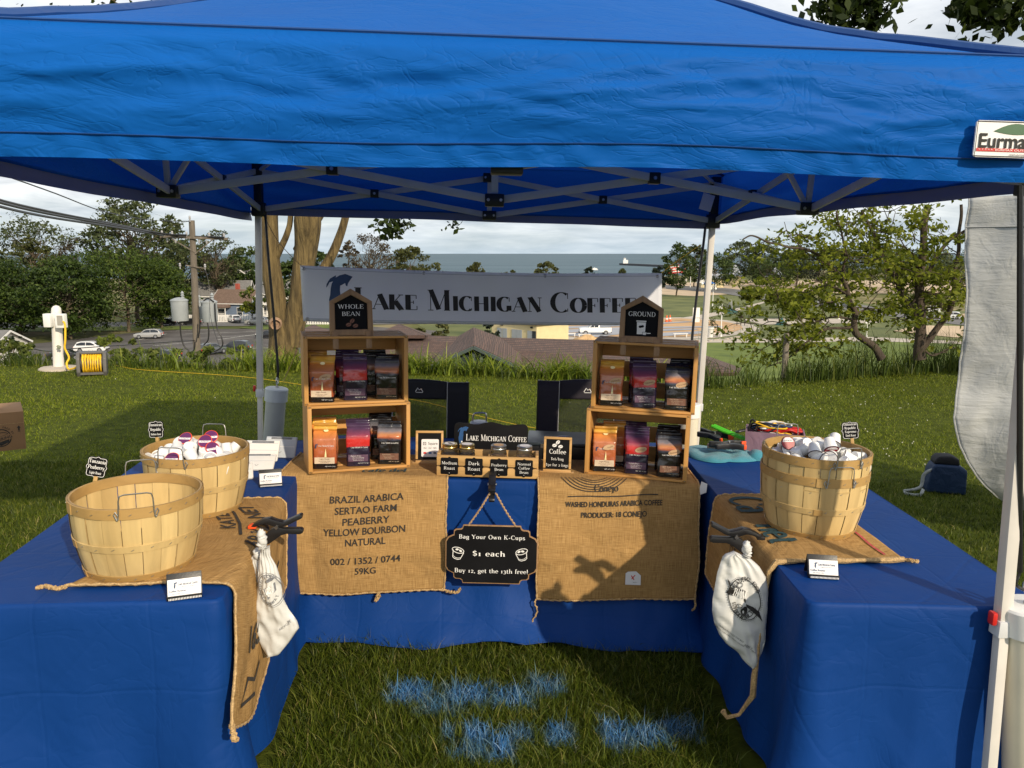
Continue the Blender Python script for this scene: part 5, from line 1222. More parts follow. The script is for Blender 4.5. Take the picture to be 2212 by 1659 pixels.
spring_clamp('dark grey spring clamp on the inner edge of the right table above the white bag', T(1592, 1176) + V((.0, .0, .03)), radians(180 - 6), tips='black')
M['bag_white'] = mat('bag_white', (.60, .60, .58), .38, .05, 9, bump=.2, bs=40, bdist=.006, spec=.25)
def carrier_bag(label, outline, Y, cref, thick, seed, prints, handle):
 o = P(cref[0], cref[1], Y); t = thing('carrier_bag', label, 'plastic bag', o, 0, 'white carrier bags tied to the tables', tilt=False)
 pts = [P(u, v, Y) - o for u, v in outline]; poly = [(p.x, p.z) for p in pts]
 zs = [z for _, z in poly]; z0, z1 = min(zs), max(zs); NR, NC = 46, 26
 def span(z):
  xs = []
  n = len(poly)
  for i in range(n):
   (xa, za), (xb, zb) = poly[i], poly[(i + 1) % n]
   if (za <= z < zb) or (zb <= z < za): xs.append(xa + (xb - xa) * (z - za) / (zb - za))
  return (min(xs), max(xs)) if len(xs) >= 2 else (0, 0)
 def depth(x, z):
  a, b = span(z); w = max(b - a, 1e-4); s_ = max(0.0, min(1.0, (x - a) / w)); g = max(0.0, min(1.0, (z - z0) / (z1 - z0)))
  return thick * sqrt(max(0, 4 * s_ * (1 - s_))) * (.4 + .6 * sin(pi * min(1, g * 1.1) * .9 + .2)) + .009 * noise.noise(V((x * 14 - z * 4, z * 9, seed))) + .010 * (.5 - abs(noise.noise(V((x * 16 + z * 5, z * 5, seed + 3))) * 2)) * (.3 + .7 * s_ * (1 - s_) * 4) + .004 * g ** 1.5 * sin(s_ * 30 + 3 * noise.noise(V((x * 9, z * 6, seed)))) * s_ * (1 - s_) * 4 + .006 * (.5 - abs(noise.noise(V((x * 30 + z * 22, z * 14 - x * 9, seed + 5))) * 2))
 q = MB()
 for sgn in (-1, 1):
  vs = [];
  for j in range(NR + 1):
   z = z0 + 1e-4 + (z1 - z0 - 2e-4) * j / NR; a, b = span(z)
   for i in range(NC + 1):
    x = lerp(a, b, i / NC); dpt = depth(x, z) * (1 if sgn < 0 else .6) if 0 < i < NC else 0
    vs.append(V((x, sgn * dpt, z)))
  fs = [(j * (NC + 1) + i, j * (NC + 1) + i + 1, (j + 1) * (NC + 1) + i + 1, (j + 1) * (NC + 1) + i) for j in range(NR) for i in range(NC)]
  q.add(vs, fs if sgn < 0 else [tuple(reversed(f)) for f in fs])
 q.build('bag_sheet', M['bag_white'], t, weld=True, angle=75)
 h = MB(); hp = [P(u, v, Y - .01) - o for u, v in handle]; h.tube(bez(hp, 20), [.011 + .004 * sin(i * 1.9) for i in range(len(bez(hp, 20)))], 10); h.blob(hp[0], (.013, .013, .016), jit=.5, fr=60); h.blob(hp[1] if len(hp) > 2 else hp[0], (.016, .014, .02), jit=.5, fr=50); h.build('tied_handle', M['bag_white'], t, angle=75)
 fn = lambda x, y, z: V((x, -depth(x, y) - .0025 - z, y))
 prints(t, fn, o, lambda u, v: ((P(u, v, Y) - o).x, (P(u, v, Y) - o).z))
 return t
c1 = lambda x, y: ((580 + x / 3.95) / 1.15732, (1240 + y / 3.95) / 1.15732)
def arc_text(par, mt, s, cx, cy, rx, ry, a0, a1, h, fn, flip=False, off=.001):
 ls = []
 n = len(s)
 for i, ch in enumerate(s):
  a = radians(a0 + (a1 - a0) * (i / max(1, n - 1)))
  rot = atan2(ry * cos(a), -rx * sin(a)) ; rot = rot + pi if not flip else rot
  ls.append((ch, cx + rx * cos(a), cy + ry * sin(a), h, 'serif', dict(rot=rot, thick=.2, thin=.1)))
 jn = MB(); letters('bag_text', par, mt, ls, fn, off, jn); return jn.build('bag_text', mt, par, smooth=False)
def print_left(t, fn, o, xy):
 q = MB(); cx, cy = xy(*c1(395, 900));
 stroke(q, ellipse(cx, cy, .036, .052, .35, 36), .0022, fn, .001, True); stroke(q, ellipse(cx, cy, .041, .058, .35, 36), .0012, fn, .0012, True)
 flat_poly(q, [xy(*c1(*p)) for p in ((335, 890), (440, 830), (455, 905), (390, 980))], fn, .0016)
 flat_poly(q, ellipse(*xy(*c1(395, 800)), .012, .006, .4), fn, .0018); q.build('bag_print', M['grey_ink'], t, smooth=False)
 letters('bag_text', t, M['white_ink'], [('ENJOY', *xy(*c1(392, 930)), .022, 'sans', dict(w=.034, bold=.02, rot=.5))], fn, .003)
 arc_text(t, M['grey_ink'], 'GOOD FOOD', cx, cy, .028, .042, 200, 60, .010, fn, off=.0018)
 arc_text(t, M['grey_ink'], 'TAKEAWAY', cx, cy, .03, .046, 215, 330, .009, fn, True, off=.0018)
 letters('bag_text', t, M['grey_ink'], [('RECYCLE', *xy(*c1(540, 1270)), .007, 'sans', dict(rot=.6)), ('PE', *xy(*c1(585, 1230)), .009, 'sans', dict(rot=.5))], fn, .001)
outl1 = [(285, 500), (372, 488), (380, 590), (440, 690), (485, 830), (503, 1000), (555, 1110), (640, 1225), (665, 1300), (632, 1345), (560, 1450), (468, 1560), (430, 1577), (350, 1582), (290, 1490), (245, 1380), (219, 1210), (240, 1030), (255, 850), (262, 700), (272, 600)]
carrier_bag('white carrier bag printed in grey hanging from the left clamp', [c1(*p) for p in outl1], 2.36, c1(400, 500), .020, 3.0, print_left, [c1(286, 378), c1(300, 430), c1(285, 490), c1(320, 520)])
outl1b = [(245, 580), (300, 560), (330, 700), (300, 820), (260, 960), (235, 1000), (215, 930), (180, 800), (176, 792), (210, 740), (190, 680), (180, 640), (200, 590)]
carrier_bag('folded white carrier bag edge showing behind the grey printed bag', [c1(*p) for p in outl1b], 2.40, c1(240, 580), .014, 9.0, lambda *a: None, [c1(250, 560), c1(262, 575), c1(256, 590)])
c2_ = lambda x, y: ((1760 + x / 3.95) / 1.15732, (1300 + y / 3.95) / 1.15732)
def print_right(t, fn, o, xy):
 q = MB(); cx, cy = xy(*c2_(375, 745)); rr = .55
 stroke(q, ellipse(cx, cy, .050, .072, .35, 40), .0028, fn, .001, True)
 for k in range(60):
  a = 2 * pi * k / 60; p0 = (cx + .055 * cos(a) * cos(.35) - .077 * sin(a) * sin(.35), cy + .055 * cos(a) * sin(.35) + .077 * sin(a) * cos(.35))
  flat_poly(q, ellipse(p0[0], p0[1], .0013, .0013, 0, 6), fn, .001)
 flat_poly(q, [xy(*c2_(*p)) for p in ((215, 555), (262, 610), (385, 660), (385, 775), (200, 690), (235, 640))], fn, .0016)
 flat_poly(q, [xy(*c2_(*p)) for p in ((390, 790), (460, 820), (520, 870), (552, 965), (500, 905), (390, 815))], fn, .0016)
 stroke(q, ellipse(*xy(*c2_(330, 605)), .009, .006, .3), .0018, fn, .0018, True)
 flat_poly(q, ellipse(*xy(*c2_(365, 850)), .0125, .016, 0), fn, .0018); stroke(q, ellipse(*xy(*c2_(430, 880)), .010, .008, .6), .002, fn, .0018, True); stroke(q, ellipse(*xy(*c2_(315, 800)), .008, .007, .6), .002, fn, .0018, True)
 q.build('bag_print', M['black_ink'], t, smooth=False)
 letters('bag_text', t, M['white_ink'], [('THANK', *xy(*c2_(318, 715)), .026, 'serif', dict(w=.046, thick=.2, thin=.08, rot=-.27))], fn, .003)
 arc_text(t, M['black_ink'], 'FANTASTIC FOOD', cx, cy, .040, .062, 165, 25, .0125, fn, off=.0018)
 arc_text(t, M['black_ink'], 'SUPERIOR SERVICE', cx, cy, .042, .065, 190, 330, .0115, fn, True, off=.0018)
 letters('bag_text', t, M['black_ink'], [('PLEASE RECYCLE THIS BAG', *xy(*c2_(245, 1090)), .0055, 'sans', dict(rot=-.58)), ('WARNING KEEP AWAY FROM CHILDREN', *xy(*c2_(225, 1115)), .0045, 'sans', dict(rot=-.58)), ('HDPE 2', *xy(*c2_(400, 1210)), .0075, 'sans', dict(rot=-.6)), ('FILM', *xy(*c2_(455, 1260)), .006, 'sans', dict(rot=-.6))], fn, .001)
outl2 = [(188, 345), (300, 312), (410, 355), (445, 368), (500, 415), (545, 455), (612, 565), (634, 700), (630, 880), (615, 1050), (604, 1200), (570, 1318), (540, 1370), (510, 1425), (460, 1437), (415, 1410), (380, 1375), (335, 1305), (220, 1222), (150, 1130), (100, 1010), (80, 900), (85, 780), (102, 680), (130, 520)]
carrier_bag('white carrier bag with black thank you print hanging from the right clamp', [c2_(*p) for p in outl2], 2.40, c2_(400, 340), .032, 5.0, print_right, [c2_(420, 255), c2_(428, 290), c2_(432, 330), c2_(420, 360)])
# ------------------------------------------------------------------ orchard baskets
M['basket'] = wood('basket_veneer', (0.72, 0.53, 0.235), 0.80, 2, 0.6, 18)
M['band'] = wood('basket_band', (0.56, 0.36, 0.13), 0.75, 0, 0.5, 14)
BH = .235; RB, RT_ = .154, .189
def br(z): return RB + (RT_ - RB) * (z / BH) + .010 * sin(pi * z / BH)
def basket(label, loc, rz, group='slatted orchard baskets', handles=(0, pi), seam=-pi / 2, rx=0, ry=0):
 t = thing('orchard_basket', label, 'basket', loc, rz, group, rx=rx, ry=ry)
 q = MB(); NS = 22
 for k in range(NS):
  a0, a1 = 2 * pi * k / NS + .006, 2 * pi * (k + 1) / NS - .006; off = .0012 if k % 2 else -.0012
  for side in (0, 1):
   vs = [V(((br(BH * j / 8) + off - side * .003) * cos(a0 + (a1 - a0) * i / 4), (br(BH * j / 8) + off - side * .003) * sin(a0 + (a1 - a0) * i / 4), BH * j / 8)) for j in range(9) for i in range(5)]
   fs = [(j * 5 + i, j * 5 + i + 1, (j + 1) * 5 + i + 1, (j + 1) * 5 + i) for j in range(8) for i in range(4)]
   q.add(vs, fs if side == 0 else [tuple(reversed(f)) for f in fs])
 q.build('staves', M['basket'], t, angle=50)
 q = MB(); q.lathe([(.001, .006), (RB - .002, .006)], 40, cap0=False, cap1=False); q.build('bottom', M['basket'], t)
 def band(nm, z0, z1, out=.0035, inner=False):
  b = MB()
  if not inner: prof = [(br(z0) + .0005, z0), (br(z0) + out, z0 + .0015), (br(z1) + out, z1 - .0015), (br(z1) + .0005, z1)]
  else: prof = [(br(z1) - .0008, z1), (br(z1) - .0065, z1 - .001), (br(z0) - .0065, z0), (br(z0) - .003, z0)]
  b.lathe(prof, 64, cap0=False, cap1=False)
  ob = b.build(nm, M['band'] if nm != 'middle_band' else M['basket'], t, angle=30)
  if not inner:
   lp = MB(); zc = (z0 + z1) / 2
   vs = [];
   for j in (0, 1):
    for i in range(5): a = seam + .02 + .16 * i / 4; z = z0 + .001 if j == 0 else z1 - .001; r = br(z) + out + .0022; vs.append(V((r * cos(a), r * sin(a), z)))
   for j in (0, 1):
    for i in range(5): a = seam + .02 + .16 * i / 4; z = z0 + .001 if j == 0 else z1 - .001; r = br(z) + out - .001; vs.append(V((r * cos(a), r * sin(a), z)))
   lp.add(vs, [(i, i + 1, 5 + i + 1, 5 + i) for i in range(4)] + [(0, 5, 15, 10), (4, 14, 19, 9)]); lp.build('band_lap', M['band'], ob)
   stp = MB()
   for k in range(NS):
    a = 2 * pi * (k + .5) / NS; z = zc + .002 * sin(k * 3); r = br(z) + out + .0006
    stp.box((r * cos(a), r * sin(a), z), (.0016, .009, .0016), Matrix.Rotation(a, 3, 'Z') @ Matrix.Rotation(.5, 3, 'X'))
   stp.build('staples', M['wire'], ob)
 band('rim_band', BH - .031, BH + .002); band('inner_rim_band', BH - .03, BH + .002, inner=True); band('middle_band', BH * .42, BH * .42 + .024); band('bottom_band', .001, .022)
 for a in handles:
  r = RT_ + .006; h = MB(); pts = []
  for x, z in ((-.052, BH - .030), (-.048, BH - .012), (-.046, BH + .030), (-.042, BH + .043), (-.030, BH + .047), (.030, BH + .047), (.042, BH + .043), (.046, BH + .030), (.048, BH - .012), (.052, BH - .030)):
   pts.append((x, z))
  P3 = [V((r * cos(a) - x * sin(a), r * sin(a) + x * cos(a), z)) for x, z in pts]
  for i, p in enumerate(P3):
   rr = sqrt(p.x ** 2 + p.y ** 2); k = (br(min(p.z, BH)) + .007) / rr; P3[i] = V((p.x * k, p.y * k, p.z))
  h.tube(P3, .0021, 7)
  for sx in (-1, 1):
   cl = [V(((br(BH) + .006) * cos(a + sx * x / r), (br(BH) + .006) * sin(a + sx * x / r), z)) for x, z in ((.052, BH - .03), (.060, BH - .012), (.056, BH - .004), (.050, BH - .014), (.048, BH - .026))]
   h.tube(cl, .0021, 6)
  h.build('handle', M['wire'], t)
 return t
B1 = T(306, 1222) + V((0, 0, .012)); B2 = T(430, 1101) + V((0, 0, .012)); B3 = T(1747, 1142) + V((0, 0, .012))
basket('empty orchard basket at the near end of the left table', B1, radians(20), handles=(radians(-85), radians(92)), seam=radians(200))
basket('orchard basket full of white coffee pods behind the empty one on the left table', B2, radians(-30), handles=(radians(-64), radians(121)), seam=radians(130))
basket('lower orchard basket of the nested pair on the right table', B3, radians(10), handles=(radians(-94), radians(86)), seam=radians(-120))
B4 = B3 + V((.002, -.002, .068))
basket('upper orchard basket of the nested pair, full of pods with dark rims', B4, radians(-8), handles=(radians(-69), radians(111)), seam=radians(190))
M['pod'] = mat('pod_white', (.82, .82, .81), .42, .04, 20)
M['pod_foil'] = mat('pod_foil', (.78, .78, .79), .3, .05, 30, bump=.3, bs=60)
M['pod_purple'] = mat('pod_label_purple', (.12, .02, .11), .4, .15, 30)
M['pod_dark'] = mat('pod_rim_dark', (.04, .02, .025), .4, .15, 30)
M['pod_crimson'] = mat('pod_label_crimson', (.30, .008, .02), .4, .15, 30)
def pod_proto(name, rim, lid):
 t = bpy.data.objects.new('coffee_pod', None);
 q = MB(); q.lathe([(.0005, .0455), (.0165, .0455), (.0178, .044), (.0182, .041), (.0235, .003), (.0262, .002), (.0262, .0), (.024, -.0005)], 24, cap0=False, cap1=False); a = q.build('cup', M['pod'], t, angle=30)
 q = MB(); q.lathe([(.024, -.0008), (.0262, -.0002), (.0264, .0016), (.0266, .0004)], 24, cap0=False, cap1=False); b = q.build('rim', rim, t)
 q = MB(); q.lathe([(.0005, -.001), (.0242, -.001)], 24, cap0=False, cap1=False); c = q.build('lid', lid, t)
 fnl = lambda x, y, z: V((-x, y, -.0012 - z))
 if lid is not M['pod_foil']:
  q = MB(); flat_poly(q, [(-.021, .004), (.021, .004), (.017, .014), (.008, .0205), (-.008, .0205), (-.017, .014)], fnl, .0002) if lid is M['pod_crimson'] else flat_poly(q, [(-.0225, -.007), (.0225, -.007), (.0235, .001), (-.0235, .001)], fnl, .0002)
  d = q.build('lid_print', M['card'], c, smooth=False)
  letters('lid_text', c, M['pod_purple'] if lid is M['pod_purple'] else M['black_ink'], [('Lake Michigan Coffee', .0, .008 if lid is M['pod_crimson'] else -.004, .0045, 'sans', dict(w=.03))], fnl, .0008)
 t['label'] = 'x'
 return t
pp = {'plain': pod_proto('a', M['pod'], M['pod_foil']), 'purple': pod_proto('b', M['orange'], M['pod_purple']), 'dark': pod_proto('c', M['pod_dark'], M['pod_foil']), 'crimson': pod_proto('d', M['pod_dark'], M['pod_crimson'])}
def place_pod(kind, label, group, loc, d):
 c = bpy.data.objects.new('coffee_pod', None); C.objects.link(c)
 c.matrix_world = Matrix.Translation(loc) @ d.to_track_quat('Z', 'Y').to_matrix().to_4x4()
 for ch in pp[kind].children:
  cc = ch.copy(); C.objects.link(cc); cc.parent = c
  for g in ch.children: gg = g.copy(); C.objects.link(gg); gg.parent = cc
 tag(c, label, 'coffee pod', group)
def heap(center, n, rmax, ztop, spec, grp, base_label, base_kind, seed):
 r_ = random.Random(seed); pts = []
 tries = 0
 while len(pts) < n and tries < 20000:
  tries += 1; a = r_.uniform(0, 2 * pi); rr = rmax * sqrt(r_.random()); p = V((rr * cos(a), rr * sin(a), 0));
  zz = ztop + .045 * (1 - (rr / rmax) ** 2) + r_.uniform(-.012, .010); p.z = zz
  if all((p - q).length > .0445 for q in pts): pts.append(p)
 R_ = Matrix.Rotation(TILT, 3, 'Y')
 order = sorted(range(len(pts)), key=lambda i: (pts[i].y, pts[i].x))
 for k, i in enumerate(order):
  p = pts[i]; d = V((r_.gauss(0, .8), r_.gauss(-.1, .8), r_.gauss(.45, .55))).normalized(); kind, lab = base_kind, base_label
  loc = V(center) + R_ @ p - d * .022
  place_pod(kind, lab, grp, loc, d)
 for kind, lab, p, d in spec: place_pod(kind, lab, grp, V(center) + V(p) + V((0, 0, .022)), V(d).normalized())
lg_ = 'coffee pods in the left rear basket'
heap(B2, 70, .160, .192, [('purple', 'pod showing purple lid with orange rim, at the back left of the heap', (-.055, .05, .237), (.1, .75, -.75)), ('purple', 'pod showing purple lid, standing at the back right of the heap', (.040, .062, .240), (-.2, .8, -.6)),
 ('purple', 'pod showing purple lid in the middle right of the heap', (.045, -.01, .240), (.0, .85, -.6)), ('purple', 'pod with purple lid tilted to the right side of the heap', (.088, -.05, .222), (-.6, .6, -.5)), ('purple', 'pod with orange rimmed purple lid facing up at the front of the heap', (-.03, -.132, .204), (.0, .75, -.7))], lg_, 'white coffee pod heaped in the rear basket of the left table', 'plain', 5)
rg_ = 'coffee pods in the nested basket'
heap(B4, 60, .160, .196, [('crimson', 'pod showing red and white lid, at the left of the nested basket heap', (-.095, .015, .228), (-.05, .9, -.45)), ('crimson', 'pod showing dark red lid in the middle of the nested basket heap', (.03, -.075, .225), (.0, .55, .6)),
 ('dark', 'dark rimmed pod with foil lid, front left of the nested basket heap', (-.04, -.105, .215), (.1, .6, .55)), ('dark', 'tilted dark rimmed pod beside the red lidded one', (.055, -.03, .232), (.3, .5, .5))], rg_, 'white coffee pod heaped in the nested basket of the right table', 'dark', 9)
for k_ in pp.values():
 for ch in list(k_.children):
  for g in list(ch.children): bpy.data.objects.remove(g)
  bpy.data.objects.remove(ch)
 bpy.data.objects.remove(k_)
def basket_tag(label, loc, rz, ry, lines):
 t = thing('basket_tag', label, 'tag', loc, rz, 'black tags clipped to the baskets', ry=ry, rx=radians(-8))
 q = MB(); q.prism([(a * .95, .05 + b * .95) for a, b in scallop(.062, .068, .008)], -.002, .002); b_ = q.build('plate', M['board'], t, bevel=.0006)
 fn = lambda x, y, z: V((x, -.002 - z, y)); q = MB(); stroke(q, [(a * .86, .05 + b * .86) for a, b in scallop(.062, .068, .008)], .0013, fn, .0004, True); q.build('plate_border', M['white_ink'], b_, smooth=False)
 letters('plate_text', b_, M['white_ink'], lines, fn, .0010)
 q = MB(); q.box((.004, 0, .006), (.012, .010, .03)); q.build('clip', M['band'], t, bevel=.001)
kw_ = dict(thick=.15, thin=.06)
basket_tag('black tag reading Tanzania Peaberry on the empty basket', B1 + V((-.175, .085, .235)), radians(12), radians(12), [('Tanzania', 0, .063, .012, 'serif', dict(w=.050, **kw_)), ('Peaberry', 0, .044, .012, 'serif', dict(w=.050, **kw_)), ('Light Roast', 0, .028, .008, 'serif', dict(w=.036, **kw_))])
basket_tag('black tag reading Dominican Republic on the left basket of pods', B2 + V((-.178, .075, .235)), radians(-5), radians(-4), [('Dominican', 0, .064, .011, 'serif', dict(w=.050, **kw_)), ('Republic', 0, .046, .011, 'serif', dict(w=.044, **kw_)), ('Medium Roast', 0, .029, .008, 'serif', dict(w=.042, **kw_))])
basket_tag('black tag on the right rim of the nested baskets', B4 + V((.172, .085, .230)), radians(-14), radians(-8), [('Dominican', 0, .070, .009, 'serif', dict(w=.046, **kw_)), ('Republic', 0, .056, .009, 'serif', dict(w=.040, **kw_)), ('Espresso', 0, .042, .009, 'serif', dict(w=.040, **kw_)), ('Dark Roast', 0, .028, .008, 'serif', dict(w=.036, **kw_))])
def card_holder(label, loc, rz):
 t = thing('card_holder', label, 'card holder', loc, rz, 'business card holders')
 q = MB(); q.prism([(-.0, .002), (.030, .066), (.034, .064), (.052, .002), (.048, 0), (.030, .055), (.008, .0)], -.047, .047, fn=lambda p: V((p.y, p.x, p.z))); q.build('stand', M['black'], t, bevel=.001)
 q = MB(); q.prism([(-.012, .002), (-.012, .014), (-.009, .014), (.003, .004), (.004, .0)], -.047, .047, fn=lambda p: V((p.y, p.x, p.z))); q.build('tray', M['black'], t, bevel=.0008)
 R_ = Matrix.Rotation(radians(-25), 3, 'X')
 q = MB(); q.box((0, 0, .027), (.089, .006, .052), bevel if False else None);
 for i, p in enumerate(q.v): q.v[i] = R_ @ p + V((0, -.006, .005))
 c_ = q.build('cards', M['card'], t, bevel=.001)
 fn = lambda x, y, z: R_ @ V((x, -.003 - z, y)) + V((0, -.006, .005))
 lake_emblem('lake_emblem', c_, M['navy_ink'], -.024, .027, .018, fn, .0006)
 letters('card_text', c_, M['navy_ink'], [('Lake Michigan Coffee', .010, .035, .0065, 'serif', dict(small=.78, w=.052, thick=.18, thin=.09)), ('Coffee for the lakeshore', .010, .029, .003, 'sans', {}), ('Coffee Roaster', -.018, .0175, .0055, 'sans', dict(bold=.02)), ('lake michigan coffee', -.016, .011, .003, 'sans', {})], fn, .0007)
 q = MB()
 for k in range(22):
  x = -.042 + k * .004; q.add([V((x, -.0135, .003)), V((x + .0022, -.0135, .003)), V((x + .0022, -.0135, .009)), V((x, -.0135, .009))], [(0, 1, 2, 3)])
 q.build('card_edges', M['card'], t, smooth=False)
card_holder('business card holder at the near edge of the left table', T(393, 1300) + V((0, .02, .002)), radians(22))
card_holder('business card holder at the rear of the left table by the pouches', T(582, 1054) + V((0, .02, .002)), radians(20))
card_holder('business card holder on the right table in front of the sack', T(1786, 1258) + V((0, .03, .002)), radians(-6))
M['pouch'] = mat('pouch_white', (.76, .74, .70), .45, .05, 9, bump=.4, bs=30, bdist=.004)
M['pouch_grey'] = mat('pouch_grey', (.50, .53, .56), .4, .05, 9)
def pouch(label, loc, rz, rx, mt, w=.155, h=.105):
 t = thing('pouch', label, 'pouch', loc, rz, 'resealable pouches', rx=rx)
 q = MB(); q.prism([(-w / 2 + .006, 0), (w / 2 - .006, 0), (w / 2, .006), (w / 2, h), (-w / 2, h), (-w / 2, .006)], -.006, .006); q.build('pouch_body', M[mt], t, bevel=.0045)
 q = MB(); q.box((0, -.0066, h * .52), (w - .014, .0012, .0022)); q.box((0, -.0066, h * .86), (w - .014, .0012, .0022)); q.build('zip_line', M['pouch_grey'] if mt != 'pouch_grey' else M['pouch'], t)
 q = MB(); q.box((.0, -.0062, h - .009), (w * .66, .0022, .011)); q.build('tear_strip', M['grey_ink'], t)
 q = MB(); stroke(q, [(-.007, .030), (0, .022), (.008, .031)], .002, lambda x, y, z: V((x, -.0066 - z, y)), .0006); q.build('pouch_mark', M['grey_ink'], t, smooth=False)
pouch('white pouch leaning upright, top of the pouches at the back of the left table', T(563, 1004) + V((-.0, .0, .016)), radians(2), radians(-38), 'pouch')
pouch('white pouch lying flat in front of the others behind the pod basket', T(552, 1020) + V((0, .0, .010)), radians(6), radians(-64), 'pouch')
pouch('grey pouch standing behind the white pouches', T(590, 997) + V((.02, .03, .010)), radians(-2), radians(-32), 'pouch_grey', .15, .105)
pouch('white pouch half hidden by the right side of the pod basket', T(527, 1040) + V((0, 0, .010)), radians(20), radians(-60), 'pouch', .08, .10)
# ------------------------------------------------------------------ odds and ends on the right table
M['towel'] = mat('towel_teal', (.05, .27, .35), .95, .12, 18, bump=1.0, bs=240, bdist=.006, sheen=.3)
def lump(name, label, cat, loc, rz, outline, h, mt, seed, group=None, part='cloth_sheet'):
 t = thing(name, label, cat, loc, rz, group); q = MB(); NR, NA = 12, 40; vs = []; fs = []
 for j in range(NR + 1):
  f = j / NR
  for i in range(NA):
   a = 2 * pi * i / NA; r = outline(a) * sin(f * pi / 2)
   z = h * (1 - f ** 3) * (.75 + .5 * noise.noise(V((r * cos(a) * 16, r * sin(a) * 16, seed)))) + .003
   vs.append(V((r * cos(a), r * sin(a), z)))
 for j in range(NR):
  for i in range(NA): i2 = (i + 1) % NA; fs.append((j * NA + i, (j + 1) * NA + i, (j + 1) * NA + i2, j * NA + i2))
 fs.append(tuple((NR) * NA + (NA - 1 - i) for i in range(NA)))
 q.add(vs, fs); q.build(part, M[mt], t, angle=70); return t
tw = T(1560, 985)
lump('towel', 'turquoise towel crumpled at the back of the right table', 'towel', tw, 0, lambda a: .115 + .085 * abs(cos(a)) + .015 * sin(3 * a + 1), .035, 'towel', 4)
lump('towel', 'second turquoise cloth bunched between the towel and the nested baskets', 'towel', T(1634, 992) + V((.02, .02, 0)), 0, lambda a: .06 + .02 * sin(2 * a), .05, 'towel', 8)
spring_clamp('black spring clamp with orange tips lying on the turquoise towel', T(1545, 968) + V((.0, .0, .07)), radians(150), rx=radians(80))
spring_clamp('second black spring clamp lying across the turquoise towel, orange tip to the right', T(1576, 990) + V((.0, .0, .07)), radians(200), rx=radians(90))
cl_ = thing('scissors', 'bright green handled scissors resting on the turquoise towel', 'scissors', T(1580, 972) + V((0, 0, .075)), radians(-48), rx=0)
M['lime'] = mat('lime_plastic', (.10, .62, .03), .4, .1, 10)
for dy in (-.011, .011):
 q = MB(); q.tube([(-.12, dy, .035), (-.05, dy * 1.1, .02), (.06, dy * .6, .004), (.09, dy * .5, .0)], [.009, .0095, .009, .007], 8); q.build('handle', M['lime'], cl_)
q = MB(); q.blob((.10, .004, 0), (.010, .010, .008)); q.blob((.115, -.006, -.002), (.010, .010, .008)); q.build('pivot', M['black'], cl_)
kf = thing('tape_roll', 'tan handled tool lying on the turquoise towel below the clamps', 'hand tool', T(1553, 988) + V((0, 0, .055)), radians(-18))
q = MB(); q.tube([(-.06, 0, 0), (0, 0, .003), (.05, 0, 0)], [.013, .014, .010], 10); q.build('handle', mat('tool_tan', (.42, .28, .22), .6), kf)
q = MB(); q.tube([(.05, 0, 0), (.075, .002, 0)], .006, 8); q.tube([(.075, .004, 0), (.13, .012, -.004)], .003, 6); q.tube([(.075, -.002, 0), (.13, -.012, -.004)], .003, 6); q.build('jaws', M['steel'], kf)
bn_t = thing('storage_bin', 'mauve fabric bin full of cords at the back of the right table', 'bin', T(1674, 985) + V((0, .03, .006)), radians(-18))
M['mauve'] = fabric('mauve_fabric', (.24, .15, .20), .75, crease=.3)
q = MB(); w, d, h = .29, .17, .125
ring = lambda s_, z: [V((sx * w / 2 * s_, sy * d / 2 * s_, z + .012 * noise.noise(V((sx * 3, sy * 3, z * 9))))) for sx, sy in ((-1, -1), (0, -1.04), (1, -1), (1, 0), (1, 1), (0, 1.03), (-1, 1), (-1, 0))]
rs = [ring(.92, 0), ring(.98, .06), ring(1.0, h), ring(.95, h), ring(.9, .05)]
vs = [p for r in rs for p in r]; q.add(vs, [(j * 8 + i, j * 8 + (i + 1) % 8, (j + 1) * 8 + (i + 1) % 8, (j + 1) * 8 + i) for j in range(4) for i in range(8)] + [tuple(32 + i for i in range(8))]); q.build('fabric_wall', M['mauve'], bn_t, angle=40, weld=True)
rr = random.Random(3)
for nm_, mt, n_, rad in (('red rope', 'red', 5, .0065), ('white cord', 'white_plastic', 4, .004), ('yellow cord', 'yellow', 3, .004), ('blue cord', 'navy_ink', 3, .005), ('black cord', 'black', 3, .0045)):
 q = MB(); pts = []
 for k in range(n_ * 7):
  a = k * 1.25 + rr.random(); r1 = rr.uniform(.03, .10); pts.append(V((r1 * 1.15 * cos(a) + (.03 if mt == 'red' else -.02), r1 * .62 * sin(a), .115 + rr.uniform(0, .05) * (1 if mt != 'red' else .6))))
 q.tube(bez(pts, len(pts) * 6), rad, 6); o = q.build('cord_tangle', M[mt], None)
 o.matrix_world = bn_t.matrix_world.copy(); tag(o, nm_ + ' tangled in the mauve bin on the right table', 'cord', 'cords tangled in the mauve bin')
q = MB(); q.tube(bez([(-.15, -.06, .12), (-.18, -.08, .115), (-.19, -.05, .11), (-.15, -.03, .12)], 24), .005, 6); q.tube(bez([(-.13, -.02, .12), (-.12, -.02, .17), (-.10, -.03, .165), (-.08, -.03, .13)], 24), .005, 6)
o = q.build('cable_loop', M['black'], None); o.matrix_world = bn_t.matrix_world.copy(); tag(o, 'black cable loop hanging over the left end of the mauve bin', 'cable')
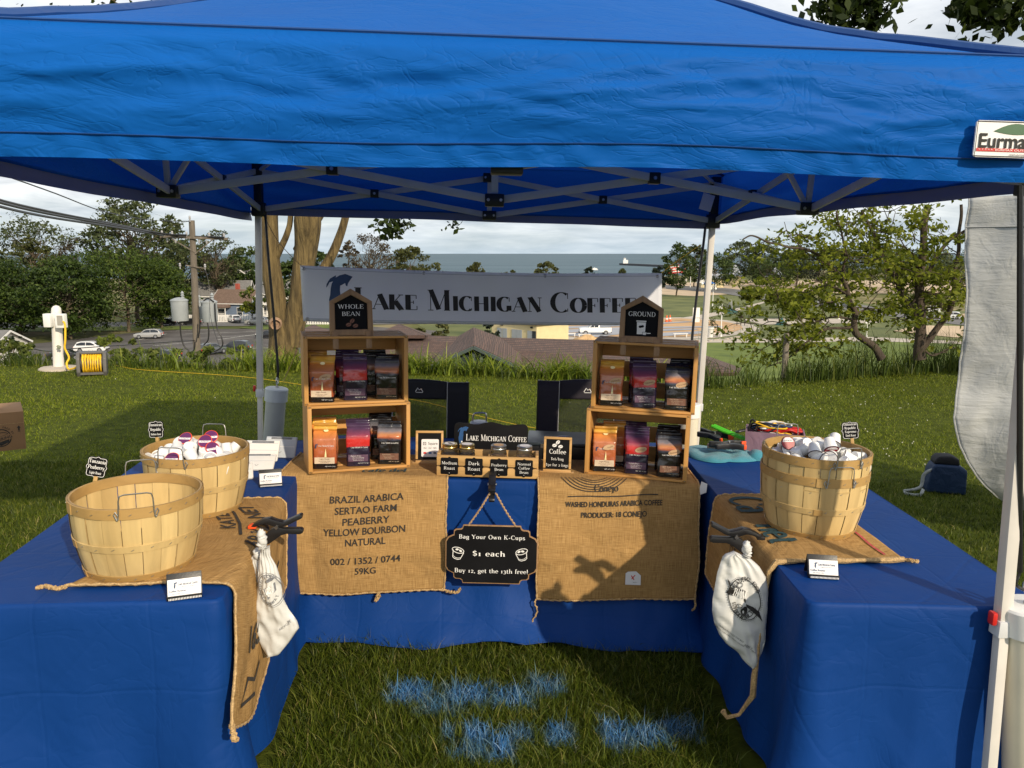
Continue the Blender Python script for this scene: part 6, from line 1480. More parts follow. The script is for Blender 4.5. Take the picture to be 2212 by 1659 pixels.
# ------------------------------------------------------------------ camp chairs behind the middle table
M['chair_cloth'] = fabric('chair_cloth', (.012, .013, .018), .7, crease=.25)
M['chair_cloth2'] = fabric('chair_cloth_plum', (.022, .018, .026), .7, crease=.25)
m_, nt_, b__, out_ = new_mat('chair_mesh'); b__.inputs['Base Color'].default_value = (.01, .011, .012, 1); b__.inputs['Alpha'].default_value = .42; b__.inputs['Roughness'].default_value = .8; M['mesh'] = m_
M['piping'] = mat('chair_piping', (.45, .45, .45), .5)
def camp_chair(label, loc, rz, cl):
 t = thing('camp_chair', label, 'folding chair', loc, rz, 'black folding camp chairs')
 W, z0, z1 = .56, .46, .985
 cur = lambda x: .03 * cos(x / W * pi)
 def pan(nm, x0, x1, za, zb, mt, par=t, th=.02, off=0.0):
  q = MB(); q.grid(lambda u, v: V((lerp(x0, x1, u), -cur(lerp(x0, x1, u)) * 1.0 - off, lerp(za, zb, v) + (.012 * sin(pi * u) if v == 1 and nm == 'back_band' else 0))), 14, 8); o = q.build(nm, mt, par, angle=70)
  so = o.modifiers.new('t', 'SOLIDIFY'); so.thickness = th; so.offset = 0; return o
 bb = pan('back_band', -W / 2 + .115, W / 2 - .115, z1 - .105, z1, M[cl]); pan('back_side', -W / 2, -W / 2 + .115, z0, z1 - .003, M[cl], th=.03); pan('back_side', W / 2 - .115, W / 2, z0, z1 - .003, M[cl], th=.03)
 pan('mesh_panel', -W / 2 + .11, W / 2 - .11, z0 + .02, z1 - .10, M['mesh'], th=.003)
 for sx in (-1, 1):
  q = MB(); q.tube([V((sx * (W / 2 - .115), -cur(W / 2 - .115) - .012, z)) for z in np.linspace(z0, z1, 8)], .0028, 6); q.build('piping', M['piping'], t)
 q = MB(); fn = lambda x, y, z: V((x, -.045 - z, y)); stroke(q, [(-.022, .925), (-.008, .948), (.0, .936), (.012, .948 - .006), (.022, .925)], .004, fn, 0); stroke(q, [(-.02, .921), (.022, .921)], .003, fn, 0); q.build('emblem', M['white_ink'], bb, smooth=False)
 q = MB(); flat_poly(q, ellipse(.012, .940, .006, .006), fn, -.001); q.build('emblem_sun', M['gold'], bb, smooth=False)
 q = MB(); q.box((0, -.27, z0 - .03), (W - .02, .48, .03)); q.build('seat', M[cl], t, bevel=.012)
 for sx in (-1, 1):
  q = MB(); q.tube([(sx * W / 2, .02, z0), (sx * W / 2, .0, z1)], .010, 8); q.tube([(sx * (W / 2 + .01), -.50, .0), (sx * (W / 2 + .01), -.02, z0 + .18)], .011, 8); q.tube([(sx * (W / 2 + .01), .06, .0), (sx * (W / 2 + .01), -.48, z0 + .18)], .011, 8); q.build('leg', M['black'], t)
  q = MB(); q.box((sx * (W / 2 + .02), -.26, z0 + .19), (.055, .42, .025)); q.build('armrest', M['black'], t, bevel=.01)
def gpt(u, Y): p = P(u, 900, Y); return V((p.x, Y, gz(p.x)))
camp_chair('black camp chair behind the left crates', V((-.565, 4.50, gz(-.565))), radians(-4), "chair_cloth")
camp_chair('dark plum camp chair behind the right crates, sunlit band along its top', V((.415, 4.45, gz(.415) + .03)), radians(4), "chair_cloth2")
# ------------------------------------------------------------------ ground
EDX, EDY = [-40, -12, -8, -1, 1, 2.7, 7, 12, 40], [9.0, 9.8, 10.9, 11.0, 10.7, 10.3, 12.4, 13.5, 15.0]
def edge_y(x): return interp(x, EDX, EDY)
ZLOW = -13.0; ZLAKE = -17.0
def shore(x): return 470 + 1.1 * max(0.0, x - 60)
def hz(x, y):
 h = gz(x); d = y - edge_y(x)
 if d > 0: h = h + (ZLOW - h) * (1 - math.exp(-max(0.0, d) ** 1.05 / 16.0)) if d < 90 else ZLOW
 if y > shore(x): h = max(-24.0, ZLOW - (y - shore(x)) * 0.06)
 return h
def axis(pieces):
 out = []
 for a, b, s_ in pieces: out += list(np.arange(a, b, s_))
 return out
xs = axis([(-1500, -300, 100), (-300, -60, 20), (-60, -14, 3), (-14, 14, .35), (14, 60, 3), (60, 300, 20), (300, 1501, 100)])
ys = axis([(-60, -8, 6), (-8, 0, 1), (0, 17, .3), (17, 60, 1.5), (60, 120, 5), (120, 700, 20), (700, 1501, 100)])
vs = [(x, y, hz(x, y) + (0.012 * noise.noise(V((x * .9, y * .9, 0))) if abs(x) < 14 and y < 14 else 0)) for y in ys for x in xs]
nx = len(xs); fs = [(j * nx + i, j * nx + i + 1, (j + 1) * nx + i + 1, (j + 1) * nx + i) for j in range(len(ys) - 1) for i in range(nx - 1)]
def ground_mat():
 m, nt, b, out = new_mat('ground')
 vec = n_coord(nt); geo = nt.nodes.new('ShaderNodeNewGeometry'); sp = nt.nodes.new('ShaderNodeSeparateXYZ'); nt.links.new(geo.outputs['Position'], sp.inputs[0])
 near = n_ramp(nt, n_noise(nt, vec, 9, 6, .7), [(.3, (.024, .032, .005)), (.55, (.066, .084, .010)), (.75, (.105, .122, .018))])
 far = n_ramp(nt, n_noise(nt, vec, .035, 6, .6), [(.35, (.09, .11, .035)), (.5, (.16, .16, .06)), (.62, (.36, .29, .17))])
 f2 = n_noise(nt, vec, .6, 5, .7); far = n_mix(nt, 1.0, far, n_ramp(nt, f2, [(.3, (.75, .75, .75)), (.7, (1, 1, 1))]), 'MULTIPLY')
 mr = nt.nodes.new('ShaderNodeMapRange'); mr.inputs[1].default_value = -9; mr.inputs[2].default_value = -1; nt.links.new(sp.outputs['Z'], mr.inputs[0])
 nt.links.new(n_mix(nt, mr.outputs[0], far, near), b.inputs['Base Color']); b.inputs['Roughness'].default_value = 1.0; b.inputs['Specular IOR Level'].default_value = 0.1
 n_bump(nt, b, n_noise(nt, vec, 30, 6, .7), .6, .02); return m
M['ground'] = ground_mat()
me = bpy.data.meshes.new('ground'); me.from_pydata(vs, [], fs); finish(me, True, 80)
tag(link_mesh('ground', me, M['ground']), kind='structure')
def lake_mat():
 m, nt, b, out = new_mat('lake_water')
 vec = n_coord(nt, (.6, 1.6, 1)); c = n_ramp(nt, n_noise(nt, n_coord(nt, (.0010, .006, 1)), 1.0, 6, .65), [(.35, (.040, .085, .115)), (.65, (.08, .135, .165))])
 nt.links.new(c, b.inputs['Base Color']); b.inputs['Roughness'].default_value = .55; b.inputs['Specular IOR Level'].default_value = .25
 n_bump(nt, b, n_noise(nt, n_coord(nt, (.03, .12, 1)), 1.0, 8, .7), .8, 1.2); return m
M['lake'] = lake_mat()
q = MB(); q.add([(-45000, 300, ZLAKE), (45000, 300, ZLAKE), (45000, 60000, ZLAKE), (-45000, 60000, ZLAKE)], [(0, 1, 2, 3)]); tag(q.build('lake', M['lake'], smooth=False), kind='structure')
M['asphalt'] = mat('asphalt', (.075, .066, .062), .9, .3, .25, col2=(.13, .118, .11), detail=8, bump=.3, bs=4)
M['road'] = mat('road', (.15, .145, .14), .9, .2, .2, detail=8)
M['concrete'] = mat('concrete', (.46, .40, .33), .9, .15, .3, detail=6)
M['sand'] = mat('sand', (.50, .38, .25), .95, .18, .12, detail=8)
M['lawn_far'] = mat('mown_lawn', (.085, .13, .014), .95, .22, .22, col2=(.15, .195, .026), detail=8)
M['dune_grass'] = mat('dune_grass', (.08, .11, .02), .95, .35, .12, col2=(.165, .175, .05), detail=8)
M['plaza_tan'] = mat('plaza_tan', (.50, .31, .15), .85, .1, .5)
M['plaza_grey'] = mat('plaza_grey', (.32, .33, .36), .85, .1, .5)
M['line_paint'] = mat('line_paint', (.55, .54, .5), .8, .3, 2)
def sheet(name, px, mt, k, dens=0):
 """a flat area of the lower town, its outline measured on the ground"""
 pts = [PZ(u, v, ZLOW) for u, v in px]; q = MB(); q.add([V((p.x, p.y, ZLOW + .03 + .03 * k)) for p in pts], tri_fill([(p.x, p.y) for p in pts]))
 for f in range(len(q.f)): pass
 return tag(q.build(name, M[mt], smooth=False), kind='structure')
sheet('meadow', [(1180, 650), (1420, 636), (1700, 642), (2300, 690), (2600, 760), (2600, 850), (1400, 850), (1000, 760), (900, 700)], 'dune_grass', 0)
sheet('beach', [(940, 612), (1410, 612), (1700, 606), (2100, 606), (2400, 615), (2400, 640), (1900, 634), (1640, 632), (1500, 640), (1350, 632), (1180, 640), (940, 660)], 'sand', 1)
sheet('park_lawn', [(1360, 741), (1600, 737), (1880, 739), (2150, 742), (2450, 760), (2450, 850), (1300, 850)], 'lawn_far', 1)
sheet('sidewalk', [(1180, 722), (1360, 731), (1500, 734), (1640, 733), (1880, 729), (2050, 737), (2450, 752), (2450, 760), (2050, 743), (1880, 738), (1640, 741), (1500, 741), (1360, 740), (1180, 736)], 'concrete', 2)
sheet('plaza_ring', [(1150, 722), (1220, 700), (1330, 689), (1470, 686), (1570, 692), (1625, 702), (1640, 711), (1620, 720), (1540, 731), (1420, 735), (1250, 734)], 'concrete', 1)
sheet('plaza', [(1170, 720), (1240, 701), (1340, 691), (1470, 688.5), (1560, 695), (1600, 703), (1605, 711), (1580, 719), (1510, 727), (1400, 731), (1260, 731)], 'plaza_tan', 3)
for k, px in enumerate(([(1170, 709), (1330, 703), (1480, 696), (1500, 697), (1350, 706), (1170, 714)], [(1170, 716), (1360, 708), (1560, 706), (1562, 708), (1380, 712), (1200, 722)], [(1190, 725), (1320, 715), (1500, 711), (1510, 713.5), (1380, 719), (1290, 730)], [(1340, 731), (1400, 722), (1520, 717), (1540, 720), (1450, 727), (1400, 731)])):
 sheet('plaza_stripe', px, 'plaza_grey', 5)
sheet('sand_bed', [(1930, 716), (1990, 704), (2100, 706), (2300, 716), (2300, 732), (2060, 730)], 'sand', 3)
sheet('sand_bed', [(1990, 690), (2100, 676), (2300, 690), (2300, 700), (2080, 700)], 'sand', 2)
sheet('path', [(1425, 694), (1500, 683), (1580, 669), (1650, 652), (1660, 652), (1600, 671), (1530, 686), (1470, 697)], 'concrete', 2)
sheet('street', [(1430, 616), (1560, 622), (1640, 631), (1740, 641), (1880, 662), (2000, 680), (2300, 708), (2300, 730), (2000, 694), (1840, 672), (1640, 648), (1560, 634), (1440, 624)], 'road', 3)
sheet('park_path', [(1600, 690), (1750, 688), (1900, 692), (1900, 698), (1760, 700), (1650, 702)], 'concrete', 2)
sheet('street', [(-500, 699), (150, 698), (700, 693), (1200, 688), (1200, 697), (700, 703), (150, 709), (-500, 712)], 'road', 2)
sheet('kerb_verge', [(-400, 714), (300, 706), (430, 705), (430, 712), (280, 716), (-400, 722)], 'lawn_far', 3)
sheet('kerb_verge', [(515, 709), (560, 703), (800, 701), (800, 708), (560, 713)], 'lawn_far', 3)
sheet('parking_lot', [(-80, 760), (150, 735), (270, 721), (330, 716), (430, 711), (520, 711), (800, 706), (960, 716), (900, 800), (200, 800), (-80, 790)], 'asphalt', 1)
q = MB()
for a, b in (((300, 735), (360, 722)), ((380, 716), (470, 712)), ((400, 722), (560, 717)), ((330, 748), (420, 740)), ((470, 735), (560, 722)), ((470, 728), (560, 726)), ((420, 757), (600, 752))):
 pa, pb2 = PZ(*a, ZLOW), PZ(*b, ZLOW); d = (pb2 - pa).normalized() * .12; n = V((-d.y, d.x, 0)); z = V((0, 0, .09))
 q.add([pa + n + z, pa - n + z, pb2 - n + z, pb2 + n + z], [(0, 1, 2, 3)])
tag(q.build('parking_lines', M['line_paint'], smooth=False), kind='structure')
# ------------------------------------------------------------------ grass
def grass_mat(name, stops, paint=False):
 m, nt, b, out = new_mat(name)
 g = nt.nodes.new('ShaderNodeNewGeometry'); col = n_ramp(nt, g.outputs['Random Per Island'], stops)
 vec = n_coord(nt); col = n_mix(nt, 1.0, col, n_ramp(nt, n_noise(nt, vec, 1.4, 4), [(.3, (.7, .72, .6)), (.7, (1.0, 1.0, 1.0))]), 'MULTIPLY')
 if paint:
  tcx = nt.nodes.new('ShaderNodeTexCoord'); at = nt.nodes.new('ShaderNodeAttribute'); at.attribute_name = 'sprayed'
  pc_ = n_ramp(nt, g.outputs['Random Per Island'], [(0, (.03, .15, .40)), (.5, (.09, .30, .60)), (1, (.30, .48, .68))])
  col = n_mix(nt, at.outputs['Fac'], col, pc_)
 nt.links.new(col, b.inputs['Base Color']); b.inputs['Roughness'].default_value = .5; b.inputs['Specular IOR Level'].default_value = .3
 tr = nt.nodes.new('ShaderNodeBsdfTranslucent'); nt.links.new(col, tr.inputs['Color']); mx = nt.nodes.new('ShaderNodeMixShader'); mx.inputs[0].default_value = .38
 nt.links.new(b.outputs[0], mx.inputs[1]); nt.links.new(tr.outputs[0], mx.inputs[2]); nt.links.new(mx.outputs[0], out.inputs[0]); return m
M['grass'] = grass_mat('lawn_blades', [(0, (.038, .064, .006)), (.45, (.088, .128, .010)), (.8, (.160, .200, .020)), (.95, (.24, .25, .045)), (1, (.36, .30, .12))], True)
def blades(xy, h, w, lean, seg, rng, zfn):
 """numpy: curved blades, seg pieces each"""
 n = len(xy); a = rng.uniform(0, 2 * pi, n); la = rng.uniform(0, 2 * pi, n); L = h * rng.uniform(.55, 1.25, n); ln = lean * rng.uniform(.2, 1.4, n) * L
 W = w * rng.uniform(.6, 1.3, n); z = zfn(xy)
 rows = []
 for k in range(seg + 1):
  t = k / seg; c = np.stack([xy[:, 0] + np.cos(la) * ln * t ** 1.8, xy[:, 1] + np.sin(la) * ln * t ** 1.8, z + L * (t - .35 * t ** 3 * (ln / np.maximum(L, 1e-6)))], 1)
  wd = W * (1 - t) ** .7 if k < seg else 0 * W
  dx = np.stack([np.cos(a) * wd / 2, np.sin(a) * wd / 2, 0 * a], 1)
  if k < seg: rows += [c - dx, c + dx]
  else: rows += [c]
 nv = 2 * seg + 1; Vx = np.stack(rows, 1).reshape(-1, 3); base = (np.arange(n) * nv)[:, None]; tris = []
 for k in range(seg - 1):
  tris += [[2 * k, 2 * k + 1, 2 * k + 3], [2 * k, 2 * k + 3, 2 * k + 2]]
 tris.append([2 * seg - 2, 2 * seg - 1, 2 * seg])
 Fx = (base[:, None, :] + np.array(tris)[None, :, :]).reshape(-1, 3)
 return Vx, Fx
gzv = lambda xy: -TILT * np.clip(xy[:, 0], -14, 14) - .004
def field(n, x0, x1, y0, y1, rng): return np.stack([rng.uniform(x0, x1, n), rng.uniform(y0, y1, n)], 1)
_ed = lambda xy: np.interp(xy[:, 0], EDX, EDY)
def no_tables(xy):
 k = np.ones(len(xy), bool)
 for c_, rz_, L_, W_ in (CT, LT, RT):
  dx, dy = xy[:, 0] - c_.x, xy[:, 1] - c_.y; lx, ly = dx * cos(rz_) + dy * sin(rz_), -dx * sin(rz_) + dy * cos(rz_)
  k &= ~((np.abs(lx) < L_ / 2 + .03) & (np.abs(ly) < W_ / 2 + .075))
 return k
rng = np.random.default_rng(5); Vs, Fs, off = [], [], 0
def addb(V_, F_):
 global off
 Vs.append(V_); Fs.append(F_ + off); off += len(V_)
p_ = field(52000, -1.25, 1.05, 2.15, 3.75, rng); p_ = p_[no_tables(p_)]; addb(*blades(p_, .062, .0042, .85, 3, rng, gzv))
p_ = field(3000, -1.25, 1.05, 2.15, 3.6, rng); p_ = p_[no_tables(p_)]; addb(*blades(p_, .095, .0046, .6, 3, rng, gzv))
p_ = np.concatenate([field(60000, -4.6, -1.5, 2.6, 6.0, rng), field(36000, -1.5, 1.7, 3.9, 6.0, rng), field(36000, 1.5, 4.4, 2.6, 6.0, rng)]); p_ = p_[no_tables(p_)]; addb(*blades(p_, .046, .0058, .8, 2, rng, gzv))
nfar = len(Vs); p_ = field(190000, -8.5, 7.5, 6.0, 13.2, rng); p_ = p_[p_[:, 1] < _ed(p_) + .4]; addb(*blades(p_, .034, .0095, .8, 1, rng, gzv))
Vs2, Fs2 = Vs[nfar:], [f - f.min() for f in Fs[nfar:]]; Vs, Fs = Vs[:nfar], Fs[:nfar]
M['lawn_sunlit'] = grass_mat('sunlit_lawn_blades', [(0, (.09, .13, .008)), (.45, (.175, .228, .013)), (.8, (.26, .30, .022)), (.97, (.31, .32, .04)), (1, (.36, .33, .10))])  # brighter copy of the blade colours, sunlight on the far lawn painted in
tag(link_mesh('far_lawn_grass', np_mesh('far_lawn_grass', Vs2[0], Fs2[0]), M['lawn_sunlit']), kind='stuff')
Va = np.concatenate(Vs); Fa = np.concatenate(Fs); me = np_mesh('lawn_grass', Va, Fa)
spray_px = [((835, 1478), (935, 1522), 1.0), ((900, 1505), (1000, 1545), .5), ((960, 1480), (1060, 1525), .85), ((1060, 1485), (1150, 1525), .8), ((1140, 1462), (1215, 1500), .65), ((950, 1565), (985, 1600), .5), ((1000, 1565), (1060, 1612), .9), ((1055, 1582), (1110, 1640), .9), ((1085, 1568), (1150, 1600), .65), ((1180, 1562), (1235, 1605), .75), ((1305, 1550), (1350, 1610), .9), ((1350, 1560), (1440, 1605), .75), ((1430, 1545), (1500, 1590), .65), ((970, 1610), (1060, 1640), .5)]
at = me.attributes.new('sprayed', 'FLOAT', 'POINT'); val = np.zeros(len(Va), np.float32)
jit = np.sin(Va[:, 0] * 91 + Va[:, 1] * 57) * .02 + np.sin(Va[:, 0] * 37 - Va[:, 1] * 83) * .02
for (a, b, s_) in spray_px:
 pa = PZ(a[0], b[1], .02); pb2 = PZ(b[0], a[1], .02); cx, cy = (pa.x + pb2.x) / 2, (pa.y + pb2.y) / 2; hx, hy = abs(pb2.x - pa.x) / 2, abs(pb2.y - pa.y) / 2
 r = np.maximum(np.abs(Va[:, 0] - cx) / hx, np.abs(Va[:, 1] - cy) / hy) * .75 + .25 * np.sqrt(((Va[:, 0] - cx) / hx) ** 2 + ((Va[:, 1] - cy) / hy) ** 2) + jit * 8
 val = np.maximum(val, np.clip((1.3 - r) / .75, 0, 1) * min(1, s_ * 1.1))
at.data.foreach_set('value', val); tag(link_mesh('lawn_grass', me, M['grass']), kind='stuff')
rng = np.random.default_rng(8); p_ = np.concatenate([field(110, 2.0, 5.6, 6.0, 10.5, rng), field(16, -6, 3, 5.5, 11, rng)]); q = MB()
for x, y in p_: q.blob((x, y, gz(x) + .05), .0065, 5, 3)
M['clover'] = mat('clover_flower', (.5, .5, .4), .8); tag(q.build('clover_flowers', M['clover']), kind='stuff')
M['daylily'] = grass_mat('daylily_leaves', [(0, (.09, .14, .012)), (.5, (.19, .26, .022)), (.85, (.30, .36, .04)), (1, (.36, .38, .07))])
M['rough'] = grass_mat('rough_grass', [(0, (.025, .045, .006)), (.5, (.065, .105, .014)), (.85, (.12, .165, .024)), (1, (.19, .21, .045))])
def strip(n, x0, x1, d0, d1, rng):
 x = rng.uniform(x0, x1, n); d = rng.uniform(d0, d1, n); return np.stack([x, np.interp(x, EDX, EDY) + d], 1)
hzv = lambda xy: np.array([hz(x, y) for x, y in xy])
def stuff(name, mt, parts):
 Vx, Fx, o_ = [], [], 0
 for a, b in parts: Vx.append(a); Fx.append(b + o_); o_ += len(a)
 return tag(link_mesh(name, np_mesh(name, np.concatenate(Vx), np.concatenate(Fx)), M[mt]), kind='stuff')
rng = np.random.default_rng(21)
def tufts(n, per, sp, *a):
 c = strip(n, *a); return np.repeat(c, per, 0) + rng.normal(0, sp, (n * per, 2))
stuff('daylily_bed', 'daylily', [blades(tufts(330, 24, .08, -3.9, 2.3, .0, .8, rng), .43, .026, 1.05, 4, rng, hzv), blades(tufts(50, 14, .08, -5.6, -4.4, .1, .9, rng), .42, .022, .8, 4, rng, hzv)])
stuff('rough_grass', 'rough', [blades(tufts(420, 24, .08, 1.9, 9.5, .0, 1.7, rng), .47, .014, .38, 3, rng, hzv), blades(tufts(60, 16, .09, 5.2, 8.2, .0, .9, rng), .85, .015, .4, 3, rng, hzv), blades(tufts(420, 14, .10, -9.5, 3, -.05, .5, rng), .26, .014, .6, 3, rng, hzv), blades(tufts(300, 14, .12, -11, 9, .6, 3.5, rng), .45, .02, .6, 3, rng, hzv)])
# ------------------------------------------------------------------ trees
def leaf_cloud(pts, size, rng, flat=.0, out=None):
 """a quad leaf at each point, random facing (or leaning to the outward direction)"""
 n = len(pts); a = rng.normal(0, 1, (n, 3));
 if out is not None: a = a + out * 1.1
 a /= np.linalg.norm(a, axis=1, keepdims=True) + 1e-9; b = rng.normal(0, 1, (n, 3)); u = np.cross(a, b); u /= np.linalg.norm(u, axis=1, keepdims=True) + 1e-9; w = np.cross(a, u)
 s_ = size * rng.uniform(.6, 1.35, (n, 1)); l = u * s_; k = w * s_ * .55
 Vx = np.stack([pts - l, pts - k * 1.0 + l * .1, pts + l, pts + k * 1.0 + l * .1], 1).reshape(-1, 3); Fx = (np.arange(n) * 4)[:, None] + np.arange(4)[None]
 return Vx, Fx
def limb(mb, a, b, r0, r1, rnd, bend=.12, n=6, seg=7):
 a, b = V(a), V(b); L = (b - a).length; pts = [a + (b - a) * (k / n) + V((rnd.gauss(0, 1), rnd.gauss(0, 1), rnd.gauss(0, .6))) * L * bend * sin(pi * k / n) * .4 for k in range(n + 1)]
 mb.tube(pts, [r0 + (r1 - r0) * k / n for k in range(n + 1)], seg); return pts
def tree(name, label, base, H, W, leafm, nleaf=2600, leaf=.42, trunk=.22, crown0=.28, seed=1, clumps=34, dens=1.0, barkm='tree_bark', group='trees of the lower town', cat='tree', shape=1.0, wy=None, cl=.30, twigs=0):
 rnd = random.Random(seed); rng = np.random.default_rng(seed); t = thing(name, label, cat, base, 0, group, tilt=False)
 wy = wy or W; cz = H * (crown0 + 1) / 2; rz = H * (1 - crown0) / 2; tr = MB(); top = V((rnd.gauss(0, W * .03), rnd.gauss(0, W * .03), H * .80))
 limb(tr, (0, 0, -.6), top, trunk, trunk * .25, rnd, .05, 8, 9)
 cs = []
 for k in range(clumps):
  z_ = rnd.uniform(-.95, 1.0); a = k * 2.39996 + rnd.uniform(-.3, .3); rr = sqrt(max(0, 1 - z_ * z_)) ** shape * rnd.uniform(.62, 1.0)
  cs.append(V((rr * cos(a) * W / 2, rr * sin(a) * wy / 2, cz + z_ * rz * rnd.uniform(.8, 1.0))))
 for k, c in enumerate(cs):
  if k % 2 == 0 or twigs:
   s_ = V((0, 0, min(c.z * .75, H * .78))); pts = limb(tr, s_ * rnd.uniform(.75, 1), c, trunk * .32, trunk * .05, rnd, .2, 5, 5)
   for _ in range(twigs):
    p = pts[rnd.randint(2, 5)]; limb(tr, p, p + V((rnd.gauss(0, 1), rnd.gauss(0, 1), rnd.gauss(.5, .8))) * W * .10, trunk * .07, trunk * .02, rnd, .2, 3, 4)
 tr.build('trunk', M[barkm], t)
 per = max(8, nleaf // clumps); P_ = []; O_ = []
 for c in cs:
  sg = W * cl * .5 * rng.uniform(.65, 1.15); g = rng.normal(0, 1, (per, 3)); g /= np.linalg.norm(g, axis=1, keepdims=True); r = rng.uniform(.35, 1.0, (per, 1)) ** .5
  d = g * r * np.array([sg, sg, sg * .62])
  if per > 40:                                                  # layered tufts with gaps between them
   k = 9; tc_ = rng.normal(0, 1, (k, 3)); tc_ /= np.linalg.norm(tc_, axis=1, keepdims=True); tc_ *= np.array([sg, sg, sg * .7]) * rng.uniform(.6, 1.05, (k, 1)); w_ = rng.integers(0, k, per)
   d = np.where(rng.random((per, 1)) < .82, tc_[w_] + rng.normal(0, 1, (per, 3)) * np.array([sg * .26, sg * .26, sg * .10]), d)
  P_.append(np.array(c)[None] + d); O_.append(g * .5 + np.array([0, 0, .8]))
 P_ = np.concatenate(P_); O_ = np.concatenate(O_); k = P_[:, 2] > H * .06; Vx, Fx = leaf_cloud(P_[k], leaf, rng, out=O_[k])
 link_mesh('crown', np_mesh('crown', Vx, Fx), M[leafm], t); return t
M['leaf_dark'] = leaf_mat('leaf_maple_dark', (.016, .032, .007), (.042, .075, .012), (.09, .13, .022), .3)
M['leaf_maple'] = leaf_mat('leaf_maple_mid', (.025, .045, .008), (.06, .10, .014), (.125, .17, .026), .35)  # a brighter green maple than the dark ones
M['leaf_mid'] = leaf_mat('leaf_mid', (.025, .045, .01), (.055, .085, .018), (.10, .135, .03), .3)
M['leaf_olive'] = leaf_mat('leaf_olive', (.04, .05, .012), (.085, .095, .025), (.14, .14, .045), .3)
M['leaf_grey'] = leaf_mat('leaf_poplar', (.038, .055, .02), (.078, .10, .036), (.14, .16, .06), .3)
M['leaf_brown'] = leaf_mat('leaf_budding', (.045, .032, .022), (.09, .07, .045), (.15, .12, .075), .3)
M['leaf_lime'] = leaf_mat('leaf_lime', (.06, .09, .01), (.14, .17, .02), (.24, .26, .04), .35)
M['leaf_spruce'] = leaf_mat('needles', (.012, .022, .014), (.028, .042, .026), (.05, .065, .04), .15)
M['leaf_honey'] = leaf_mat('leaf_honey_locust', (.07, .09, .01), (.16, .18, .018), (.26, .27, .035), .4)
def tr_px(name, label, u, vt, vb, wpx, Y, mt, seed, z0=None, **kw):
 """tree standing on the lower ground at distance Y whose top and width are measured in the photo"""
 zb = ZLOW if z0 is None else z0
 p = P(u, 600, Y); top = P(u, vt, Y).z; t = Y / ray(u, vt).y; W = wpx / F * t
 return tree(name, label, (p.x, Y, zb), top - zb, W, mt, seed=seed, **kw)
G1, G2 = 'trees beside the parking lot', 'trees along the lake shore'
D = dict(nleaf=13000, leaf=.27, clumps=46, cl=.36, trunk=.35, group=G1)
tr_px('maple_tree', 'dark green maple at the left edge, below the bare topped tree', 30, 578, 0, 210, 138, 'leaf_dark', 1, crown0=.12, **D)
tr_px('maple_tree', 'dark green maple behind the white power post', 140, 566, 0, 175, 134, 'leaf_dark', 2, crown0=.10, **D)
tr_px('maple_tree', 'broad rounded dark maple right of the power post', 268, 544, 0, 240, 146, 'leaf_maple', 3, crown0=.10, **D)
tr_px('maple_tree', 'dark maple reaching over the silver car, left of the transformers', 340, 585, 0, 120, 154, 'leaf_maple', 4, crown0=.22, **D)
tr_px('maple_tree', 'low dark maple behind the white roofed house at the left edge', -60, 560, 0, 220, 140, 'leaf_dark', 41, crown0=.1, **D)
tr_px('cottonwood_tree', 'tall loose cottonwood standing above the dark maples', 293, 436, 0, 215, 165, 'leaf_grey', 5, crown0=.40, nleaf=6500, leaf=.42, clumps=80, trunk=.5, group=G1, cl=.22, twigs=2)
tr_px('ash_tree', 'thin topped tree at the left edge with sky showing through', 78, 472, 0, 160, 165, 'leaf_grey', 6, crown0=.42, nleaf=3600, leaf=.30, clumps=70, trunk=.4, group=G1, cl=.24, twigs=3)
tr_px('budding_tree', 'reddish brown budding tree between the thin tree and the cottonwood', 170, 513, 0, 95, 165, 'leaf_brown', 7, crown0=.40, nleaf=1500, leaf=.24, clumps=50, trunk=.3, group=G1, cl=.26, twigs=5)
tr_px('locust_tree', 'yellow green tree below the thin topped tree', 60, 520, 0, 150, 150, 'leaf_olive', 8, crown0=.3, nleaf=2600, leaf=.38, clumps=34, trunk=.3, group=G1, cl=.22)
tr_px('ash_tree', 'feathery grey green tree right of the utility pole', 470, 500, 0, 110, 185, 'leaf_grey', 9, crown0=.35, nleaf=3200, leaf=.32, clumps=64, trunk=.4, group=G1, cl=.22, twigs=4)
tr_px('ash_tree', 'grey green tree between the cottonwood and the utility pole', 395, 520, 0, 120, 190, 'leaf_grey', 10, crown0=.3, nleaf=4000, leaf=.40, clumps=50, trunk=.4, group=G1, cl=.26, twigs=2)
tr_px('oak_tree', 'dark oak behind the blue house', 505, 555, 0, 130, 195, 'leaf_dark', 11, crown0=.15, nleaf=3800, leaf=.5, clumps=40, trunk=.4, group=G1)
tr_px('oak_tree', 'mid green oak beside the left rear tent leg', 545, 530, 0, 90, 205, 'leaf_mid', 12, crown0=.2, nleaf=2600, leaf=.5, clumps=34, trunk=.4, group=G1)
tr_px('young_maple', 'small lime green tree in front of the blue house', 540, 620, 0, 60, 160, 'leaf_lime', 13, crown0=.3, nleaf=1100, leaf=.34, clumps=24, trunk=.15, group=G1)
tr_px('oak_tree', 'green tree seen between the stems of the big trunk', 640, 560, 0, 120, 150, 'leaf_mid', 14, crown0=.12, nleaf=3600, leaf=.45, clumps=40, trunk=.3, group=G1)
tr_px('oak_tree', 'pointed green tree right of the big trunk, above the banner', 690, 535, 0, 55, 180, 'leaf_mid', 15, crown0=.2, nleaf=1800, leaf=.42, clumps=28, trunk=.3, group=G1)
tr_px('budding_tree', 'brown budding tree above the left part of the banner', 800, 505, 0, 115, 170, 'leaf_brown', 16, crown0=.35, nleaf=2800, leaf=.25, clumps=80, trunk=.3, group=G1, cl=.22, twigs=4)
